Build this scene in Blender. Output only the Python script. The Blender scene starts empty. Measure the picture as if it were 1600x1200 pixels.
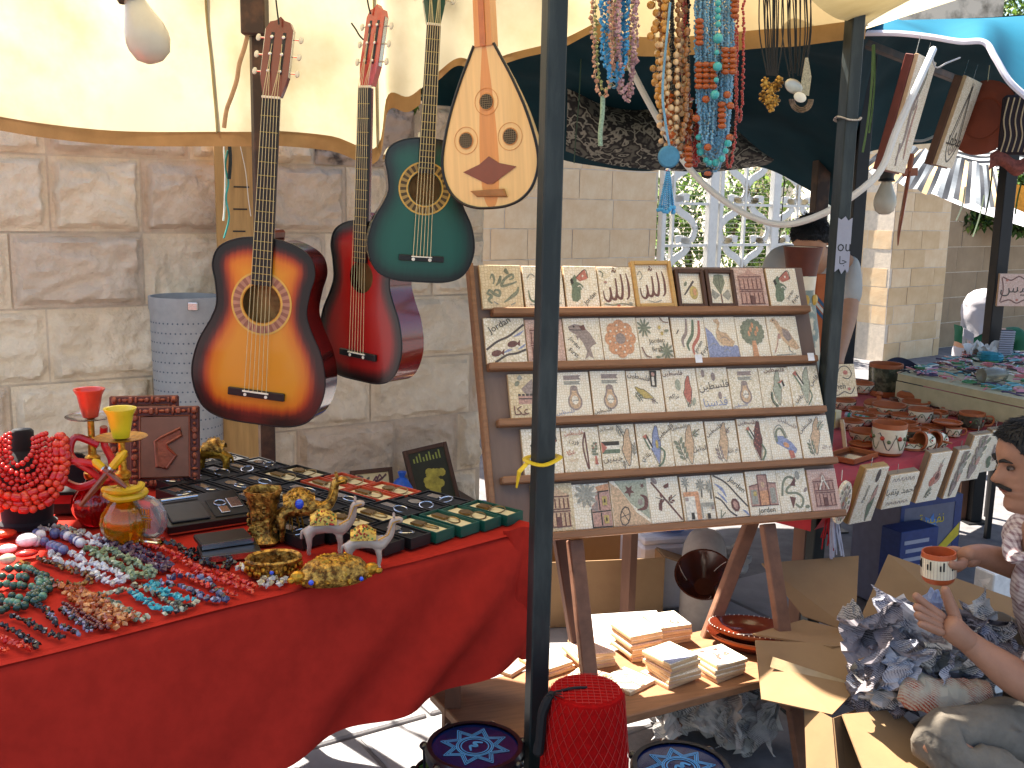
import bpy, math, random
from mathutils import Vector, Matrix, noise
sc = bpy.context.scene
COL = sc.collection
rng = random.Random(11)
rad = math.radians
V = Vector

# ---------------------------------------------------------------- camera
CAM_H, PITCH, ROLL = 1.6, 10.0, 1.2
cd = bpy.data.cameras.new('camera'); cam = bpy.data.objects.new('camera', cd); COL.objects.link(cam)
cd.lens = 36; cd.sensor_width = 36; cd.clip_start = .05; cd.clip_end = 500
CR = Matrix.Rotation(rad(90-PITCH), 3, 'X') @ Matrix.Rotation(rad(ROLL), 3, 'Z')
cam.matrix_world = Matrix.Translation((0, 0, CAM_H)) @ CR.to_4x4()
sc.camera = cam

# ---------------------------------------------------------------- light
SUN_EL, SUN_AZ = 58.0, 135.0          # towards the sun: azimuth counted from +X
sdir = V((math.cos(rad(SUN_EL))*math.cos(rad(SUN_AZ)), math.cos(rad(SUN_EL))*math.sin(rad(SUN_AZ)), math.sin(rad(SUN_EL))))
w = bpy.data.worlds.new('World'); sc.world = w; w.use_nodes = True
nt = w.node_tree; bg = nt.nodes['Background']
sky = nt.nodes.new('ShaderNodeTexSky'); sky.sky_type = 'NISHITA'; sky.sun_disc = False
sky.sun_elevation = rad(SUN_EL); sky.sun_rotation = rad(90-SUN_AZ)
sky.dust_density = 2.0; sky.ozone_density = 1.0
nt.links.new(sky.outputs[0], bg.inputs[0]); bg.inputs[1].default_value = .07
sl = bpy.data.lights.new('sun', 'SUN'); sl.energy = 5.0; sl.angle = rad(.6); sl.color = (1, .93, .82)
so = bpy.data.objects.new('sun', sl); COL.objects.link(so)
so.rotation_euler = sdir.to_track_quat('Z', 'Y').to_euler()
so.location = (-3, 4, 8)
sc.view_settings.view_transform = 'Standard'; sc.view_settings.look = 'None'
sc.view_settings.exposure = 2.32; sc.view_settings.gamma = 1
sc.view_settings.use_curve_mapping = False
sc.cycles.use_denoising = True
sc.cycles.max_bounces = 8; sc.cycles.diffuse_bounces = 5; sc.cycles.glossy_bounces = 3
sc.cycles.transmission_bounces = 6; sc.cycles.transparent_max_bounces = 8
sc.cycles.caustics_reflective = False; sc.cycles.caustics_refractive = False
sc.cycles.sample_clamp_indirect = 6

# ---------------------------------------------------------------- layout helpers
def ray(px, py): return CR @ V(((px-800)/1600, -(py-600)/1600, -1))
def onz(px, py, z):                    # the point of the place at height z that the photo shows at px, py
    d = ray(px, py); return V((0, 0, CAM_H)) + d*((z-CAM_H)/d.z)
def aty(px, py, y):                    # the same at a distance y in front
    d = ray(px, py); return V((0, 0, CAM_H)) + d*(y/d.y)
def T(x=0, y=0, z=0): return Matrix.Translation(V((x, y, z)) if not hasattr(x, '__len__') else V(x))
def RZ(a): return Matrix.Rotation(rad(a), 4, 'Z')
def RX(a): return Matrix.Rotation(rad(a), 4, 'X')
def RY(a): return Matrix.Rotation(rad(a), 4, 'Y')
def SC(x, y=None, z=None): return Matrix.Diagonal((x, x if y is None else y, x if z is None else z, 1))
def frame(o, x, y, z):
    m = Matrix.Identity(4)
    for i, a in enumerate((x, y, z)):
        for k in range(3): m[k][i] = a[k]
    for k in range(3): m[k][3] = o[k]
    return m

# ---------------------------------------------------------------- materials (procedural)
MATS = {}
def srgb(h):
    h = h.lstrip('#'); c = [int(h[i:i+2], 16)/255 for i in (0, 2, 4)]
    return tuple(((x+.055)/1.055)**2.4 if x > .04 else x/12.92 for x in c)
def mat(name, col, rough=.6, metal=0, var=.12, scale=30, bump=.0, bscale=None, alpha=1, trans=0, ior=1.45, transl=0, tcol=None, coat=0, spec=.5, detail=6, col2=None, ramp=(.35, .65), stretch=None, sheen=0, bdist=.004):
    if name in MATS: return MATS[name]
    if isinstance(col, str): col = srgb(col)
    m = bpy.data.materials.new(name); m.use_nodes = True
    n = m.node_tree.nodes; L = m.node_tree.links; b = n['Principled BSDF']
    b.inputs['Roughness'].default_value = rough; b.inputs['Metallic'].default_value = metal
    b.inputs['IOR'].default_value = ior; b.inputs['Transmission Weight'].default_value = trans
    b.inputs['Coat Weight'].default_value = coat; b.inputs['Coat Roughness'].default_value = .08
    b.inputs['Specular IOR Level'].default_value = spec
    if sheen: b.inputs['Sheen Weight'].default_value = sheen; b.inputs['Sheen Roughness'].default_value = .6
    tc = n.new('ShaderNodeTexCoord'); src = tc.outputs['Object']
    if stretch:
        mp = n.new('ShaderNodeMapping'); mp.inputs['Scale'].default_value = stretch
        L.new(src, mp.inputs[0]); src = mp.outputs[0]
    nz = n.new('ShaderNodeTexNoise'); nz.inputs['Scale'].default_value = scale; nz.inputs['Detail'].default_value = detail
    nz.inputs['Roughness'].default_value = .6
    L.new(src, nz.inputs['Vector'])
    rp = n.new('ShaderNodeValToRGB'); L.new(nz.outputs['Fac'], rp.inputs[0])
    if col2 is None:
        c1 = tuple(min(1, x*(1-var)) for x in col); c2 = tuple(min(1, x*(1+var)) for x in col)
    else:
        c1 = col; c2 = srgb(col2) if isinstance(col2, str) else col2
    rp.color_ramp.elements[0].color = (*c1, 1); rp.color_ramp.elements[1].color = (*c2, 1)
    rp.color_ramp.elements[0].position, rp.color_ramp.elements[1].position = ramp
    L.new(rp.outputs[0], b.inputs['Base Color'])
    if bump:
        nb = n.new('ShaderNodeTexNoise'); nb.inputs['Scale'].default_value = bscale or scale*3; nb.inputs['Detail'].default_value = 5
        L.new(src, nb.inputs['Vector'])
        bp = n.new('ShaderNodeBump'); bp.inputs['Strength'].default_value = min(1, bump); bp.inputs['Distance'].default_value = bdist
        L.new(nb.outputs['Fac'], bp.inputs['Height']); L.new(bp.outputs[0], b.inputs['Normal'])
    if transl:
        t = n.new('ShaderNodeBsdfTranslucent'); mx = n.new('ShaderNodeMixShader'); mx.inputs[0].default_value = transl
        if tcol: t.inputs[0].default_value = (*(srgb(tcol) if isinstance(tcol, str) else tcol), 1)
        else: L.new(rp.outputs[0], t.inputs[0])
        L.new(b.outputs[0], mx.inputs[1]); L.new(t.outputs[0], mx.inputs[2]); L.new(mx.outputs[0], n['Material Output'].inputs[0])
    MATS[name] = m
    m['ramp'] = rp.name
    return m
def mk(name):                          # a bare material with nodes for the special ones
    m = bpy.data.materials.new(name); m.use_nodes = True; MATS[name] = m
    return m, m.node_tree.nodes, m.node_tree.links, m.node_tree.nodes['Principled BSDF']

# ---------------------------------------------------------------- mesh builder
def catmull(pts, k=6, closed=False):
    pts = [V(p) for p in pts]; n = len(pts); out = []
    rngk = range(n if closed else n-1)
    for i in rngk:
        if closed: p0, p1, p2, p3 = pts[(i-1) % n], pts[i], pts[(i+1) % n], pts[(i+2) % n]
        else: p0, p1, p2, p3 = pts[max(i-1, 0)], pts[i], pts[i+1], pts[min(i+2, n-1)]
        for j in range(k):
            t = j/k
            out.append(.5*((2*p1)+(p2-p0)*t+(2*p0-5*p1+4*p2-p3)*t*t+(3*p1-p0-3*p2+p3)*t**3))
    if not closed: out.append(pts[-1])
    return out
def lerp(a, b, t): return a+(b-a)*t
def interp(xs, t):                     # piecewise linear table [(t, v), ...]
    if t <= xs[0][0]: return xs[0][1]
    for (a, va), (b, vb) in zip(xs, xs[1:]):
        if t <= b: return lerp(va, vb, (t-a)/(b-a))
    return xs[-1][1]
IDM = Matrix.Identity(4)
TEXTS = {}
def text_geo(s, res=2):
    if s not in TEXTS:
        c = bpy.data.curves.new('t', 'FONT'); c.body = s; c.resolution_u = res; c.fill_mode = 'FRONT'
        o = bpy.data.objects.new('t', c); COL.objects.link(o)
        dg = bpy.context.evaluated_depsgraph_get()
        me = o.evaluated_get(dg).to_mesh()
        vs = [(p.co.x, p.co.y) for p in me.vertices]; fs = [tuple(p.vertices) for p in me.polygons]
        COL.objects.unlink(o); bpy.data.objects.remove(o); bpy.data.curves.remove(c)
        if vs:
            x0 = min(p[0] for p in vs); x1 = max(p[0] for p in vs); y0 = min(p[1] for p in vs); y1 = max(p[1] for p in vs)
            h = max(y1-y0, 1e-4); vs = [((x-(x0+x1)/2)/h, (y-(y0+y1)/2)/h) for x, y in vs]   # centred, height 1
        TEXTS[s] = vs, fs
    return TEXTS[s]
class MB:
    def __init__(s, M=None): s.v = []; s.f = []; s.mi = []; s.M = M or IDM; s.cur = 0; s.at = None
    def add(s, vs, fs, M=None):
        M = s.M @ M if M is not None else s.M
        o = len(s.v); s.v += [M @ V(p) for p in vs]; s.f += [tuple(i+o for i in f) for f in fs]; s.mi += [s.cur]*len(fs)
        return s
    def box(s, x0, x1, y0, y1, z0, z1, M=None, c=0):
        if not c:
            vs = [(x, y, z) for x in (x0, x1) for y in (y0, y1) for z in (z0, z1)]
            return s.add(vs, [(0, 1, 3, 2), (4, 6, 7, 5), (0, 4, 5, 1), (2, 3, 7, 6), (0, 2, 6, 4), (1, 5, 7, 3)], M)
        X, Y, Z = (x0, x1), (y0, y1), (z0, z1); vs = []; ix = {}
        for i in (0, 1):
            for j in (0, 1):
                for k in (0, 1):
                    sx, sy, sz = 1-2*i, 1-2*j, 1-2*k
                    for a in range(3):
                        p = [X[i]+c*sx, Y[j]+c*sy, Z[k]+c*sz]; p[a] = (X[i], Y[j], Z[k])[a]
                        ix[i, j, k, a] = len(vs); vs.append(p)
        fs = []
        for a in range(3):
            b1, b2 = (a+1) % 3, (a+2) % 3
            for e in (0, 1):
                def g(u, w, ax):
                    t = [0, 0, 0]; t[a] = e; t[b1] = u; t[b2] = w; return ix[t[0], t[1], t[2], ax]
                q = [g(0, 0, a), g(1, 0, a), g(1, 1, a), g(0, 1, a)]; fs.append(tuple(q if e else q[::-1]))
            for u in (0, 1):
                for w in (0, 1):
                    def g2(e, ax):
                        t = [0, 0, 0]; t[a] = e; t[b1] = u; t[b2] = w; return ix[t[0], t[1], t[2], ax]
                    q = [g2(0, b1), g2(1, b1), g2(1, b2), g2(0, b2)]; fs.append(tuple(q if (u ^ w) else q[::-1]))
        for i in (0, 1):
            for j in (0, 1):
                for k in (0, 1):
                    q = [ix[i, j, k, a] for a in range(3)]; fs.append(tuple(q if (i+j+k) % 2 else q[::-1]))
        return s.add(vs, fs, M)
    def bar(s, a, b, w, h, up=(0, 0, 1), c=0):      # a rectangular bar from a to b
        a, b = V(a), V(b); d = b-a; L = d.length; d.normalize(); up = V(up)
        x = up.cross(d)
        if x.length < 1e-4: x = V((1, 0, 0)).cross(d)
        x.normalize(); y = d.cross(x)
        return s.box(-w/2, w/2, -h/2, h/2, 0, L, frame(a, x, y, d), c)
    def tube(s, pts, r, n=8, closed=False, cap=True, flat=1):
        pts = [V(p) for p in pts]; N = len(pts)
        if not hasattr(r, '__len__'): r = [r]*N
        up = None; vs = []
        for i, p in enumerate(pts):
            a = pts[i-1] if (i > 0 or closed) else p; b = pts[(i+1) % N] if (i < N-1 or closed) else p
            t = (b-a); t = t.normalized() if t.length > 1e-9 else V((0, 0, 1))
            if up is None:
                up = V((0, 0, 1)) if abs(t.z) < .9 else V((1, 0, 0))
            x = up.cross(t); x = x.normalized() if x.length > 1e-6 else V((1, 0, 0)); y = t.cross(x); up = y
            for k in range(n):
                q = 2*math.pi*k/n; vs.append(p+x*(math.cos(q)*r[i])+y*(math.sin(q)*r[i]*flat))
        fs = []
        for i in range(N if closed else N-1):
            for k in range(n):
                j = (i+1) % N; fs.append((i*n+k, i*n+(k+1) % n, j*n+(k+1) % n, j*n+k))
        if cap and not closed: fs += [tuple(range(n))[::-1], tuple((N-1)*n+k for k in range(n))]
        return s.add(vs, fs)
    def lathe(s, prof, n=24, M=None, fl=None, cap=True):   # profile [(r, z)], fl(angle, r, z) -> r
        vs = []; fs = []
        for r, z in prof:
            for k in range(n):
                q = 2*math.pi*k/n; rr = fl(q, r, z) if fl else r
                vs.append((rr*math.cos(q), rr*math.sin(q), z))
        for i in range(len(prof)-1):
            for k in range(n): fs.append((i*n+k, i*n+(k+1) % n, (i+1)*n+(k+1) % n, (i+1)*n+k))
        if cap:
            if prof[0][0] > 1e-5: fs.append(tuple(range(n))[::-1])
            if prof[-1][0] > 1e-5: fs.append(tuple((len(prof)-1)*n+k for k in range(n)))
        return s.add(vs, fs, M)
    def sph(s, c, r, n=8, m=5, M=None):
        r = r if hasattr(r, '__len__') else (r, r, r)
        vs = [(c[0], c[1], c[2]+r[2])]; fs = []
        for i in range(1, m):
            th = math.pi*i/m
            for k in range(n): q = 2*math.pi*k/n; vs.append((c[0]+r[0]*math.sin(th)*math.cos(q), c[1]+r[1]*math.sin(th)*math.sin(q), c[2]+r[2]*math.cos(th)))
        vs.append((c[0], c[1], c[2]-r[2])); e = len(vs)-1
        for k in range(n):
            fs.append((0, 1+k, 1+(k+1) % n)); fs.append((e, e-n+(k+1) % n, e-n+k))
            for i in range(m-2): fs.append((1+i*n+k, 1+(i+1)*n+k, 1+(i+1)*n+(k+1) % n, 1+i*n+(k+1) % n))
        return s.add(vs, fs, M)
    def chip(s, c, r):                               # an irregular stone chip
        M = T(*c) @ Matrix.Rotation(rng.uniform(0, 6.28), 4, V((rng.random()-.5, rng.random()-.5, rng.random()-.49)).normalized())
        a, b, d = (r*rng.uniform(.6, 1.25) for _ in range(3))
        vs = [(a, 0, 0), (-a, 0, 0), (0, b, 0), (0, -b, 0), (0, 0, d), (0, 0, -d), (a*.6, b*.6, d*.4), (-a*.6, -b*.6, -d*.4)]
        return s.add(vs, [(0, 6, 4), (6, 2, 4), (2, 1, 4), (1, 3, 4), (3, 0, 4), (0, 5, 6), (6, 5, 2), (2, 5, 1), (1, 5, 7), (7, 5, 3), (1, 7, 3), (3, 5, 0)], M)
    def prism(s, poly, z0, z1, M=None):
        n = len(poly); vs = [(p[0], p[1], z0) for p in poly]+[(p[0], p[1], z1) for p in poly]
        return s.add(vs, [tuple(range(n))[::-1], tuple(range(n, 2*n))]+[(i, (i+1) % n, n+(i+1) % n, n+i) for i in range(n)], M)
    def poly(s, pts, M=None): return s.add(pts, [tuple(range(len(pts)))], M)
    def grid(s, fn, nu, nv, M=None):
        vs = [fn(i/nu, j/nv) for i in range(nu+1) for j in range(nv+1)]
        return s.add(vs, [(i*(nv+1)+j, (i+1)*(nv+1)+j, (i+1)*(nv+1)+j+1, i*(nv+1)+j+1) for i in range(nu) for j in range(nv)], M)
    def stroke(s, pts, wd, z=0, M=None, smooth=5):   # a flat brush stroke, width tapering along wd
        p = catmull([(a, b, 0) for a, b in pts], smooth) if smooth and len(pts) > 2 else [V((a, b, 0)) for a, b in pts]
        N = len(p); ws = wd if hasattr(wd, '__len__') else (wd, wd); vs = []
        for i, q in enumerate(p):
            t = p[min(i+1, N-1)]-p[max(i-1, 0)]; t = t.normalized() if t.length > 1e-9 else V((1, 0, 0)); nrm = V((-t.y, t.x, 0))
            u = i/(N-1)*(len(ws)-1); k = min(int(u), len(ws)-2); h = lerp(ws[k], ws[k+1], u-k)/2
            vs += [(q.x+nrm.x*h, q.y+nrm.y*h, z), (q.x-nrm.x*h, q.y-nrm.y*h, z)]
        return s.add(vs, [(2*i+1, 2*i+3, 2*i+2, 2*i) for i in range(N-1)], M)
    def text(s, tx, M):
        vs, fs = text_geo(tx); return s.add([(x, y, 0) for x, y in vs], fs, M)
    def mesh(s, name, mats, smooth=False, ang=None):
        me = bpy.data.meshes.new(name); me.from_pydata(s.v, [], s.f)
        for m in (mats if isinstance(mats, (list, tuple)) else [mats]): me.materials.append(m)
        if any(s.mi): me.polygons.foreach_set('material_index', s.mi)
        if smooth:
            me.polygons.foreach_set('use_smooth', [True]*len(me.polygons))
            if ang: me.set_sharp_from_angle(angle=rad(ang))
        me.update(); return me
    def build(s, name, mats, parent=None, smooth=False, ang=35, kind=None, M=None):
        return obj(name, s.mesh(name, mats, smooth, ang), parent, kind, M)
def obj(name, me, parent=None, kind=None, M=None):
    o = bpy.data.objects.new(name, me); COL.objects.link(o)
    if parent is not None: o.parent = parent
    if M is not None: o.matrix_local = M
    if kind: o['kind'] = kind
    return o
def tag(o, label, cat, group=None):
    o['label'] = label; o['category'] = cat
    if group: o['group'] = group
    return o
def thing(name, label, cat, M=None, group=None):
    o = bpy.data.objects.new(name, None); COL.objects.link(o); o.empty_display_size = .05
    if M is not None: o.matrix_world = M if isinstance(M, Matrix) else T(*M)
    return tag(o, label, cat, group)
def copy_tree(o, parent=None, M=None):
    c = o.copy(); COL.objects.link(c); c.parent = parent
    if M is not None: c.matrix_local = M
    for ch in o.children: copy_tree(ch, c)
    return c
def skin(verts, edges, radii, sub=1, root=0):        # a continuous tapered body grown over a skeleton
    me = bpy.data.meshes.new('sk'); me.from_pydata([V(v) for v in verts], edges, [])
    o = bpy.data.objects.new('sk', me); COL.objects.link(o)
    md = o.modifiers.new('s', 'SKIN'); md.use_smooth_shade = True; md.branch_smoothing = .6
    for i, sv in enumerate(me.skin_vertices[0].data):
        r = radii[i]; sv.radius = r if hasattr(r, '__len__') else (r, r); sv.use_root = (i == root)
    ss = o.modifiers.new('u', 'SUBSURF'); ss.levels = sub; ss.render_levels = sub
    dg = bpy.context.evaluated_depsgraph_get()
    out = bpy.data.meshes.new_from_object(o.evaluated_get(dg))
    COL.objects.unlink(o); bpy.data.objects.remove(o); bpy.data.meshes.remove(me)
    out.materials.clear()
    for p in out.polygons: p.use_smooth = True; p.material_index = 0
    return out
def nz(p, s=1.0, o=0): return noise.noise(V((p[0]*s+o, p[1]*s, p[2]*s if len(p) > 2 else o)))
# ================================================================ MATERIALS OF THE SETTING
m_stone = mat('rough limestone', '#d2bfa4', .85, var=.0, scale=7, detail=10, bdist=.008, bump=.9, bscale=60, col2='#ecdcc2', ramp=(.3, .7))
m_stone2 = mat('rough limestone darker', '#c4b19c', .85, scale=9, detail=10, bdist=.008, bump=.9, bscale=60, col2='#d8c5ae', ramp=(.3, .7))
m_stone3 = mat('stained limestone', '#4d453f', .85, scale=9, bump=.6, bscale=50, col2='#b3a292', ramp=(.38, .52))
m_mortar = mat('mortar', '#cfbfaa', .9, var=.1, scale=20, bump=.4)
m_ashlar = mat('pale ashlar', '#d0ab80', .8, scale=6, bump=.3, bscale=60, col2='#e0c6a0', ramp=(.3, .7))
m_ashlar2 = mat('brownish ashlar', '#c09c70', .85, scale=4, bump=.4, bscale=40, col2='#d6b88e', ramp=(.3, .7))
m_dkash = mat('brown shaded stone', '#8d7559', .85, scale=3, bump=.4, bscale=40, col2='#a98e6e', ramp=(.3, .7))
m_pave = mat('grey paving', '#7d7b7c', .9, scale=6, bump=.3, bscale=80, col2='#969394', ramp=(.3, .7))
m_ground = mat('asphalt', '#5c5a5b', .92, scale=10, bump=.5, bscale=120, col2='#737071', ramp=(.35, .65))
m_leaf = [mat('leaf %d' % i, c, .55, var=.25, scale=3, transl=.35) for i, c in enumerate(('#3f5a22', '#5d7a30', '#82994a', '#2c4020'))]
m_bark = mat('bark', '#55412f', .9, scale=20, bump=.5)
m_steelw = mat('white gate paint', '#d8d4ca', .5, var=.06, scale=20)
m_post = mat('dark green steel', '#26302c', .5, metal=.2, scale=18, col2='#4c4a42', ramp=(.55, .72), bump=.1)
m_rust = mat('brown steel', '#3a2c24', .6, metal=.2, scale=18, col2='#5a4030', ramp=(.45, .7), bump=.1)
m_canvas = mat('cream canvas', '#ae9f7a', .9, scale=3, col2='#cabf9f', ramp=(.3, .6), transl=.5, bump=.15, bscale=14, spec=.1)
m_hem = mat('brown hem tape', '#96754c', .9, var=.12, scale=12, transl=.1, spec=.1)
m_valance = mat('beige valance', '#c9b48c', .9, var=.06, scale=8, transl=.25, spec=.1)
m_teal_shade = mat('teal canvas', '#0a2830', .85, var=.15, scale=4, transl=.01, spec=.15)  # canvas of the underside, its shade put into the dark colour
m_teal_lit = mat('sunlit teal canvas', '#155d74', .8, var=.06, scale=4, transl=.15, spec=.15)  # same canvas, sunlight on the front slope put into the lighter colour
m_white = mat('white cloth', '#e8e4ea', .8, var=.04, scale=6, transl=.2)

# ================================================================ GROUND
g = MB().grid(lambda u, v: (lerp(-40, 60, u), lerp(-6, 90, v), 0), 20, 20).build('ground', m_ground); g['kind'] = 'structure'
slab = MB().box(-.245, .245, -.195, .195, -.03, .012, c=.006).mesh('slab', m_pave)
for i in range(-4, 5):
    for j in range(0, 7):
        p = V((-.55, 2.55, 0))+V((.842, .539, 0))*(i*.505+(j % 2)*.25)+V((-.539, .842, 0))*(j*.405)
        if p.x < 1.6 and p.y < 4.9: obj('paving_slab', slab, g, None, T(*p) @ RZ(32.6) @ T(0, 0, rng.uniform(-.004, .002)))

# ================================================================ STONE WALLS
def rock(L, H, rough, seed, nx=22, ny=12):
    def f(u, v):
        x, z = (u-.5)*L, (v-.5)*H
        e = min(L/2-abs(x), H/2-abs(z)); k = min(1, e/.035); k = k*k*(3-2*k)
        p = V((x*4+seed*7.3, z*5, seed*3.1))
        q = p+V((.5*noise.noise(p*.8), .5*noise.noise(p*.8+V((5, 5, 5))), 0))
        if rough > .02:
            k = min(1, max(0, (e-.012+.016*noise.noise(p*3.5))/.02)); k = k*k*(3-2*k)
            vd = noise.voronoi(q*.9)[0]; vd2 = noise.voronoi(q*2.3+V((2, 7, 1)))[0]
            d = .22+.5*noise.noise(q*.5)+.55*(vd[1]-vd[0])+.22*(vd2[1]-vd2[0])+.3*(.3-abs(noise.noise(q*2.1)))+.12*noise.noise(q*7)
        else: d = .5+.8*noise.noise(q*.55)+.55*(.35-abs(noise.noise(q*1.3)))+.15*noise.noise(q*6)
        return (x, -(rough*max(0, d)*k+.004*noise.noise(p*9)*k), z)
    b = MB().grid(f, nx, ny)
    b.f = [q[::1] for q in b.f]
    n0 = len(b.v)
    b.box(-L/2, L/2, .0005, .003, -H/2, H/2)
    return b
def block_wall(name, label, o, u, n, t0, t1, z0, z1, ch, lens, mats, rough, gap=.008, seed=0, ends=.35, nx=22, ny=12, thick=.3):
    u, n = V(u), V(n)
    M = frame(o, u, -n, V((0, 0, 1)))       # local x along the wall, -y out of it
    w = thing(name, label, 'wall', M)
    MB().box(t0, t1, .0045, thick, z0, z1).build('backing', m_mortar, w)
    r = random.Random(seed); z = z0; k = 0
    pool = {}
    while z < z1-.03:
        h = min(ch, z1-z); t = t0-r.uniform(0, lens[1]*.6)
        while t < t1:
            L = round(r.uniform(*lens)/.05)*.05; a, b = max(t, t0), min(t+L, t1)
            if b-a > .06:
                key = (round(b-a, 3), round(h, 3), r.randrange(4))
                if key not in pool:
                    pool[key] = rock(b-a-gap, h-gap, rough, seed+len(pool)*1.7, nx, ny).mesh('stone', None, True, 50)
                    pool[key].materials.clear(); pool[key].materials.append(mats[0])
                q = obj('stone', pool[key], w, None, T((a+b)/2, r.uniform(-.004, .004), z+h/2))
                mm = mats[0] if r.random() < .6 else (mats[1] if r.random() < .85 or len(mats) < 3 else mats[2])
                q.material_slots[0].link = 'OBJECT'; q.material_slots[0].material = mm
            t += L
        z += h; k += 1
    return w
WU, WN = V((.842, .539, 0)), V((.539, -.842, 0))
block_wall('stone_wall', 'rough hewn limestone wall running behind the guitars and the red table', (-.19, 5.12, 0), WU, WN, -4.6, .04, -.05, 2.05, .3, (.35, .6), (m_stone, m_stone2, m_stone3), .078, seed=3, nx=46, ny=26)
FU, FN = V((.8, .6, 0)), V((.6, -.8, 0))
block_wall('ashlar_wall', 'pale smooth ashlar wall left of the white gate', (.8, 8.5, 0), FU, FN, -2.6, .5, 0, 3.4, .235, (.3, .65), (m_ashlar, m_ashlar), .006, seed=8, nx=8, ny=5)
block_wall('gate_pillar', 'pale stone gate pillar with brown courses right of the gate', (3.98, 10.9, 0), FU, FN, 0, 1.07, 0, 3.0, .2, (.3, .55), (m_ashlar, m_ashlar2), .008, seed=5, nx=8, ny=5, thick=.4)
block_wall('gate_reveal', 'sunlit side face of the stone gate pillar behind the thin black pole', (3.98, 10.9, 0), V((.6, -.8, 0)), V((-.8, -.6, 0)), -.62, -.01, 0, 3.0, .2, (.25, .4), (m_ashlar, m_ashlar), .0015, seed=15, nx=6, ny=4, thick=.03)
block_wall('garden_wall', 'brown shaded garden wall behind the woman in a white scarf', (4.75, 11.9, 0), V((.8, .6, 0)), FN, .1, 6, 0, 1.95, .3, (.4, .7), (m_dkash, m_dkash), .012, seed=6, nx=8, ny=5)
# the sunlit side of the house that runs back behind the gate
hw = thing('house_side', 'bright cream house wall running back behind the gate', 'wall', (3.6, 9.9, 0))
MB().box(.12, .4, 1.3, 14, 0, 2.95).build('wall', mat('cream render', '#d9cbb2', .85, var=.05, scale=3), hw)
for k in range(4): MB().box(.09, .125, 2.2+k*2.4, 3.3+k*2.4, 1.1, 2.3, c=.01).build('shutter', m_steelw, hw)
# parapet and trees above the far canopy
pw = thing('parapet', 'lichen stained stone parapet above the blue canopy', 'parapet', T(5.4, 15.0, 4.3) @ RZ(15))
MB().box(-2.2, 1.6, 0, .5, -.6, .42, c=.02).build('wall', mat('stained parapet', '#6f6658', .9, scale=3, col2='#cfc3b0', ramp=(.36, .56), bump=.4), pw)
MB().box(-2.2, 1.66, -.07, .57, .425, .55, c=.02).build('coping', MATS['stained parapet'], pw)
MB().box(-2.2, 1.6, .03, .45, -4.3, -.605).build('building_wall', MATS['cream render'], pw)

# ---------------------------------------------------------------- foliage
def leaves(n, fn, size, seed=1):
    r = random.Random(seed); b = MB()
    for i in range(n):
        p = fn(r); s = size*r.uniform(.6, 1.4)
        M = T(*p) @ Matrix.Rotation(r.uniform(0, 6.28), 4, 'Z') @ Matrix.Rotation(r.uniform(-1.2, 1.2), 4, 'X')
        b.cur = r.choice((0, 0, 1, 1, 2, 3))
        b.add([(-s*.35, 0, 0), (0, -s*.8, s*.08), (s*.35, 0, 0), (0, s*.8, -s*.05)], [(0, 1, 2, 3)], M)
    return b
def plant(name, label, cat, M, ell, n, size, seed, trunk=None, group=None):
    t = thing(name, label, cat, M, group)
    rx_, ry_, rz_ = ell
    cl = [V((random.Random(seed*31+k).uniform(-1, 1)*rx_, random.Random(seed*17+k).uniform(-1, 1)*ry_, random.Random(seed*13+k).uniform(-1, 1)*rz_)) for k in range(14)]
    def fn(r):
        c = r.choice(cl); q = V((r.gauss(0, 1), r.gauss(0, 1), r.gauss(0, 1))).normalized()*r.random()**.4
        return (c.x*.8+q.x*rx_*.42, c.y*.8+q.y*ry_*.42, c.z*.8+q.z*rz_*.42+(trunk or 0))
    leaves(n, fn, size, seed).build('foliage', m_leaf, t)
    b = MB()
    base = 0 if trunk else -rz_
    for k in range(5):
        c = cl[k]; b.tube(catmull([(c.x*.1, c.y*.1, base), (c.x*.2, c.y*.2, base+(trunk or rz_)*.6), (c.x*.8, c.y*.8, c.z*.8+(trunk or 0))], 4), [.05, .045, .04, .035, .03, .025, .02, .015, .01][:9], 6)
    b.build('trunk', m_bark, t)
    return t
plant('garden_bush', 'sunlit light green bush seen through the left gate leaf', 'bush', (2.0, 11.5, 1.3), (1.0, .7, 1.3), 5000, .06, 2)
plant('garden_bush', 'sunlit bush seen through the middle of the white gate', 'bush', (3.0, 12.6, 1.2), (.75, .6, 1.2), 3500, .06, 3)
plant('hanging_shrub', 'dark green shrub spilling over the brown garden wall', 'shrub', (6.0, 12.5, 1.72), (1.1, .3, .36), 5200, .06, 4)
plant('creeper', 'dark leafy creeper on top of the stone wall behind the guitars', 'creeper', (-.62, 5.0, 2.2), (.35, .2, .17), 900, .05, 5)
plant('garden_tree', 'green tree rising beyond the stained parapet', 'tree', (8.8, 16.5, 1.2), (2.2, 1.2, 1.4), 6000, .09, 6, trunk=4.2)

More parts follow.
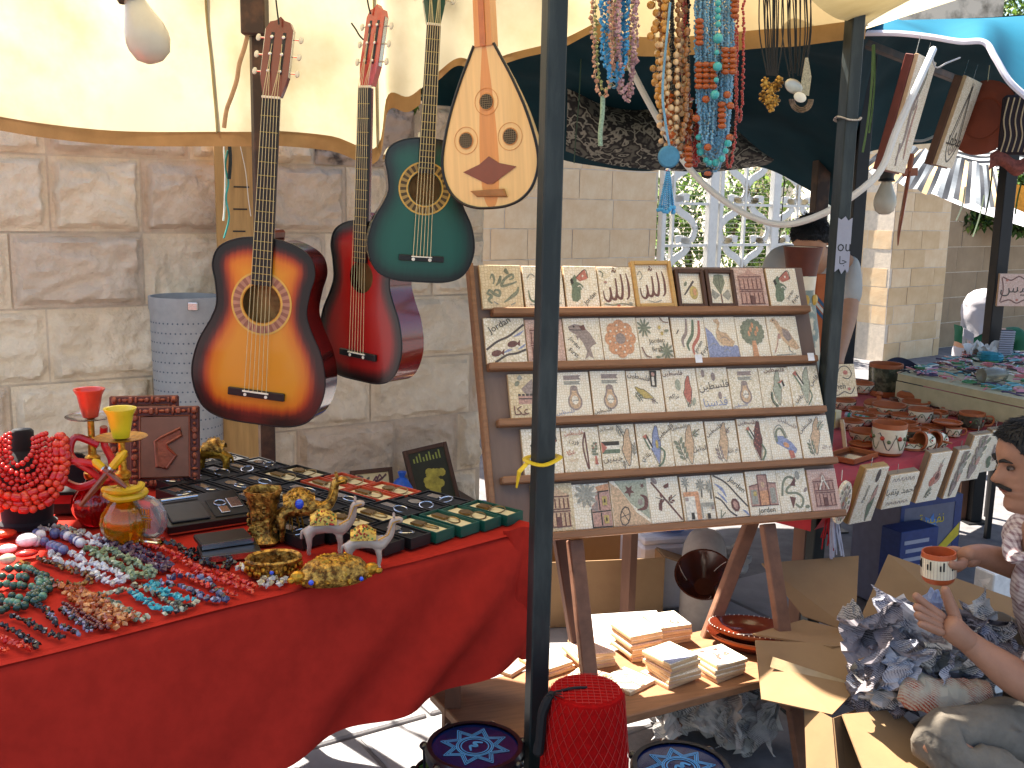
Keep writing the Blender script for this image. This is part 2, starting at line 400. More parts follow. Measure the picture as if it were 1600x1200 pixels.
# ---------------------------------------------------------------- gate
GM = frame(V((.8, 8.5, 0)), FU, -FN, V((0, 0, 1)))
gt = thing('garden_gate', 'white wrought iron garden gate with S-shaped scrolls', 'gate', GM)
for t, wd in ((.56, .05), (1.17, .11), (1.27, .05), (2.02, .1), (2.72, .06)):
    MB().box(t-wd/2, t+wd/2, -.03, .03, 0, 2.75, c=.006).build('gate_post', m_steelw, gt)
for z in (.25, .9, 1.27, 1.63, 1.99, 2.35, 2.6):
    MB().box(.58, 2.7, -.012, .012, z-.012, z+.012).build('rail', m_steelw, gt)
for t in (.68, 1.6, 2.35):
    MB().box(t-.012, t+.012, -.016, .016, .2, 2.7).build('bar', m_steelw, gt)
sc_me = MB()
pth = catmull([(.0, 0, -.13), (.08, 0, -.12), (.11, 0, -.05), (.06, 0, .01), (-.02, 0, .05), (-.06, 0, .1), (-.01, 0, .135), (.05, 0, .13)], 5)
for a, b in zip(pth, pth[1:]): sc_me.bar(a, b, .045, .012, up=(0, 1, 0))
sc_me = sc_me.mesh('scroll', m_steelw)
for i, t in enumerate((.8, 1.45, 1.78, 2.2, 2.5)):
    for k in range(5):
        obj('scroll', sc_me, gt, None, T(t, 0, 1.0+k*.36+.13) @ SC(1.5 if (i+k) % 2 else -1.5, 1, 1.45))
mesh_b = MB()
for k in range(60): mesh_b.box(.6, 1.98, .05, .055, .3+k*.04, .306+k*.04)
mesh_b.build('wire_screen', mat('grey wire', '#8c8a80', .5, metal=.5), gt, kind='stuff')
# ================================================================ CANOPIES
def sheet(fa, fb, nu, nv, sag=.0, wr=.012, ws=3.0, seed=0):     # lofted cloth between two curves
    def f(u, v):
        a, b = fa(u), fb(u); p = a.lerp(b, v)
        k = math.sin(math.pi*v)
        p = p+V((0, 0, -sag*k))
        d = wr*(noise.noise(V((p.x*ws, p.y*ws, seed)))+.5*noise.noise(V((p.x*ws*2.3, p.y*ws*2.3, seed+5))))
        return p+V((0, 0, d*(.35+k)))
    return f
def curve(pts):                                                  # px polyline with distances -> f(u)
    P = catmull([aty(x, y, d) for x, y, d in pts], 8)
    def f(u):
        t = u*(len(P)-1); i = min(int(t), len(P)-2); return P[i].lerp(P[i+1], t-i)
    return f
# cream canopy over the red table and the guitars
back = curve([(-60, 172, 3.45), (60, 193, 3.42), (190, 206, 3.38), (340, 207, 3.34), (400, 207, 3.3), (440, 206, 3.25), (520, 214, 3.2), (588, 232, 3.16),
              (606, 150, 3.15), (640, 152, 3.1), (680, 118, 3.05), (716, 92, 3.0), (752, 100, 2.98), (800, 84, 2.95), (870, 66, 2.9), (925, 40, 2.86)])
front = lambda u: V((lerp(-1.5, .55, u), lerp(.7, 1.35, u), 2.5))
can = thing('cream_canopy', 'glowing cream canvas canopy over the red table', 'canopy', (0, 0, 0))
def roof(u, v):                        # hangs as a flap at the back, then runs forward as a roof
    a, b = back(u), front(u); top = V((a.x, a.y-.13, 2.42)); k = .42
    if v < k: p = a.lerp(top, v/k)
    else: p = top.lerp(b, (v-k)/(1-k))
    d = noise.noise(V((p.x*3, p.z*3, p.y*2)))+.5*noise.noise(V((p.x*7+p.z*4, p.z*6, p.y*5)))
    d += .8*(1-abs(noise.noise(V((p.x*2+p.z*2.5, p.z*.8, 3)))))**6
    return p+V((0, .03*d*min(1, v*6), .015*d*min(1, v*6)))
MB().grid(roof, 150, 60).build('canvas', m_canvas, can, True)
def hem(f, h, a, b, n, off=.004):
    return MB().grid(lambda u, v: f(lerp(a, b, u))+V((0, -off+.01*math.sin(u*25)*v, -h*v+.002)), n, 2)
for us in (.2, .47): MB().tube([roof(us, v/40)+V((0, -.004, -.002)) for v in range(41)], .014, 6, flat=.12).build('seam', m_canvas, can, True)
hem(back, .045, 0, .63, 60).build('hem', m_hem, can, True)
hem(back, .022, .66, 1, 50).build('side_hem', m_hem, can, True)
# right-hand cream valance behind the necklaces
vt = curve([(905, -70, 2.95), (1000, -60, 3.0), (1150, -45, 3.1), (1255, -25, 3.15), (1348, 30, 3.2)])
vb = curve([(930, 60, 2.95), (990, 88, 3.0), (1150, 78, 3.1), (1255, 70, 3.15), (1346, 60, 3.2)])
val = thing('cream_valance', 'beige canvas valance hanging behind the necklaces', 'valance', (0, 0, 0))
MB().grid(lambda u, v: vt(u).lerp(vb(u), v)+V((.01*math.sin(u*14), .018*math.sin(u*19), 0)), 60, 10).build('cloth', m_valance, val, True)
MB().grid(lambda u, v: vb(u)+V((.01*math.sin(u*14), .018*math.sin(u*19)-.005, .05-.052*v)), 60, 2).build('hem', m_hem, val, True)
rt = curve([(1215, -60, 2.6), (1262, 0, 2.7), (1300, 18, 2.9), (1330, 36, 3.1), (1347, 50, 3.22)])
rt3 = lambda u: V((lerp(.15, 1.5, u), lerp(1.5, 1.9, u), 2.5))
MB().grid(lambda u, v: vt(u).lerp(rt3(u), v)+V((0, 0, .03*noise.noise(V((u*6, v*4, 1)))*math.sin(3.14*v))), 30, 14).build('roof_cloth', m_canvas, val, True)  # added sheet above the view, put there to shade the man
rt2 = lambda u: V((lerp(1.0, 2.0, u), lerp(1.7, 2.6, u), 2.42))
MB().grid(lambda u, v: rt(u).lerp(rt2(u), v)+V((0, 0, .012*math.sin(u*9))), 20, 12).build('roof_cloth', m_canvas, val, True)
# blue canopy of the pottery stall
ridge = curve([(640, 80, 4.9), (700, 55, 4.4), (770, 0, 3.4), (860, -12, 3.2), (950, -14, 3.15), (1100, -12, 3.15), (1230, -6, 3.2), (1335, 14, 3.35), (1400, 31, 4.5), (1480, 28, 4.5), (1620, 22, 4.5)])  # left and middle pulled forward out of view to shade the boxes
bback = curve([(636, 150, 5.2), (700, 175, 5.4), (790, 215, 5.6), (885, 252, 5.8), (1000, 268, 5.8), (1090, 252, 5.8), (1195, 262, 5.8), (1262, 296, 5.7), (1326, 330, 5.6), (1344, 245, 6), (1450, 225, 6.2), (1620, 215, 6.2)])
blue = thing('blue_canopy', 'teal blue canvas canopy with white trim over the pottery stall', 'canopy', (0, 0, 0))
MB().grid(sheet(ridge, bback, 120, 30, sag=-.16, wr=.03, ws=2.5, seed=4), 120, 30).build('roof_cloth', m_teal_shade, blue, True)
trim = curve([(1343, 52, 3.85), (1400, 52, 3.8), (1450, 57, 3.75), (1500, 65, 3.7), (1538, 66, 3.65), (1556, 92, 3.6), (1580, 130, 3.55), (1625, 168, 3.5)])
rdg2 = curve([(1343, 39, 4.5), (1380, 34, 4.5), (1420, 31, 4.5), (1460, 30, 4.5), (1500, 29, 4.5), (1540, 28, 4.5), (1580, 26, 4.4), (1630, 22, 4.3)])
MB().grid(lambda u, v: rdg2(u).lerp(trim(u), v)+V((0, 0, .03*math.sin(u*11)*math.sin(math.pi*v))), 60, 12).build('front_slope', m_teal_lit, blue, True)
MB().tube([trim(i/60) for i in range(61)], .011, 6).build('trim', m_white, blue, True)
# dark patterned rug slung under the blue canopy
def rug_mat():
    m, n, L, b = mk('black figured rug')
    tc = n.new('ShaderNodeTexCoord'); wv = n.new('ShaderNodeTexVoronoi'); wv.feature = 'DISTANCE_TO_EDGE'; wv.inputs['Scale'].default_value = 9
    nzt = n.new('ShaderNodeTexNoise'); nzt.inputs['Scale'].default_value = 9; nzt.inputs['Detail'].default_value = 3
    mx = n.new('ShaderNodeMix'); mx.data_type = 'RGBA'; mx.inputs[0].default_value = .35
    L.new(tc.outputs['Object'], mx.inputs[6]); L.new(nzt.outputs['Color'], mx.inputs[7]); L.new(tc.outputs['Object'], nzt.inputs['Vector'])
    L.new(mx.outputs[2], wv.inputs['Vector'])
    rp = n.new('ShaderNodeValToRGB'); L.new(wv.outputs['Distance'], rp.inputs[0])
    e = rp.color_ramp.elements; e[0].position = .02; e[0].color = (*srgb('#8f8c80'), 1); e[1].position = .09; e[1].color = (*srgb('#1d1b1c'), 1)
    x = rp.color_ramp.elements.new(.2); x.color = (*srgb('#262425'), 1); x = rp.color_ramp.elements.new(.3); x.color = (*srgb('#5f5d55'), 1)
    L.new(rp.outputs[0], b.inputs['Base Color']); b.inputs['Roughness'].default_value = .9
    return m
m_rug = rug_mat()
rt_ = curve([(884, 85, 5.0), (930, 150, 5.0), (980, 168, 5.05), (1040, 165, 5.1), (1110, 172, 5.15), (1197, 245, 5.2)])
rb_ = curve([(884, 236, 5.0), (930, 252, 5.0), (985, 262, 5.05), (1050, 267, 5.1), (1120, 268, 5.15), (1197, 258, 5.2)])
tag(MB().grid(lambda u, v: rt_(u).lerp(rb_(u), v)+V((0, -.15*math.sin(math.pi*v), 0)), 40, 14).build('hanging_rug', m_rug, None, True), 'black carpet with grey scroll pattern slung beneath the blue canopy', 'rug')
# striped awnings of the far stalls
def striped(name, label, A, B, n, cols, wob=.01):
    fa, fb = curve(A), curve(B); b = MB()
    for i in range(n):
        b.cur = i % len(cols)
        b.grid(lambda u, v, i=i: fa((i+u)/n).lerp(fb((i+u)/n), v)+V((0, 0, wob*math.sin((i+u)*1.7+v*6))), 1, 8)
    return tag(b.build(name, cols, None, True), label, 'awning')
k0, k1, k2, k3 = mat('stripe black', '#23262c', .9), mat('stripe white', '#d9d6d0', .9, transl=.2), mat('stripe grey', '#6d7276', .9), mat('stripe sand', '#c9a878', .9)
striped('striped_awning', 'dark striped awning with sand coloured lines behind the hanging panels', [(1400, 222, 7.2), (1470, 240, 7.1), (1555, 262, 7.0)], [(1335, 262, 6.6), (1440, 300, 6.5), (1570, 330, 6.4)], 34, [k0, k2, k0, k3, k0, k1, k2])
fa_ = [(1485, 218, 7.6), (1620, 225, 7.6)]
def hstr():
    A, B = curve([(1480, 222, 7.4), (1480, 238, 7.3), (1500, 262, 7.2)]), curve([(1625, 226, 7.4), (1625, 245, 7.3), (1625, 275, 7.2)])
    b = MB(); n = 14
    for i in range(n):
        b.cur = i % 2
        b.grid(lambda u, v, i=i: A((i+u)/n).lerp(B((i+u)/n), v)+V((0, 0, .015*math.sin(v*9+i*.2))), 1, 12)
    return b.build('striped_awning', [k1, k0], None, True)
tag(hstr(), 'white awning with thin black stripes at the top right', 'awning')
tag(MB().grid(lambda u, v: curve([(1405, 266, 8), (1500, 285, 7.9), (1625, 330, 7.8)])(u).lerp(curve([(1425, 288, 7.6), (1510, 325, 7.5), (1625, 362, 7.4)])(u), v), 12, 4).build('white_awning', m_white, None, True), 'pale white awning edge below the striped cloth', 'awning')
tag(MB().grid(lambda u, v: curve([(1570, 285, 7.2), (1600, 290, 7.2), (1640, 296, 7.2)])(u).lerp(curve([(1572, 318, 7.1), (1600, 332, 7.1), (1640, 345, 7.1)])(u), v), 8, 4).build('orange_cloth', mat('orange cloth', '#d08a2a', .8, transl=.3), None, True), 'orange cloth hanging at the right of the far stall', 'cloth')

# ================================================================ POSTS AND BEAMS
def post(name, label, p0, z0, z1, w_, m, rz=32):
    t = thing(name, label, 'post', (p0[0], p0[1], 0))
    MB().box(-w_/2, w_/2, -w_/2, w_/2, z0, z1, RZ(rz), c=.003).build('tube', m, t)
    MB().box(-w_/2-.03, w_/2+.03, -w_/2-.03, w_/2+.03, 0, .008, RZ(rz)).build('foot_plate', m, t)
    return t
m_poststeel = mat('grey green steel', '#1f2728', .45, metal=.15, scale=14, col2='#434846', ramp=(.5, .75), bump=.15, stretch=(1, 1, .2))  # one mottled grey-green steel on every face
P1 = (.069, 2.12); p2_ = aty(1292, 615, 3.06); P2 = (p2_.x, p2_.y); P4 = (-.765, 3.13)
q = post('stall_post', 'dark green steel post between the red table and the tile easel', P1, .008, 2.24, .042, m_poststeel, 18)
rb = MB()
zt = aty(850, 718, 2.12).z
rb.tube(catmull([(-.032, -.02, zt), (0, -.034, zt-.004), (.034, -.01, zt+.006), (.02, .034, zt+.002), (-.03, .02, zt)], 5, True), .008, 6, closed=True, flat=.4)
rb.tube([(-.03, -.02, zt), (-.05, -.03, zt-.02), (-.055, -.03, zt-.055)], [.008, .009, .004], 6, flat=.4)
tag(rb.build('yellow_ribbon', mat('yellow plastic', '#e0c02a', .4, transl=.2), None, True, M=T(P1[0], P1[1], 0)), 'yellow plastic ribbon tied round the green post', 'ribbon')
q2 = post('stall_post', 'dark steel post with torn stickers right of the tile easel', P2, .008, 2.15, .043, m_poststeel, 18)
post('stall_post', 'brown steel corner post behind the sunburst guitar', P4, .008, 2.26, .045, m_rust, 25)
pp = aty(1340, 300, 5.0); post('stall_post', 'thin black pole in front of the stone gate pillar', (pp.x, pp.y), .008, 2.75, .065, mat('black steel', '#1d1c1d', .45, metal=.2), 10)
pp = aty(1281, 300, 5.3); post('stall_post', 'brown pole behind the head of the bending man', (pp.x, pp.y), .008, 2.4, .07, m_rust, 10)
pp = aty(1562, 400, 5.2); post('stall_post', 'black pole beside the woman in a white scarf', (pp.x, pp.y), .008, 2.2, .065, MATS['black steel'], 10)
def beam(label, a, b, w_=.04, m=m_rust): return tag(MB().bar(a, b, w_, w_, c=.003).build('canopy_beam', m), label, 'beam')
beam('steel side beam the guitars hang from', (P1[0], P1[1], 2.262), (P4[0]-.03, P4[1]+.02, 2.285))
beam('steel front beam the necklaces hang from', (P1[0]+.02, P1[1]+.03, 2.225), (P2[0]+.03, P2[1]+.02, 2.175))
# joint box on the guitar post
jb = aty(398, 22, 3.1)
tag(MB().box(-.035, .035, -.03, .03, -.06, .06, c=.004).build('clamp', m_rust, None, M=T(*jb)), 'brown steel clamp at the top of the corner post', 'clamp')
# rope from the clamp down to the canopy hem
rp_ = [(388, 50), (382, 75), (374, 100), (370, 125), (362, 150), (354, 172), (350, 200)]
tag(MB().tube(catmull([aty(x, y, 3.09) for x, y in rp_], 4), .0065, 6).build('tie_rope', mat('tan rope', '#a98a68', .9, bump=.4, scale=60), None, True), 'tan rope tied from the clamp to the canopy hem', 'rope')
# far beams of the pottery stall
beam('thin brown beam under the blue canopy', aty(1345, 65, 4.1), aty(1560, 150, 4.9), .03)
beam('brown crossbar between the far poles', aty(1200, 172, 5.2), aty(1330, 182, 5.0), .05)
beam('thin cable rod slanting under the blue canopy', aty(1155, 145, 5), aty(1300, 205, 5.2), .012)
# ================================================================ GUITARS AND OUD
def burst(name, stops, side_noise=.15, coat=.35):
    m, n, L, b = mk(name)
    a = n.new('ShaderNodeAttribute'); a.attribute_name = 'edge'
    tc = n.new('ShaderNodeTexCoord'); mp = n.new('ShaderNodeMapping'); mp.inputs['Scale'].default_value = (60, 60, 2.5)
    z = n.new('ShaderNodeTexNoise'); z.inputs['Scale'].default_value = 2; z.inputs['Detail'].default_value = 4
    L.new(tc.outputs['Object'], mp.inputs[0]); L.new(mp.outputs[0], z.inputs['Vector'])
    ad = n.new('ShaderNodeMath'); ad.operation = 'MULTIPLY_ADD'; ad.inputs[1].default_value = side_noise; L.new(z.outputs['Fac'], ad.inputs[0])
    sb = n.new('ShaderNodeMath'); sb.operation = 'SUBTRACT'; sb.inputs[1].default_value = side_noise*.5
    L.new(a.outputs['Fac'], ad.inputs[2]); L.new(ad.outputs[0], sb.inputs[0])
    rp = n.new('ShaderNodeValToRGB'); L.new(sb.outputs[0], rp.inputs[0]); e = rp.color_ramp.elements
    e[0].position, e[0].color = stops[0][0], (*srgb(stops[0][1]), 1); e[1].position, e[1].color = stops[-1][0], (*srgb(stops[-1][1]), 1)
    for p, c in stops[1:-1]: x = e.new(p); x.color = (*srgb(c), 1)
    L.new(rp.outputs[0], b.inputs['Base Color']); b.inputs['Roughness'].default_value = .32
    b.inputs['Coat Weight'].default_value = coat; b.inputs['Coat Roughness'].default_value = .12
    return m
m_ebony = mat('black fingerboard', '#1f1a19', .45, var=.2, scale=40)
m_fret = mat('brass fret', '#b39a58', .35, metal=.8)
m_nylon = mat('string', '#c9b98c', .4)
m_bone = mat('bone', '#e6dfcc', .5)
m_pearl = mat('pearl button', '#cfc9b4', .3, var=.1)
m_chrome = mat('nickel', '#c9c6c0', .25, metal=.9, var=.05)
m_black = mat('black plastic', '#141315', .4)
m_wire = mat('black wire', '#15130f', .6)
GOUT = [(0, 0), (.2, .010), (.32, .075), (.378, .23), (.352, .40), (.282, .54), (.252, .63), (.264, .74), (.285, .84), (.25, .93), (.14, .985), (0, 1)]
def guitar(name, label, M, L, depth, neck, head, mfront, mside, mneck, mhead, hole=.105, rosette=None, tuner6=True, slots=True, waist=1.0):
    t = thing(name, label, 'guitar', M)
    half = [(x*waist, y) for x, y in GOUT]
    ctrl = half+[(-x, y) for x, y in half[-2:0:-1]]
    out = [(p.x*L, p.y*L) for p in catmull([(x, y, 0) for x, y in ctrl], 5, True)]
    n = len(out); hz = .655*L; hr = hole*L
    ring = []
    for x, z in out:
        a = math.atan2(z-hz, x); ring.append((hr*math.cos(a), hz+hr*math.sin(a)))
    K = 12; vs = []; ed = []
    for k in range(K+1):
        f = (k/K)**1.15
        for (x, z), (rx_, rz_) in zip(out, ring):
            p = (lerp(x, rx_, f), lerp(z, rz_, f)); vs.append((p[0], 0, p[1]))
            ed.append(min(math.hypot(p[0]-q[0], p[1]-q[1]) for q in out)/(.17*L))
    fs = [(k*n+i, (k+1)*n+i, (k+1)*n+(i+1) % n, k*n+(i+1) % n) for k in range(K) for i in range(n)]
    b = MB().add(vs, fs); me = b.mesh('soundboard', mfront)
    at = me.attributes.new('edge', 'FLOAT', 'POINT'); at.data.foreach_set('value', ed)
    obj('soundboard', me, t)
    # ribs and back
    b = MB(); vs = [(x, y, z) for y in (0.0005, depth) for x, z in out]
    b.add(vs, [(i, (i+1) % n, n+(i+1) % n, n+i) for i in range(n)]).build('ribs', mside, t, True)
    b = MB(); b.poly([(x, depth, z) for x, z in out]).build('back', mside, t)
    MB().lathe([(0, 0), (hr*1.5, 0)], 24, T(0, depth*.55, hz) @ RX(90)).build('inner_wood', mat('raw inside wood', '#b98a52', .7), t)  # added disc partway in, pale to stand for light inside the body
    MB().tube([(x*1.002, -.0005, z) for x, z in out], .0022, 5, closed=True).build('binding', m_black, t, True)
    if rosette:
        b = MB()
        for k in range(48):
            a0, a1 = 2*math.pi*k/48, 2*math.pi*(k+1)/48
            for (r0, r1, c) in ((1.04, 1.14, 0), (1.14, 1.52, 1 if k % 2 else 2), (1.52, 1.62, 0)):
                b.cur = c
                b.add([(hr*r*math.cos(a), -.0012, hz+hr*r*math.sin(a)) for r, a in ((r0, a0), (r1, a0), (r1, a1), (r0, a1))], [(0, 1, 2, 3)])
        b.build('rosette', rosette, t)
    zn = L+neck                                        # nut height
    fb0 = hz+hr*.92; w0, w1 = .056*L/.49*.95, .046*L/.49*1.02
    wid = lambda z: lerp(w0, w1, (z-fb0)/(zn-fb0))
    b = MB(); b.add([(-w0/2, -.008, fb0), (w0/2, -.008, fb0), (w1/2, -.008, zn), (-w1/2, -.008, zn), (-w0/2, -.0008, fb0), (w0/2, -.0008, fb0), (w1/2, -.0008, zn), (-w1/2, -.0008, zn)],
                    [(0, 1, 2, 3), (4, 7, 6, 5), (0, 4, 5, 1), (1, 5, 6, 2), (2, 6, 7, 3), (3, 7, 4, 0)]).build('fingerboard', m_ebony, t)
    b = MB(); N = 10; vs = []
    for z, d in ((L-.002, .028), (L+.03, .02), (zn, .017)):
        for k in range(N+1):
            a = math.pi*k/N; vs.append((math.cos(a)*wid(z)/2, -.0006+math.sin(a)*d, z))
    b.add(vs, [(j*(N+1)+k, j*(N+1)+k+1, (j+1)*(N+1)+k+1, (j+1)*(N+1)+k) for j in range(2) for k in range(N)]).build('neck', mneck, t, True)
    MB().box(-.022*L/.49, .022*L/.49, .002, depth*.9, L-.004, L+.022, c=.006).build('heel', mneck, t)
    sl_ = zn-.02-L*.0; scale_len = (zn-.165*L)
    fm = MB().box(-.5, .5, -.0012, .0004, -.0009, .0009).mesh('fret', m_fret)
    k = 1
    while True:
        z = zn-scale_len*(1-2**(-k/12))
        if z < fb0+.006 or k > 19: break
        obj('fret', fm, t, None, T(0, -.0082, z) @ SC(wid(z), 1, 1)); k += 1
    MB().box(-w1/2, w1/2, -.011, -.0005, zn, zn+.006, c=.001).build('nut', m_bone, t)
    # head
    hw0, hw1, hb = w1*.58, w1*.78, .016
    prof = [(-w1/2, 0), (w1/2, 0), (hw0*1.18, .03), (hw1, .05), (hw1*.98, head*.84), (hw1*.72, head*.93), (hw1*.3, head*.95), (0, head), (-hw1*.3, head*.95), (-hw1*.72, head*.93), (-hw1*.98, head*.84), (-hw1, .05), (-hw0*1.18, .03)]
    HM = T(0, -.002, zn+.0065) @ RX(-9)
    hd = MB().prism([(x, z) for x, z in prof], -hb, 0, HM @ RX(90)).build('headstock', mhead, t)
    if slots:
        for s in (-1, 1): MB().box(s*hw1*.42-.0045, s*hw1*.42+.0045, -.0012, .002, .055, head*.8, HM @ T(0, 0, 0), c=.001).build('slot', m_black, hd)
    for s in (-1, 1):
        pl = MB().box(s*hw1*1.005-.0012*1, s*hw1*1.005+.0012, .002, .013, .05, head*.84, HM).build('tuner_plate', m_chrome, t)
        for j in range(3 if tuner6 else 2):
            z = .062+j*(head*.8-.075)/(2 if tuner6 else 1)
            MB().tube([HM @ V((s*hw1, .008, z)), HM @ V((s*(hw1+.016), .009, z))], .0024, 6).build('tuner_shaft', m_chrome, pl)
            MB().sph((0, 0, 0), (.007, .0045, .0095), 8, 5, HM @ T(s*(hw1+.02), .009, z)).build('peg', m_pearl, pl, True)
            MB().lathe([(.0045, 0), (.0045, .004), (.0015, .006)], 8, HM @ T(s*hw1*.42, -.001, z) @ RX(90)).build('roller', m_chrome, pl, True)
    # bridge
    bz = .165*L; bw = .16*L
    br = MB().box(-bw, bw, -.009, .0, bz-.02*L, bz+.022*L, c=.0015).build('bridge', m_black, t)
    MB().box(-bw*.46, bw*.46, -.013, -.0095, bz+.008*L, bz+.016*L).build('saddle', m_bone, br)
    for s in (-1, 1): MB().lathe([(.0045, 0), (.0045, .0015), (.0, .002)], 8, T(s*bw*.37, -.0092, bz-.007*L) @ RX(90)).build('bridge_dot', m_bone, br, True)
    for i in range(6):
        x0 = (i-2.5)*bw*.155; x1 = (i-2.5)*w1*.165
        MB().tube([(x0, -.0115, bz+.012*L), (x1, -.0125, zn+.003), HM @ V((math.copysign(hw1*.36, i-2.5), -.004, .06+abs(i-2.5)*.028))], .00085, 4).build('string', m_nylon, t)
    return t
m_ros = [mat('rosette line', '#c9a04a', .4), mat('rosette red', '#8a5a48', .4), mat('rosette pink', '#a87a62', .4)]
m_mahog = mat('dark red lacquer', '#4c100c', .2, var=.2, scale=6, coat=1)
m_mahog2 = mat('red brown lacquer', '#6b2416', .3, var=.15, scale=10, coat=.6, stretch=(1, 1, .2))
mg = burst('sunburst lacquer', [(0, '#040101'), (.2, '#0e0202'), (.33, '#4a0c04'), (.47, '#a03a08'), (.66, '#c8700c'), (1, '#cf8814')])
def gm(px, py, y, yaw, lean): return T(*aty(px, py, y)) @ RZ(yaw) @ RY(lean)
guitar('guitar', 'full-size acoustic guitar with yellow sunburst finish hanging on the left', gm(399, 662, 2.68, -10, 4.4), .495, .095, .35, .2, mg, m_mahog, m_mahog2, m_mahog2, rosette=m_ros)
mr = burst('red burst lacquer', [(0, '#050101'), (.15, '#0c0202'), (.32, '#4e0705'), (.55, '#920f0a'), (1, '#a0140c')])
m_redl = mat('red lacquer', '#6e0d09', .22, var=.1, scale=6, coat=1)
guitar('guitar', 'red acoustic guitar turned sideways between the sunburst and green ones', gm(560, 594, 2.72, -37, 2.6), .425, .085, .335, .205, mr, m_redl, m_redl, mat('orange red lacquer', '#a8341c', .25, coat=.8), hole=.1, rosette=None, waist=.96)
mgr = burst('green burst lacquer', [(0, '#010606'), (.15, '#021210'), (.38, '#053a31'), (.62, '#084a3e'), (1, '#0a5245')])
m_grl = mat('green lacquer', '#06241f', .2, coat=1)
guitar('small_guitar', 'small green four-peg guitar hanging beside the oud', gm(656, 440, 2.58, 13, 2.8), .352, .075, .265, .17, mgr, m_grl, mat('dark green lacquer', '#08281f', .3, coat=.6), mat('green head lacquer', '#0a4033', .3, coat=.6), hole=.115, rosette=[m_ros[0], mat('rosette tan', '#9c7f45', .4), mat('rosette dark', '#4a3a20', .5)], tuner6=False, slots=False)
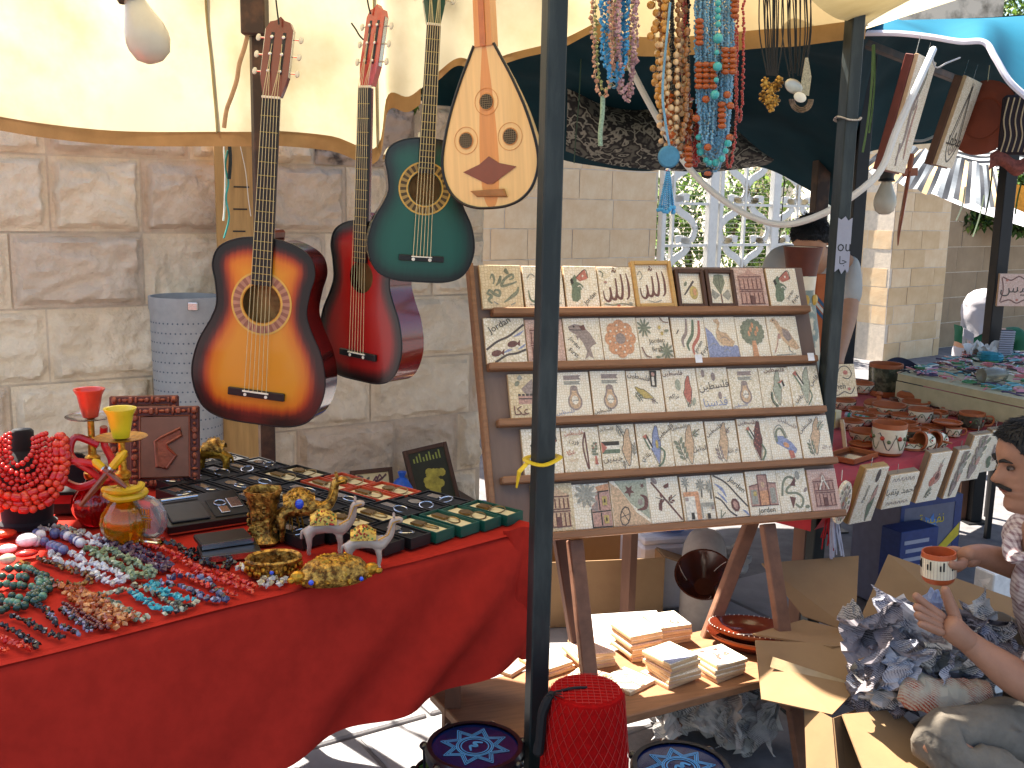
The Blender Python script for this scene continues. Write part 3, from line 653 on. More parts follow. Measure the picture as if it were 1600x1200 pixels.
# ---------------------------------------------------------------- oud
m_spruce = mat('pale spruce', '#e0b878', .4, scale=2, var=.08, stretch=(45, 45, 1.5), coat=.4)
m_spruce2 = mat('orange cedar', '#cf8a45', .4, scale=2, var=.1, stretch=(45, 45, 1.5), coat=.4)
m_pale = mat('pale bowl wood', '#d9b984', .35, var=.1, scale=8, coat=.6)
m_brownw = mat('brown veneer', '#7a3a1c', .35, var=.12, scale=12, coat=.5)
def oud(M, L):
    t = thing('oud', 'pear-shaped blond wooden oud with a brown diamond hanging by the post', 'oud', M)
    half = [(0, 0), (.09, .006), (.18, .038), (.252, .105), (.293, .2), (.303, .3), (.285, .42), (.235, .6), (.165, .78), (.1, .92), (.062, 1.0)]
    R_ = catmull([(x*1.13, y, 0) for x, y in half], 5)
    # face
    b = MB(); n = len(R_)
    cols = [-1, -.36, -.34, .34, .36, 1]
    for k in range(len(cols)-1):
        b.cur = 1 if k == 2 else 0
    xs = [-1, -.6, -.2, .2, .6, 1]
    vs = [(p.x*L*s, 0, p.y*L) for p in R_ for s in xs]
    fs = [(i*6+k, i*6+k+1, (i+1)*6+k+1, (i+1)*6+k) for i in range(n-1) for k in range(5)]
    b.add(vs, fs); b.mi = [1 if (i % 5) == 2 else 0 for i in range(len(fs))]
    b.build('face', [m_spruce, m_spruce2], t)
    # bowl
    b = MB(); N = 18; vs = []
    for p in R_:
        for k in range(N+1):
            a = math.pi*k/N; vs.append((p.x*L*1.0*math.cos(a), .001+p.x*L*.95*math.sin(a), p.y*L))
    b.add(vs, [(i*(N+1)+k, i*(N+1)+k+1, (i+1)*(N+1)+k+1, (i+1)*(N+1)+k) for i in range(n-1) for k in range(N)]).build('bowl', m_pale, t, True)
    MB().tube([(p.x*L, -.001, p.y*L) for p in R_], .0035, 6).build('binding', m_black, t, True)
    MB().tube([(-p.x*L, -.001, p.y*L) for p in R_], .0035, 6).build('binding', m_black, t, True)
    for cx, cz, r in ((0, .655, .047), (-.16, .43, .048), (.155, .43, .048)):
        rs = MB().lathe([(r*L, 0), (r*L, .0012), (r*L*1.08, .0016), (r*L*1.14, .0005)], 24, T(cx*L, -.0004, cz*L) @ RX(90), cap=False).build('rose', m_spruce2, t, True)
        MB().lathe([(.0001, 0), (r*L, 0.0)], 24, T(cx*L, -.0012, cz*L) @ RX(90)).build('rose_hole', mat('dark inside', '#1c130b', .8), rs)  # flat disc, the shade inside the hole put into its dark colour
        b = MB()
        for i in range(-3, 4):
            h = math.sqrt(max(0, 1-(i/3.6)**2))*r*L
            b.box(cx*L+i*r*L/3.6-.0008, cx*L+i*r*L/3.6+.0008, -.0024, -.0014, cz*L-h, cz*L+h); b.box(cx*L-h, cx*L+h, -.0031, -.0025, cz*L+i*r*L/3.6-.0008, cz*L+i*r*L/3.6+.0008)
        b.build('lattice', mat('pale lattice', '#77684e', .6), rs, kind='stuff')
        MB().tube([(cx*L+r*1.75*L*math.cos(a*.2618), -.0008, cz*L+r*1.75*L*math.sin(a*.2618)) for a in range(24)], .0006, 4, closed=True).build('inlay_ring', m_spruce2, rs)
    MB().prism([(-.19*L, .235*L), (-.07*L, .275*L), (0, .32*L), (.07*L, .275*L), (.19*L, .245*L), (.02*L, .15*L), (-.02*L, .15*L)], 0, .002, T(0, -.0004, 0) @ RX(90)).build('diamond_plate', m_brownw, t)
    MB().add([(-.135*L, -.001, .115*L), (.1*L, -.001, .115*L), (.12*L, -.001, .06*L), (-.1*L, -.001, .075*L), (-.13*L, -.012, .112*L), (.095*L, -.012, .112*L), (.115*L, -.007, .07*L), (-.095*L, -.007, .08*L)],
             [(4, 7, 6, 5), (0, 4, 5, 1), (1, 5, 6, 2), (2, 6, 7, 3), (3, 7, 4, 0)]).build('bridge', mat('bridge wood', '#a87a4a', .5), t)
    MB().prism([(-.062*L, .99*L), (.062*L, .99*L), (.055*L, 1.62*L), (-.055*L, 1.62*L)], .0, .03, T(0, .026, 0) @ RX(90)).build('neck', m_spruce2, t)
    MB().box(-.02*L, .02*L, -.0062, -.0042, .99*L, 1.62*L).build('neck_stripe', mat('neck stripe', '#b5662c', .4, coat=.4), t)
    MB().box(-.05*L, .05*L, .0, .16, 1.62*L, 1.66*L, c=.004).build('pegbox', m_brownw, t)
    for i in range(4):
        for s in (-1, 1): MB().tube([(s*.05*L, .03+i*.035, 1.64*L), (s*.11*L, .03+i*.035, 1.64*L)], [.004, .006], 6).build('peg', m_black, t)
    return t
oud(gm(768, 325, 2.42, -27, -4.2), .368)
# wires they hang from
for nm, pts, y in (('thin black wire above the sunburst guitar', [(436, 38), (433, 15), (428, -30), (425, -60)], 2.68), ('thin black wire above the red guitar', [(579, 22), (575, 5), (570, -30), (568, -60)], 2.72), ('black wire end poking left of the red guitar head', [(549, 36), (556, 46), (562, 56), (568, 62)], 2.7)):
    tag(MB().tube(catmull([aty(a, b, y) for a, b in pts], 4), .0022, 5).build('hanging_wire', m_wire, None, True), nm, 'wire')
# ================================================================ RED TABLE
TZ = .8
A_, F_, S_ = V((.06, 2.462, 0)), V((-.757, -.653, 0)).normalized(), V((-.862, .507, 0)).normalized()
m_red = mat('red felt cloth', '#a4291f', .92, var=.08, scale=30, bump=.5, bscale=16, spec=.1)
m_wood = mat('brown stained wood', '#6e4b38', .65, var=.2, scale=8, stretch=(3, 3, .6), bump=.15)
TL, TS = 2.0, 1.12
def tp(f, s, z=TZ): p = A_+F_*f+S_*s; return V((p.x, p.y, z))
tb = thing('red_table', 'long stall table draped in plain red cloth', 'table', (0, 0, 0))
def drop(u, v):
    f = u*TL; p = tp(f, 0); outn = V((.653, -.757, 0))
    h = interp([(0, .31), (.3, .335), (.6, .36), (1.2, .41), (2.2, .46)], f)
    rnd = .02*math.sin(min(1, v*12)*math.pi/2)
    near = math.exp(-f*4); nq = math.exp(-abs(f-.4*v)*3.2)
    q = f-.4*v                                            # the folds slant
    fold = .034*nq*math.sin(q*22+.6)+.018*math.exp(-f*1.3)*math.sin((f-.25*v)*14+1)+.012*math.sin(f*6+v)+.006*noise.noise(V((f*5, v*3, 1)))
    return p+outn*(rnd+fold*v**.7+.03*v)+V((0, 0, .004-max(0, v-.02)*h))-F_*(.03*near*math.sin(v*3)) + V((0, 0, -.0*near))
MB().grid(drop, 110, 26).build('cloth_front', m_red, tb, True)
def top(u, v):
    f, s = u*TL, v*TS; z = TZ+.003+.0035*noise.noise(V((f*4, s*4, 0)))
    z += .02*math.exp(-((s-TS)/.035)**2)*(1+noise.noise(V((f*7, 2, 0))))+.01*math.exp(-(f/.02)**2)
    p = tp(f-.006, s, z); return p+V((.653, -.757, 0))*(.02*max(0, 1-s*20))
MB().grid(top, 60, 40).build('cloth_top', m_red, tb, True)
def side(u, v):
    s = u*TS; p = tp(0, s); h = .38
    return p-F_*(.012+.02*v+.02*v*math.sin(s*20))+V((0, 0, .004-v*h))
MB().grid(side, 40, 12).build('cloth_side', m_red, tb, True)
# corner fold that hangs past the edge
cf = [(838, 822), (846, 860), (852, 900), (848, 950), (838, 1000), (832, 1030)]
c0 = [aty(x-52, y+8-6*i, 2.40) for i, (x, y) in enumerate(cf)]; c1 = [aty(x, y, 2.45) for x, y in cf]; c2 = [aty(x-24, y+2, 2.35) for x, y in cf]
P0, P1_, P2_ = catmull(c0, 4), catmull(c1, 4), catmull(c2, 4)
def corner(u, v):
    i = min(int(v*(len(P0)-1)), len(P0)-1); w_ = v
    a, b, c = P0[i], P2_[i], P1_[i]
    return a*(1-u)**2+b*2*u*(1-u)+c*u*u+V((.0, -.008*math.sin(u*9+v*2), 0))
MB().grid(corner, 14, 20).build('corner_fold', m_red, tb, True)
MB().add([tp(.02, .02, TZ-.04), tp(TL-.02, .02, TZ-.04), tp(TL-.02, TS-.02, TZ-.04), tp(.02, TS-.02, TZ-.04), tp(.02, .02, TZ-.008), tp(TL-.02, .02, TZ-.008), tp(TL-.02, TS-.02, TZ-.008), tp(.02, TS-.02, TZ-.008)],
         [(0, 1, 2, 3), (4, 7, 6, 5), (0, 4, 5, 1), (1, 5, 6, 2), (2, 6, 7, 3), (3, 7, 4, 0)]).build('table_top', m_wood, tb)
for f, s in ((.12, .12), (TL-.12, .12), (.12, TS-.12), (TL-.12, TS-.12)):
    p = tp(f, s, 0); MB().box(p.x-.02, p.x+.02, p.y-.02, p.y+.02, .012, TZ-.041).build('leg', m_wood, tb)
tag(MB().tube(catmull([tp(.3, TS-.04, .815), tp(.45, TS-.01, .835), tp(.6, TS-.06, .83), tp(.75, TS-.02, .84), tp(.95, TS-.06, .82)], 5), [.012, .02, .026, .028, .03, .03, .032, .034, .033, .03, .03, .028, .03, .032, .03, .028, .026, .024, .02, .015, .01], 8, flat=.6).build('rolled_cloth', mat('bright red satin', '#b8232a', .45, var=.1), None, True), 'bright red satin cloth bunched at the back of the red table', 'cloth')

# ---------------------------------------------------------------- key ring gift boxes in rows by the table corner
m_cream = mat('cream lining', '#d8c79a', .8, var=.05); m_blackf = mat('black foam', '#18171a', .75, var=.2)
m_gr = mat('green card', '#0f4a3d', .45, var=.1); m_or = mat('orange card', '#b8401f', .5, var=.1); m_bk = mat('black card', '#151416', .4)
m_brass = mat('antique brass', '#8a6f45', .35, metal=.9, var=.25, scale=60); m_silver = mat('silver metal', '#c4c4c8', .22, metal=1, var=.08)
KM = frame(V((0, 0, 0)), S_, -F_, V((0, 0, 1)))
ord_ = ['first', 'second', 'third', 'fourth', 'fifth', 'sixth', 'seventh', 'eighth']
def giftbox(c, r, outer, inner, label, k):
    L, W, H = .148, .064, .026
    p = tp(.045+r*.073, .035+c*.158, TZ+.008)
    t = thing('gift_box', label, 'gift box', T(*p) @ KM @ RZ(rng.uniform(-2, 2)), 'open key ring boxes at the table corner')
    b = MB(); b.box(0, L, 0, W, 0, .004); b.box(0, .004, 0, W, .0041, H); b.box(L-.004, L, 0, W, .0041, H); b.box(.0041, L-.0041, 0, .004, .0041, H); b.box(.0041, L-.0041, W-.004, W, .0041, H)
    b.build('tray', outer, t)
    MB().box(.0045, L-.0045, .0045, W-.0045, .0042, H-.004 if inner is m_blackf else H-.007, c=.002).build('lining', inner, t)
    zz = H-.003; mm = m_silver if inner is m_blackf else m_brass
    a = .045+.02*rng.random(); rr = .017+.004*rng.random()
    MB().tube([(a+rr*math.cos(q*.3927), W/2+rr*math.sin(q*.3927), zz+.001+.004*math.sin(q*.39+k)) for q in range(16)], .0018, 6, closed=True).build('key_ring', mm, t, True)
    x0 = a+rr+.004
    fo = [[(0, -.012), (.035, -.014), (.038, .012), (.004, .014)], [(0, -.008), (.014, -.017), (.034, -.012), (.04, .004), (.026, .016), (.006, .011)], [(0, -.01), (.045, -.01), (.045, .01), (0, .01)]][k % 3]
    MB().prism([(x0+x, W/2+y) for x, y in fo], zz-.002, zz+.003).build('fob', mm, t)
    MB().tube([(a+rr, W/2, zz+.002), (x0+.002, W/2, zz+.002)], .0013, 5).build('chain', mm, t)
k = 0
for c in range(7):
    for r in range(9):
        if c == 0: kd = 'g' if r < 4 else ('k' if r < 6 else None)
        elif c == 1: kd = 'k' if r < 3 else ('c' if r < 5 else ('k' if r < 7 else None))
        elif c == 2: kd = 'o' if r in (0, 1) else ('k' if r < 6 else None)
        elif c == 3: kd = 'o' if r < 2 else ('k' if r < 6 else None)
        elif c == 4: kd = 'c' if r < 2 else ('k' if r < 6 else None)
        elif c == 5: kd = 'k' if r < 5 else None
        else: kd = 'k' if r < 4 else None
        if not kd: continue
        nm = {'g': 'green cream-lined gift box', 'k': 'black key ring box', 'c': 'dark cream-lined gift box', 'o': 'orange cream-lined gift box'}[kd]
        lab = '%s, %s row from the front edge, %s from the right' % (nm, ord_[c], ord_[r])
        giftbox(c, r, {'g': m_gr, 'k': m_bk, 'c': m_bk, 'o': m_or}[kd], m_blackf if kd == 'k' else m_cream, lab, k); k += 1

# ---------------------------------------------------------------- strands of beads laid on the cloth
def rings_path(pts, z): return catmull([onz(x, y, z) for x, y in pts], 8)
def walk(P, step):
    out = []; acc = 0; last = P[0]; out.append(P[0])
    for a, b in zip(P, P[1:]):
        d = (b-a).length
        while acc+d >= step:
            t = (step-acc)/d; a = a.lerp(b, t); out.append(a); d = (b-a).length; acc = 0
        acc += d
    return out
def flat_necklace(label, mats, paths, r, chip=True, lay=1, spread=.6, name='bead_necklace'):
    t = thing(name, label, 'necklace', onz(*paths[0][0], TZ), 'bead necklaces spread on the red table'); inv = t.matrix_world.inverted() if False else T(*(-t.location))
    for m in mats: pass
    b = MB(inv)
    for pth in paths:
        for l in range(lay):
            for p in walk(rings_path(pth, TZ), r*(.72 if chip else 1.5)):
                q = p+V((rng.gauss(0, r*spread), rng.gauss(0, r*spread), TZ*0+.009+r*.75+l*r*1.1*rng.random()))
                b.cur = rng.randrange(len(mats))
                if chip: b.chip(q, r*.88)
                else: b.sph(q, r*rng.uniform(.9, 1.1), 8, 6)
    b.build('beads', mats, t, not chip, kind='stuff')
    P = walk(rings_path(paths[0], TZ), r*1.05)
    MB(inv).tube([q+V((0, 0, .008+r*.5)) for q in P[::2]], .0008, 4).build('thread', m_wire, t)
def gem(n, c, r=.2, tr=.0, **k): return mat(n, c, r, var=.25, scale=40, trans=tr, coat=.3, **k)
g_coral = gem('red coral', '#b3201a'); g_coral2 = gem('orange coral', '#c43a22')
g_dk = gem('dark stone', '#2a2226'); g_dk2 = gem('black stone', '#131214'); g_tiger = gem('tiger eye', '#4a2c14'); g_tiger2 = gem('tiger eye gold', '#7a5220')
g_opal = gem('opal glass', '#d9dbe6', tr=.3); g_clear = gem('clear quartz', '#d8d4d0', tr=.4); g_aven = gem('green aventurine', '#6f8060'); g_aven2 = gem('pale aventurine', '#87967a')
g_amet = gem('amethyst', '#4d3348'); g_carn = gem('carnelian', '#a8501c', tr=.2); g_carn2 = gem('pale carnelian', '#c98a58', tr=.2)
g_moss = gem('moss agate', '#56604e'); g_moss2 = gem('pale agate', '#a8a690'); g_turq = gem('turquoise', '#2f98a8', .4); g_sod = gem('sodalite', '#3a3f63'); g_sod2 = gem('pale sodalite', '#7a7c9c')
g_garn = gem('garnet', '#5a1412'); g_green = gem('deep green bead', '#1f4238'); g_green2 = gem('jade bead', '#4f7d68'); g_citr = gem('citrine', '#d9c79a', tr=.3); g_white = gem('white bead', '#d8d6dc', .3); g_blueg = gem('blue grey bead', '#565a86')
NK = [
 ('deep green bead necklace in several strands at the left edge', [g_green, g_green, g_green2], [[(-20, 905), (20, 898), (60, 905), (72, 925), (50, 940), (-20, 945)], [(-20, 918), (40, 912), (70, 930), (40, 950), (-20, 955)], [(-20, 930), (30, 925), (62, 938), (30, 960), (-15, 966)]], .0085, False, 1),
 ('brown tiger eye chip necklace bent in a hairpin', [g_tiger, g_tiger, g_tiger2], [[(30, 887), (60, 906), (90, 920), (125, 922), (142, 912), (120, 902), (90, 893), (58, 881)]], .007, True, 1),
 ('milky white opal chip necklace', [g_opal, g_opal, g_clear], [[(80, 874), (95, 888), (120, 893), (150, 908), (165, 920), (195, 918), (185, 905), (150, 893), (125, 880), (108, 872)]], .0085, True, 1),
 ('pale green stone chip necklace lying double', [g_aven, g_aven2], [[(138, 868), (160, 882), (190, 898), (215, 914), (236, 908), (222, 896), (190, 880), (165, 868)]], .0085, True, 2),
 ('purple amethyst chip necklace beside the pale green one', [g_amet], [[(165, 858), (190, 868), (220, 884), (250, 900), (264, 894), (240, 880), (215, 868), (185, 855)]], .008, True, 2),
 ('long red coral chip necklace trailing to the table edge', [g_coral, g_coral2], [[(205, 862), (240, 880), (275, 902), (310, 918), (345, 932), (372, 940)], [(215, 857), (255, 866), (290, 885), (320, 900), (360, 910), (398, 925)], [(300, 900), (335, 912), (370, 922), (395, 934)]], .0065, True, 1),
 ('black stone chip necklace in front of the black cases', [g_dk2, g_dk], [[(262, 855), (295, 868), (325, 880), (358, 884), (350, 896), (320, 888), (285, 872)]], .008, True, 1),
 ('clear yellow quartz chip necklace by the gold boxes', [g_citr, g_clear], [[(368, 896), (385, 900), (400, 908), (420, 915), (445, 918)], [(400, 922), (425, 925), (452, 915)]], .009, True, 1),
 ('orange carnelian chip necklace in a thick bundle', [g_carn, g_carn, g_carn2], [[(96, 930), (120, 932), (150, 945), (175, 965), (200, 985)], [(100, 938), (130, 948), (160, 968), (185, 990)], [(98, 925), (140, 938), (180, 960), (205, 978)], [(110, 945), (140, 962), (170, 982)]], .0085, True, 1),
 ('grey green pebble necklace beside the carnelian bundle', [g_moss, g_moss2], [[(152, 940), (180, 935), (205, 930)], [(160, 944), (185, 958), (210, 970), (234, 976)], [(175, 950), (200, 966), (220, 980)]], .0072, True, 1),
 ('bright turquoise stone necklace', [g_turq], [[(208, 936), (225, 948), (245, 958), (266, 966)], [(232, 922), (245, 932), (262, 940), (300, 948)]], .0085, True, 1),
 ('dark agate chip necklace next to the turquoise stones', [g_moss, g_moss2, g_dk], [[(208, 925), (235, 930), (255, 945), (280, 956), (305, 956)], [(258, 970), (285, 962), (310, 950)]], .0072, True, 1),
 ('blue sodalite chip necklace bent in a wide loop', [g_sod, g_sod2, g_dk], [[(242, 918), (265, 922), (290, 928), (312, 938), (335, 948), (365, 946)], [(268, 912), (295, 910), (320, 916), (335, 930), (350, 942)]], .008, True, 1),
 ('dark bead strand with grey stones below the carnelian bundle', [g_dk, g_sod2, g_dk2], [[(60, 955), (80, 970), (92, 985), (110, 995), (124, 1002)], [(98, 960), (115, 975), (135, 988), (145, 996)]], .0058, True, 1),
 ('dark red garnet bead strands', [g_garn], [[(102, 952), (125, 965), (150, 980), (172, 990)], [(100, 958), (120, 972), (140, 984), (160, 993)]], .0045, False, 1),
 ('black chip strand with silver clasp', [g_dk, g_dk2], [[(20, 972), (45, 983), (70, 997), (100, 1008)]], .006, True, 1),
 ('black chip strand nearest the front edge', [g_dk2, g_dk], [[(-10, 982), (20, 995), (45, 1008), (62, 1020)]], .006, True, 1),
 ('short red coral strand at the front left edge', [g_coral, g_coral2], [[(-15, 1003), (10, 1010), (30, 1018), (48, 1024)], [(-20, 1012), (0, 1022), (10, 1030)]], .006, True, 1),
 ('blue and white round bead necklace in the sun', [g_blueg, g_white, g_blueg], [[(58, 846), (85, 844), (110, 850), (130, 862)], [(62, 858), (85, 865), (105, 870)]], .012, False, 1),
 ('clear grey crystal chip necklace behind the blue beads', [g_clear, g_moss2], [[(60, 826), (85, 830), (110, 834), (135, 840)], [(62, 834), (95, 840), (125, 845)]], .008, True, 1),
 ('sparkling white crystal chip necklace before the amber water pipe', [g_opal, g_white], [[(110, 848), (135, 845), (160, 852), (182, 858)], [(120, 855), (150, 860), (175, 866)]], .0088, True, 1),
]
for a in NK: flat_necklace(*a)
for (px, py, rr, m, lab) in ((43, 852, (.024, .02, .016), g_white, 'smooth white egg stone among the necklaces'), (8, 838, (.026, .02, .01), g_coral2, 'flat orange stone disc at the left edge'), (42, 868, (.024, .014, .008), g_coral, 'red stone bead lying under the white egg'), (12, 862, (.02, .012, .01), g_white, 'oval white stone pendant at the left edge'), (12, 880, (.018, .014, .012), g_moss2, 'grey agate pebble at the left edge')):
    p = onz(px, py, TZ+.012); tag(MB().sph((0, 0, 0), rr, 14, 9).build('polished_stone', m, None, True, M=T(p.x, p.y, TZ+.009+rr[2]) @ RZ(30)), lab, 'stone')
# ================================================================ GOODS STANDING ON THE RED TABLE
def std(px, py, z=TZ+.008): return onz(px, py, z)
m_velvet = mat('black velvet', '#0d0c10', .9, var=.2, spec=.2, sheen=.2)
m_gold = mat('gilt metal', '#b8862e', .3, metal=.85, var=.3, scale=90, bump=.5, bscale=160)
m_gold2 = mat('old gilt relief', '#54340e', .3, metal=.7, scale=70, col2='#c99a48', ramp=(.4, .6), bump=1, bscale=120)
m_copper = mat('copper relief', '#8a4a34', .4, metal=.5, var=.2, scale=50, bump=.3)
m_rgl = mat('red glass', '#c40d14', .05, var=.1, trans=.75, coat=.5); m_ygl = mat('amber glass', '#e0930f', .05, var=.1, trans=.75, coat=.5)
m_glass = mat('clear glass', '#f2f4f6', .02, var=.01, trans=1.0)
m_blueg = mat('blue gem', '#1046c8', .08, coat=1, var=.2); m_cup = mat('red ceramic', '#d4442c', .3, coat=.6, var=.08); m_cupy = mat('yellow ceramic', '#d8c024', .35, coat=.5, var=.06)
m_redhose = mat('red hose', '#b3141a', .35, coat=.4); m_yelhose = mat('yellow hose', '#c9a214', .4); m_amberw = mat('brown mouthpiece', '#6e3316', .3, coat=.6)
# black bust with coral strands
bp_ = std(44, 822); t = thing('necklace_bust', 'black velvet display bust at the left end of the red table', 'bust', T(*bp_) @ RZ(22))
MB().lathe([(.055, 0), (.058, .004), (.058, .012), (.05, .018), (.052, .05), (.062, .1), (.07, .13), (.066, .155), (.046, .175), (.026, .19), (.022, .215), (.022, .235), (.018, .24), (0, .241)], 28, SC(1.15, .8, 1)).build('torso', m_velvet, t, True)
cn = thing('coral_necklace', 'red coral bead necklaces looped round the black bust', 'necklace', T(*bp_) @ RZ(22) @ T(0, 0, .0) @ SC(1.12))
bead = MB().sph((0, 0, 0), 1, 10, 7).mesh('bead', g_coral2, True); bead2 = MB().lathe([(.3, -1.3), (.85, -1), (1, -.6), (1, .6), (.85, 1), (.3, 1.3)], 8).mesh('bead', g_coral, True)
bs = MB()
for k in range(11):
    w_ = .022+.0062*k; d = .05+.0075*k; r = .0058 if k < 7 else .0088
    P = []
    for q in range(41):
        a = math.pi*q/40; x = -w_*math.cos(a)*(1+.25*math.sin(a)); z = .205-d*math.sin(a)**.8-.012*(k % 3)*math.sin(a)
        y = -(.026+.05*math.sin(a)**.7*(1 if k < 6 else 1.05)+.004*(k % 2)+.0025*k)*.92
        P.append(V((x, y, z+.006*math.cos(a*3+k))))
    W = walk(P, r*1.95)
    for i, p in enumerate(W):
        if k < 7: bs.sph(p, r*rng.uniform(.85, 1.1), 8, 6)
        else:
            dvec = (W[min(i+1, len(W)-1)]-W[max(i-1, 0)]).normalized()
            me = bead if (i+k) % 3 else bead2
            obj('bead', me, cn, None, T(*p) @ dvec.to_track_quat('Z', 'Y').to_matrix().to_4x4() @ SC(r*rng.uniform(.85, 1.1), r*rng.uniform(.85, 1.1), r))
bs.build('small_beads', g_coral, cn, True, kind='stuff')
for i in range(7):
    a = i/6; obj('bead', bead, cn, None, T(lerp(-.1, .012, a), -.082, lerp(.055, .1, a**1.8)) @ SC(.0092))
# water pipes
def hookah(name, label, p, H, glass, cup, hose, plate, pipes):
    t = thing(name, label, 'water pipe', T(*p))
    MB().lathe([(.03, 0), (.036, .004), (.05, .03), (.054, .05), (.05, .072), (.034, .095), (.02, .108), (.018, .115)], 40, fl=lambda q, r, z: r*(1+.035*math.cos(q*14)*(1 if .005 < z < .1 else 0))).build('glass_base', glass, t, True)
    MB().lathe([(.02, .1155), (.022, .12), (.022, .13), (.014, .136), (.012, .15), (.018, .158), (.018, .168), (.01, .175), (.009, .2), (.014, .206), (.014, .212), (.008, .218), (.008, H-.075)], 20).build('stem', m_gold if plate is not m_chrome else m_chrome, t, True)
    MB().lathe([(.0, H-.0745), (.03, H-.074), (.056, H-.068), (.058, H-.066), (.03, H-.0715), (0, H-.072)], 28).build('ash_plate', plate, t, True)
    MB().lathe([(.012, H-.0712), (.018, H-.068), (.024, H-.04), (.029, H-.015), (.036, H-.002), (.036, H), (.031, H-.001), (.025, H-.018), (.02, H-.05), (0, H-.055)], 28).build('clay_bowl', cup, t, True)
    for i, pth in enumerate(hose[1]):
        MB().tube(catmull(pth, 7), hose[2], 8).build('hose', hose[0], t, True)
    for a, b_ in pipes:
        a, b_ = V(a), V(b_)
        pp = MB().tube([a, a.lerp(b_, .25), a.lerp(b_, .5), a.lerp(b_, .75), b_], [.0045, .0065, .0075, .007, .008], 8).build('mouthpiece', m_amberw, t, True)
        MB().tube([b_, b_+(b_-a)*.05], .0085, 8).build('ferrule', m_chrome, pp, True)
        MB().tube([b_+(b_-a)*.055, b_+(b_-a)*.35, b_+(b_-a)*.5], [.009, .01, .004], 8).build('tip', hose[0], pp, True)
    return t
p = std(150, 818); hookah('water_pipe', 'red glass water pipe with orange-red clay bowl', p, .335, m_rgl, m_cup, (m_redhose, [[(.02, -.01, .2), (-.03, -.02, .22), (-.035, -.04, .18), (.01, -.05, .15), (.05, -.04, .12), (.05, -.01, .16), (.03, .0, .2), (.035, -.01, .245)], [(-.055, -.02, .14), (-.06, -.045, .165), (-.02, -.055, .17), (.03, -.05, .16), (.04, -.04, .13), (-.01, -.045, .105), (-.05, -.04, .115)]], .009), m_glass, [])
p = std(197, 848); hookah('water_pipe', 'amber glass water pipe with yellow clay bowl', p, .318, m_ygl, m_cupy, (m_yelhose, [[(-.03, -.03, .125), (0, -.045, .118), (.04, -.03, .12), (.045, .01, .122), (0, .04, .12), (-.04, .01, .124), (-.03, -.025, .132), (.01, -.045, .135), (.045, -.03, .14), (.05, -.02, .15)]], .0085), m_glass if False else m_gold, [((-.075, -.06, .105), (-.005, -.055, .19)), ((.03, -.06, .15), (-.02, -.055, .19))])
# crystal plaque
p = std(232, 850); t = thing('crystal_plaque', 'round faceted crystal plaque with a gold emblem on a glass foot', 'plaque', T(*p) @ RZ(-14))
MB().box(-.04, .04, -.018, .018, 0, .016, c=.006).build('foot', m_glass, t)
MB().lathe([(0, -.011), (.043, -.011), (.05, -.004), (.05, .004), (.043, .011), (0, .011)], 16, T(0, 0, .065) @ RX(90)).build('disc', mat('crystal', '#dfe6ea', .04, var=.02, trans=.82, coat=.6), t)
MB().tube([(.0495*math.cos(q*.3927), 0, .065+.0495*math.sin(q*.3927)) for q in range(16)], .0035, 6, closed=True).build('facet_rim', MATS['crystal'], t)
b = MB()
for i in range(6): b.box(-.017+i*.0058, -.0142+i*.0058, -.0135, -.0125, .042, .06)
b.box(-.019, .019, -.0135, -.0125, .062, .066); b.box(-.016, .016, -.0135, -.0125, .07, .073)
for i in range(5): b.box(-.015+i*.0065, -.012+i*.0065, -.0135, -.0125, .075, .088)
b.build('gold_emblem', m_gold, t, kind='stuff')
# embossed copper pictures
def relief(label, px, py, w_, h_, y, yaw, tilt):
    o = aty(px, py, y); t = thing('copper_plaque', label, 'plaque', T(*o) @ RZ(yaw) @ RX(-tilt), 'embossed copper pictures')
    MB().box(-w_/2, w_/2, 0, .012, 0, h_, c=.004).build('board', mat('dark copper board', '#5c2a20', .4, metal=.3), t)
    b = MB()
    for k in range(44):
        q = k/44*4; s = int(q); f = q-s
        x, z = [(lerp(-1, 1, f), -1), (1, lerp(-1, 1, f)), (lerp(1, -1, f), 1), (-1, lerp(1, -1, f))][s]
        b.sph((x*(w_/2-.014), -.003, h_/2+z*(h_/2-.014)), (.008+.003*math.sin(k*2.1), .005, .008+.003*math.cos(k*1.7)), 6, 4)
    b.build('ornament', m_copper, t, True, kind='stuff')
    MB().box(-w_/2+.028, w_/2-.028, -.005, -.0005, .028, h_-.028, c=.002).build('panel', mat('brushed copper', '#7a5444', .45, metal=.6), t)
    b = MB()                                             # raised map figure
    pl = [(-.02, -.05), (.005, -.055), (.03, -.02), (.01, .0), (.005, .012), (.045, .035), (.042, .055), (-.01, .03), (-.025, .02)]
    b.prism([(x, h_/2-.005+z) for x, z in pl], .005, .0085, RX(90)); b.tube([(x, -.008, h_/2-.005+z) for x, z in pl], .0045, 6, closed=True); b.build('raised_map', m_copper, t, True)
    MB().tube([(x, -.005, z) for x, z in ((-w_/2+.027, .027), (w_/2-.027, .027), (w_/2-.027, h_-.027), (-w_/2+.027, h_-.027))], .003, 6, closed=True).build('rim', m_copper, t, True)
relief('large embossed copper picture with a raised map, behind the water pipes', 258, 762, .185, .225, 2.72, 12, 16)
relief('embossed copper picture half hidden behind the other copper one', 226, 752, .19, .245, 2.82, 12, 14)
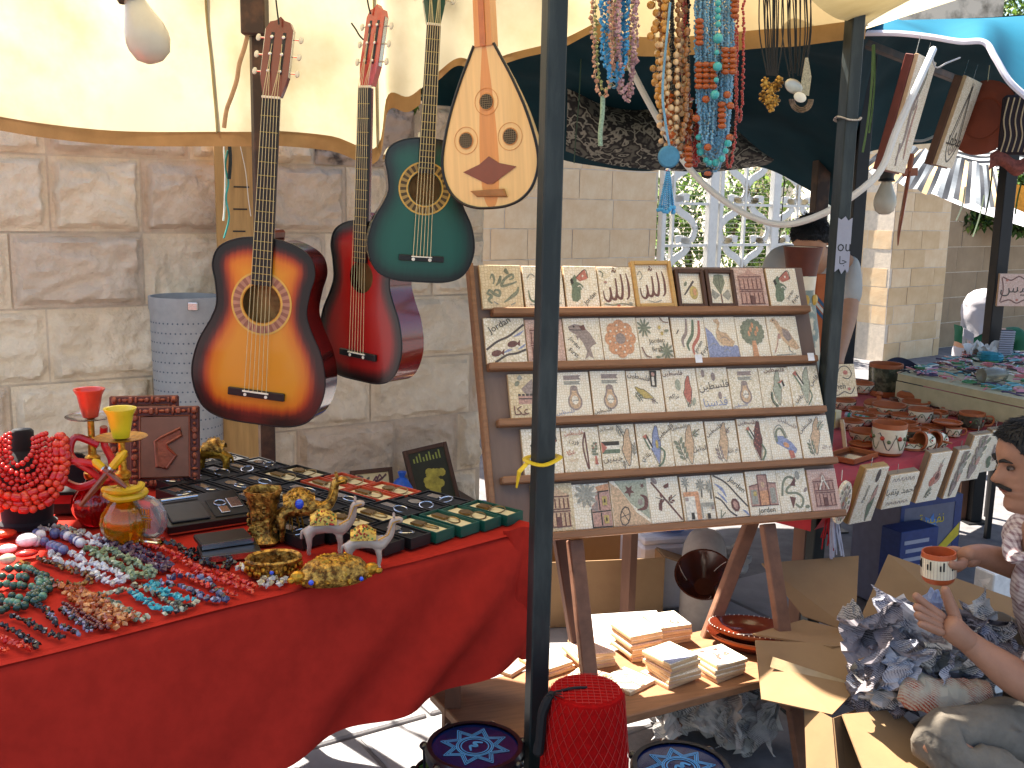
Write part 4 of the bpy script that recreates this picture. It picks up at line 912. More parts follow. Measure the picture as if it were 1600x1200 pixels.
# black gift set and flat cases
p = std(318, 815); t = thing('gift_set', 'open black presentation box with pen and key ring on an orange lid', 'gift set', T(*p) @ RZ(33))
MB().box(-.1, .09, -.07, .07, 0, .018, c=.002).build('orange_lid', m_or, t)
G = T(0, 0, .0185) @ RX(12)
MB().box(-.105, .1, -.072, .075, 0, .02, G, c=.002).build('case', m_bk, t)
MB().box(-.092, .0, -.06, .03, .0202, .026, G, c=.002).build('wallet', mat('charcoal leather', '#26262b', .5), t)
MB().box(.012, .095, -.06, .03, .0202, .023, G, c=.001).build('insert', m_blackf, t)
MB().tube([G @ V((-.09, .05, .026)), G @ V((.0, .052, .026))], .004, 8).build('pen', m_silver, t, True)
MB().tube([G @ V((.04+.014*math.cos(q*.45), .0+.014*math.sin(q*.45), .027)) for q in range(14)], .002, 6, closed=True).build('key_ring', m_silver, t, True)
MB().box(.03, .052, -.05, -.018, .0232, .027, G, c=.001).build('fob', m_silver, t)
MB().box(.06, .09, -.03, .02, .0232, .027, G, c=.001).build('card_holder', m_silver, t)
p = std(352, 858); t = thing('card_case', 'flat black and silver card case on top of its pair', 'case', T(p.x, p.y, TZ+.0265) @ RZ(30))
MB().box(-.062, .055, -.04, .04, 0, .014, c=.003).build('lid', m_bk, t); MB().box(-.0615, .0545, -.0415, -.0402, .001, .013).build('rim', m_silver, t)
p = std(362, 866); t = thing('card_case', 'flat black card case under the silver rimmed one', 'case', T(p.x, p.y, TZ+.009) @ RZ(24))
MB().box(-.07, .06, -.045, .045, 0, .016, c=.003).build('lid', m_bk, t); MB().box(-.0695, .0595, -.0465, -.0452, .001, .015).build('rim', m_silver, t)
# ornate gilt vase
p = std(413, 846); t = thing('gilt_vase', 'ornate square gilt vase beside the camels', 'vase', T(*p) @ RZ(35))
MB().lathe([(.036, 0), (.04, .006), (.03, .02), (.028, .05), (.031, .08), (.035, .105), (.041, .12), (.041, .127), (.036, .127), (.031, .1), (.026, .03), (0, .02)], 32, fl=lambda q, r, z: r*(1+.09*abs(math.cos(2*q))**3)*(1+.03*math.sin(q*9+z*200)+.03*math.sin(q*7-z*300))).build('body', m_gold2, t, True)
b = MB()
for k in range(60): q = rng.random()*6.28; z = rng.uniform(.02, .11); b.sph((.034*math.cos(q), .034*math.sin(q), z), rng.uniform(.003, .006), 6, 4)
b.build('ornament', m_gold2, t, True, kind='stuff')
# camels: body, saddle, gem
def camel(label, M, body_m, saddle_m, s, gem_m=None, dots=None):
    t = thing('camel_figurine', label, 'figurine', M, 'camel figurines on the red table')
    v = [(0, 0, .056), (.018, 0, .062), (.032, 0, .058), (-.02, 0, .06), (-.034, 0, .056),
         (.046, 0, .056), (.055, 0, .07), (.058, 0, .088), (.06, 0, .102), (.072, 0, .104), (.082, 0, .1),
         (0, 0, .08), (-.042, 0, .05), (-.044, 0, .032)]
    rr = [.02, .021, .019, .02, .017, .013, .0095, .0085, .0092, .0085, .0065, .013, .004, .0025]
    e = [(0, 1), (1, 2), (2, 5), (5, 6), (6, 7), (7, 8), (8, 9), (9, 10), (0, 3), (3, 4), (0, 11), (4, 12), (12, 13)]
    for x, src in ((.03, 2), (-.03, 4)):
        for y in (-.011, .011):
            i = len(v); v += [(x, y, .042), (x+.003, y*1.05, .024), (x, y*1.05, .008), (x+.004, y*1.05, .003)]; rr += [.0085, .0055, .0042, .0055]
            e += [(src, i), (i, i+1), (i+1, i+2), (i+2, i+3)]
    me = skin([V(a)*s for a in v], e, [r*s for r in rr], 1); me.materials.append(body_m); obj('body', me, t)
    for y in (-1, 1): MB().sph((.062*s, y*.007*s, .112*s), (.003*s, .002*s, .005*s), 6, 4).build('ear', body_m, t, True)
    b = MB()
    def sad(u, w_):
        a = lerp(-1.25, 1.25, u); x = lerp(-.026, .026, w_); r = .0235+.012*max(0, 1-(x/.022)**2)*math.cos(a)**2
        return (x*s, math.sin(a)*r*s*.98, (.0585+math.cos(a)*r*1.02)*s)
    b.grid(sad, 16, 10).build('saddle_cloth', saddle_m, t, True)
    b = MB(); 
    for k in range(26):
        a = rng.uniform(-1.2, -.2); x = rng.uniform(-.022, .022); r = .0245+.012*max(0, 1-(x/.022)**2)*math.cos(a)**2
        b.cur = k % (len(dots) if dots else 1); b.sph((x*s, math.sin(a)*r*s, (.0585+math.cos(a)*r*1.02)*s), .0022*s, 5, 4)
    b.build('beadwork', dots or [m_gold], t, True, kind='stuff')
    if gem_m: MB().sph((0, -.024*s, .072*s), (.007*s, .004*s, .009*s), 8, 6).build('gem', gem_m, t, True)
    MB().tube([V(q)*s for q in ((.075, -.009, .104), (.06, -.0105, .1), (.05, -.013, .075), (.03, -.019, .066))], .0012*s, 5).build('bridle', m_gold, t, True)
m_camw = mat('pearl enamel', '#ab9688', .25, coat=.6, var=.1); m_saddle = mat('gold mesh saddle', '#c9a64e', .4, metal=.5, scale=120, col2='#7a3a1c', ramp=(.5, .6))
g_dots = [mat('red dot', '#b0281c', .3), mat('green dot', '#4a7a3c', .3), mat('gold dot', '#c9a64e', .3, metal=.6)]
camel('gold camel with a blue gem on its hump, next to the copper picture', T(*std(336, 744)) @ RZ(-178), m_gold, m_gold2, 1.2, m_blueg)
camel('tall brown-gold camel with a bright blue gem', T(*std(468, 846)) @ RZ(14), m_gold2, m_gold2, 1.4, m_blueg)
camel('white enamel camel with a jewelled saddle in the middle of the group', T(*std(506, 866)) @ RZ(10), m_camw, m_saddle, 1.14, None, g_dots)
camel('small white enamel camel at the front of the group', T(*std(568, 888)) @ RZ(8), m_camw, m_saddle, 1.06, None, g_dots)
# gilt caskets
p = std(428, 896); t = thing('gilt_box', 'open round gilt trinket box with filigree sides', 'trinket box', T(*p) @ RZ(20))
MB().lathe([(.05, 0), (.056, .004), (.056, .03), (.06, .036), (.056, .04), (.05, .036), (.048, .008), (0, .006)], 36, SC(1, .8, 1), fl=lambda q, r, z: r*(1+.02*math.sin(q*20+z*150))).build('body', m_gold2, t, True)
MB().lathe([(.0, .0065), (.047, .0065)], 28, SC(1, .8, 1)).build('lining', mat('red velvet', '#4a1210', .9), t)
b = MB()
for k in range(40): q = k/40*6.283; b.sph((.058*math.cos(q), .047*math.sin(q), .018+.007*math.sin(k*2.4)), (.005, .005, .006), 6, 4)
b.build('filigree', m_gold, t, True, kind='stuff')
MB().sph((-.01, -.049, .02), .005, 8, 6).build('gem', m_blueg, t, True)
p = std(522, 908); t = thing('gilt_box', 'gilt trinket casket with animal head and blue stones at the table edge', 'trinket box', T(p.x, p.y, TZ+.008) @ RZ(22))
MB().lathe([(.06, 0), (.066, .006), (.068, .02), (.06, .03), (.05, .044), (.03, .054), (0, .056)], 36, SC(1.15, .62, 1), fl=lambda q, r, z: r*(1+.03*math.sin(q*18+z*250))).build('body', m_gold2, t, True)
b = MB()
for k in range(240):
    q = rng.random()*6.283; z = rng.random(); rr = .068*(1-z*.62); b.sph((1.15*rr*math.cos(q), .62*rr*math.sin(q), .008+z*.046), (rng.uniform(.003, .009), rng.uniform(.003, .009), rng.uniform(.003, .007)), 6, 4)
b.build('filigree', m_gold, t, True, kind='stuff')
for s in (-1, 1):
    hd = MB(); hd.sph((s*.078, -.01, .022), (.016, .012, .014), 8, 6); hd.sph((s*.092, -.016, .018), (.009, .007, .007), 8, 6); hd.build('animal_head', m_gold, t, True)
MB().sph((-.055, -.035, .016), .006, 8, 6).build('gem', m_blueg, t, True); MB().sph((.05, -.036, .012), .005, 8, 6).build('gem', m_blueg, t, True)
p = std(455, 838); t = thing('gilt_cage', 'little gilt birdcage ornament before the brown camel', 'ornament', T(*p))
for k in range(10): q = k*.628; MB().tube(catmull([(.028*math.cos(q), .028*math.sin(q), 0), (.028*math.cos(q), .028*math.sin(q), .04), (.015*math.cos(q), .015*math.sin(q), .06), (0, 0, .064)], 3), .0016, 5).build('bar', m_gold, t, True)
MB().lathe([(.032, 0), (.032, .006), (0, .007)], 20).build('base', m_gold, t, True)
# small speaker-like dark plate behind the pipes and red book with script
p = std(117, 800); t = thing('small_box', 'red and black gift box with white lettering left of the red water pipe', 'box', T(*p) @ RZ(8))
MB().box(-.05, .055, -.02, .03, 0, .06, c=.002).build('carton', m_bk, t); MB().box(-.0505, .0555, -.0212, -.0202, .028, .05).build('band', m_redhose, t)
lt = MB(); lt.box(.0, .05, -.0222, -.0214, .026, .04); lt.build('label_strip', m_cream, t)
MB().text('\u0627\u0644\u0644\u0647', T(.025, -.0226, .033) @ RX(90) @ SC(.009)).build('lettering', m_bk, t)
p = std(118, 775); t = thing('mirror_stand', 'dark round table mirror behind the coral beads', 'mirror', T(*p) @ RZ(15))
MB().lathe([(0, -.004), (.042, -.004), (.045, 0), (.042, .004), (0, .004)], 28, T(0, 0, .075) @ RX(80)).build('glass', mat('dark mirror', '#2d2c33', .1, metal=.6), t, True)
MB().lathe([(.03, 0), (.028, .006), (.005, .01), (.005, .035)], 16).build('stand', m_bk, t, True)
# litter bin, plank and frames by the wall
pb = aty(293, 560, 4.15); t = thing('litter_bin', 'blue-grey perforated metal litter bin against the stone wall', 'bin', (pb.x, pb.y, 0))
m_bin = mat('blue grey paint', '#9a9c9e', .5, var=.06)
ztop = aty(290, 462, 4.15).z; R0 = .14
MB().lathe([(R0*.9, .3), (R0*.92, .31), (R0, ztop-.06), (R0+.004, ztop-.05), (R0+.004, ztop), (R0-.004, ztop), (R0-.006, ztop-.05), (R0*.88, .32), (0, .32)], 40).build('shell', m_bin, t, True)
MB().lathe([(.11, .012), (.11, .02), (.03, .03), (.03, .299)], 20).build('pedestal', m_bin, t, True)
hol = MB()
for j in range(20):
    for i in range(44):
        q = (i+.5*(j % 2))*2*math.pi/44
        if math.sin(q) > .2: continue
        z = .36+j*(ztop-.46)/19; r = lerp(R0*.92, R0, (z-.31)/(ztop-.37))+.0008
        c = V((r*math.cos(q), r*math.sin(q), z)); tx = V((-math.sin(q), math.cos(q), 0))*.0042; ty = V((0, 0, .0042))
        hol.add([c-tx, c-ty, c+tx, c+ty], [(0, 1, 2, 3)])
hol.build('perforations', mat('bin hole', '#566070', .8), t, kind='stuff')
pc = pb+V((.06, -.135, 0)); MB().box(-.02, .02, -.012, .01, -.016, .016, c=.003).build('lock', m_chrome, t, M=T(R0*.5, -R0*.9, ztop-.03))
pk = aty(372, 280, 4.2); t = thing('wood_plank', 'pale plywood plank leaning by the wall behind the sunburst guitar', 'plank', T(pk.x, pk.y, .012) @ RZ(20))
MB().box(-.085, .085, -.01, .01, 0, 1.95, RX(-3), c=.002).build('board', mat('plywood', '#a8834f', .7, scale=3, var=.15, stretch=(20, 20, 1), bump=.2), t)
b = MB()
for k in range(3): b.box(-.02+k*.004, .03+k*.01, -.0124, -.0116, 1.45+k*.09, 1.456+k*.09, RX(-3))
b.build('marks', m_bk, t, kind='stuff')
for lab, col, pts, r in (('white cord hanging by the plywood plank', '#e4e2da', [(351, 205), (350, 235), (352, 270), (351, 320), (349, 345)], .006), ('turquoise cord hanging beside the plank', '#3f9c94', [(356, 235), (352, 260), (357, 285), (353, 310), (358, 340), (350, 372)], .006), ('thin white string in front of the plank', '#d8d4c8', [(372, 214), (378, 240), (384, 270), (388, 310), (392, 338)], .0025), ('black strap end under the canopy hem', '#1c2422', [(353, 202), (358, 225), (360, 250), (358, 280)], .011)):
    tag(MB().tube(catmull([aty(x, y, 3.6) for x, y in pts], 4), r, 6, flat=.5).build('cord', mat('cord '+lab, col, .7, var=.1), None, True), lab, 'cord')
def framed(label, px, py, y, w_, h_, yaw, tilt, fm, pic, roll=0):
    o = aty(px, py, y); t = thing('framed_picture', label, 'picture', T(*o) @ RZ(yaw) @ RX(-tilt) @ RY(roll), 'framed pictures leaning on the wall')
    fr = .02
    for x0, x1, z0, z1 in ((-w_/2, -w_/2+fr, 0, h_), (w_/2-fr, w_/2, 0, h_), (-w_/2+fr+.0005, w_/2-fr-.0005, 0, fr), (-w_/2+fr+.0005, w_/2-fr-.0005, h_-fr, h_)): MB().box(x0, x1, -.012, .012, z0, z1, c=.002).build('frame_bar', fm, t)
    pic(t, w_-2*fr, h_-2*fr, T(0, -.004, fr) )
    MB().box(-w_/2+.01, w_/2-.01, -.003, .004, fr*.6, h_-fr*.6).build('backing', m_cream, t)
m_dkfr = mat('dark wood frame', '#4a2e1c', .5, var=.2, scale=20)
def pic_mosaic(t, w_, h_, M):
    b = MB(); r = random.Random(4)
    for k in range(26):
        x, z = r.uniform(-w_*.42, w_*.42), r.uniform(.02, h_-.02); b.cur = r.randrange(2)
        b.stroke([(x, z), (x+r.uniform(-.03, .03), z+.02), (x+r.uniform(-.04, .04), z+r.uniform(-.03, .03))], (.002, .01, .002), M=M @ RX(90) @ T(0, 0, .0015))
    b.build('picture', [mat('mauve inlay', '#6d4a50', .6), mat('grey inlay', '#6c7068', .6)], t, kind='stuff')
def pic_fruit(t, w_, h_, M):
    MB().box(-w_/2, w_/2, -.0012, 0, 0, h_, M).build('ground_panel', mat('dark picture', '#2a2a16', .5), t)
    b = MB(); r = random.Random(9)
    for k in range(34):
        x, z = r.gauss(0, w_*.16), lerp(.03, h_*.68, r.random()); b.sph((x, -.0016, z), (.02, .0012, .02), 8, 4, M)
    b.build('fruit', mat('yellow fruit', '#a89a3c', .5, var=.3, scale=40), t, True, kind='stuff')
    b = MB()
    for k in range(9): b.box(-w_*.4+k*w_*.09, -w_*.36+k*w_*.09, -.0018, -.0013, h_*.84, h_*.84+.02+.01*(k % 3), M)
    b.build('script', mat('picture script', '#8f9442', .5), t, kind='stuff')
framed('dark framed mosaic picture leaning low against the stone wall', 585, 790, 4.55, .2, .17, 26, 16, m_dkfr, pic_mosaic, 0)
framed('tall framed picture of yellow fruit leaning against the stone wall', 690, 808, 4.6, .22, .34, 24, 20, m_dkfr, pic_fruit, -8)
for px, py, lab, c in ((628, 762, 'blue plastic bag between the two leaning frames', '#3a6fd0'), (755, 808, 'blue plastic bag on the ground by the easel', '#4a72c8')):
    o = aty(px, py, 4.5); b = MB(); b.lathe([(.0, -.05), (.045, -.04), (.05, 0), (.03, .035), (.012, .05), (.02, .075), (0, .078)], 16, T(*o), fl=lambda q, r, z: r*(1+.25*noise.noise(V((q*2, z*30, 1)))))
    tag(b.build('plastic_bag', mat('blue plastic', c, .35, transl=.3, var=.1), None, True), lab, 'bag')
cr = thing('goods_crate', 'low dark box by the wall that the leaning frames stand on', 'crate', (0, 0, 0))
za = aty(585, 790, 4.55).z; o = aty(650, 800, 4.6); MB().box(-.32, .3, -.1, .2, .012, za-.012, T(o.x, o.y, 0) @ RZ(28), c=.005).build('carton', mat('dull brown card', '#5c4a3a', .9), cr)
# ================================================================ LETTERING AND MOSAIC PICTURES
AR = {}
for ch, b0, n in (('ا', 0xFE8D, 2), ('ب', 0xFE8F, 4), ('ة', 0xFE93, 2), ('ت', 0xFE95, 4), ('ج', 0xFE9D, 4), ('ح', 0xFEA1, 4), ('د', 0xFEA9, 2), ('ر', 0xFEAD, 2), ('ز', 0xFEAF, 2), ('س', 0xFEB1, 4), ('ص', 0xFEB9, 4), ('ط', 0xFEC1, 4), ('ع', 0xFEC9, 4), ('ف', 0xFED1, 4), ('ق', 0xFED5, 4), ('ك', 0xFED9, 4), ('ل', 0xFEDD, 4), ('م', 0xFEE1, 4), ('ن', 0xFEE5, 4), ('ه', 0xFEE9, 4), ('و', 0xFEED, 2), ('ى', 0xFEEF, 2), ('ي', 0xFEF1, 4)): AR[ch] = (b0, n)
def arabic(s):
    s = s.replace('الله', '\uFDF2'); out = []
    for i, c in enumerate(s):
        if c not in AR: out.append(c); continue
        b0, n = AR[c]; pj = i > 0 and s[i-1] in AR and AR[s[i-1]][1] == 4; nj = i+1 < len(s) and s[i+1] in AR and n == 4
        out.append(chr(b0+(3 if pj and nj else 2 if nj else 1 if pj else 0)))
    return ''.join(out[::-1])
PAL = {'K': '#4a403e', 'G': '#5d6b55', 'D': '#2c5a40', 'R': '#b34a3a', 'O': '#cc8658', 'Y': '#b3983e', 'B': '#7484b0', 'P': '#b07c70', 'W': '#e6dccb', 'M': '#85716f', 'N': '#6a3f3a', 'E': '#8b8a80', 'T': '#c9a27c', 'L': '#9aa08a', 'X': '#27221f'}
def PM(c):
    a, e = srgb(PAL[c]), srgb('#e6d4b8'); k = .06 if c in 'XKN' else .2
    return mat('tessera '+c, tuple(lerp(p, q, k) for p, q in zip(a, e)), .6, var=.25, scale=160, detail=2)
def ell(cx, cy, rx_, ry_, n=14, a=0): return [(cx+rx_*math.cos(6.2832*k/n)*math.cos(a)-ry_*math.sin(6.2832*k/n)*math.sin(a), cy+rx_*math.cos(6.2832*k/n)*math.sin(a)+ry_*math.sin(6.2832*k/n)*math.cos(a)) for k in range(n)]
def tf(pts, cx, cy, s, a=0): c, d = math.cos(a), math.sin(a); return [(cx+s*(x*c-y*d), cy+s*(x*d+y*c)) for x, y in pts]
def branch(cx, cy, L, a, col, n=4):
    ops = [('S', 'K', .018, tf([(0, 0), (.5, .04), (1, 0)], cx, cy, L, a))]
    for i in range(n):
        for s in (-1, 1): ops.append(('F', col, tf(ell(.18+i*.24+.06, s*.16, .17, .075, 8, s*.7), cx, cy, L, a)))
    return ops
def pmap(col, cx, cy, s, a=0):
    o = [(.06, .5), (.13, .48), (.14, .2), (.17, .02), (.02, -.5), (-.17, -.08), (-.1, .1), (-.06, .3)]
    p = tf(o, cx, cy, s, a); return [('F', col, p), ('S', 'K', .014, p+[p[0]])]
def jmap(cx, cy, s):
    return [('F', 'D', tf([(-.1, .22), (-.02, .3), (.06, .22), (.02, .1), (.2, .02), (.3, -.1), (.14, -.16), (.12, -.4), (-.02, -.5), (-.2, -.48), (-.22, -.3), (-.16, -.1), (-.2, .1)], cx-.08, cy, s)),
            ('F', 'R', tf([(-.02, .2), (.28, .42), (.36, .44), (.44, .2), (.36, .16), (.12, .1)], cx-.06, cy, s)),
            ('F', 'W', tf(ell(.24, .26, .04, .04, 5), cx-.05, cy, s)), ('F', 'X', tf([(-.24, .14), (-.16, .2), (-.1, .05), (-.2, .0)], cx-.06, cy, s)),
            ('S', 'W', .03, tf([(.02, -.06), (.12, -.03), (.2, -.12), (.26, -.08), (.3, -.14)], cx-.06, cy, s)), ('S', 'X', .02, tf([(-.02, .2), (.28, .42), (.4, .42), (.44, .2)], cx-.06, cy, s))]
def flag(cx, cy, w_, h_, a=0):
    r = lambda x0, x1, y0, y1: tf([(x0, y0), (x1, y0), (x1, y1), (x0, y1)], cx, cy, 1, a)
    return [('F', 'X', r(-w_/2, w_/2, h_/6, h_/2)), ('F', 'W', r(-w_/2, w_/2, -h_/6, h_/6)), ('F', 'D', r(-w_/2, w_/2, -h_/2, -h_/6)), ('F', 'R', tf([(-w_/2, -h_/2), (-w_/6, 0), (-w_/2, h_/2)], cx, cy, 1, a))]
def palm(cx, cy, h, col='E', tr='K'):
    ops = [('S', tr, .035, [(cx, cy), (cx+.015, cy+h*.35), (cx, cy+h*.62)])]
    for k in range(9):
        a = k*.698; ops.append(('F', col, tf(ell(.19, 0, .19, .05, 8), cx, cy+h*.66, h, a)))
    return ops
def facade(c1, c2, x0=.2, x1=.8, y0=.1, y1=.92):
    ops = [('F', c1, [(x0, y0), (x1, y0), (x1, y1-.18), ((x0+x1)/2+.12, y1-.12), ((x0+x1)/2, y1), ((x0+x1)/2-.12, y1-.12), (x0, y1-.18)])]
    for i in range(6): x = lerp(x0+.04, x1-.04, i/5); ops.append(('S', c2, .03, [(x, y0+.03), (x, y0+.3)])); ops.append(('S', c2, .03, [(x, y0+.4), (x, y1-.26)]))
    for y in (y0+.02, y0+.33, y0+.38, y1-.22): ops.append(('S', c2, .024, [(x0, y), (x1, y)]))
    return ops+[('F', c2, [((x0+x1)/2-.06, y0), ((x0+x1)/2+.06, y0), ((x0+x1)/2+.06, y0+.22), ((x0+x1)/2-.06, y0+.22)])]
def jar(tx, side=0):
    ops = [('F', 'M', [(.3, .92), (.78, .92), (.72, .87), (.78, .82), (.3, .82)]), ('F', 'E', [(.3, .79), (.76, .79), (.7, .75), (.76, .71), (.3, .71)])]
    body = catmull([(.42, .62, 0), (.4, .5, 0), (.33, .36, 0), (.36, .22, 0), (.5, .15, 0), (.64, .22, 0), (.67, .36, 0), (.6, .5, 0), (.58, .62, 0)], 4)
    b = [(p.x+side, p.y) for p in body]
    return ops+[('F', 'T', b), ('S', 'M', .045, b), ('F', 'M', ell(.5+side, .63, .1, .06)), ('F', 'W', ell(.5+side, .36, .09, .1)), ('A', 'K', 'قدس', .5+side, .36, .07, 0), ('A', 'B' if side else 'K', 'فلسطين', .25, .1, .12, .1)]
def brush_allah(c, sx=0):
    return [('S', c, (.03, .075, .03), [(.82, .84), (.86, .6), (.84, .3), (.76, .2)]), ('S', c, (.04, .08, .06), [(.66, .82), (.68, .5), (.62, .24), (.52, .26), (.49, .36)]), ('S', c, (.04, .08, .06), [(.5, .72), (.5, .42), (.44, .22), (.34, .24), (.32, .36)]), ('S', c, (.05, .08, .05, .02), [(.31, .5), (.32, .3), (.24, .16), (.13, .22), (.11, .42)]), ('S', c, .03, [(.42, .86), (.46, .92), (.5, .86), (.54, .92)]), ('S', c, .03, [(.46, .98), (.5, .94)])]
def river(tx, fishy, tilt=1):
    ops = [('S', 'K', .05, [(0, .3), (.3, .48), (.6, .6), (1, .85)][::1]), ('S', 'K', .05, [(.2, .02), (.5, .18), (.75, .22), (1, .3)]), ('S', 'B', (.01, .06, .01), [(.7, .58), (.85, .64), (.97, .72)]), ('S', 'B', (.01, .06, .01), [(.4, .22), (.55, .28), (.65, .3)]), ('S', 'B', (.01, .05, .01), [(.78, .3), (.9, .36), (.99, .42)])]
    for cx, cy in ((.66, .42), (.25, .22)): ops += [('F', 'N', ell(cx, cy, .13, .07, 10, .2)), ('F', 'N', [(cx+.1, cy), (cx+.2, cy+.1), (cx+.18, cy-.05)])]
    return ops+[('T', 'X', tx, .38, .82, .17, .5)]
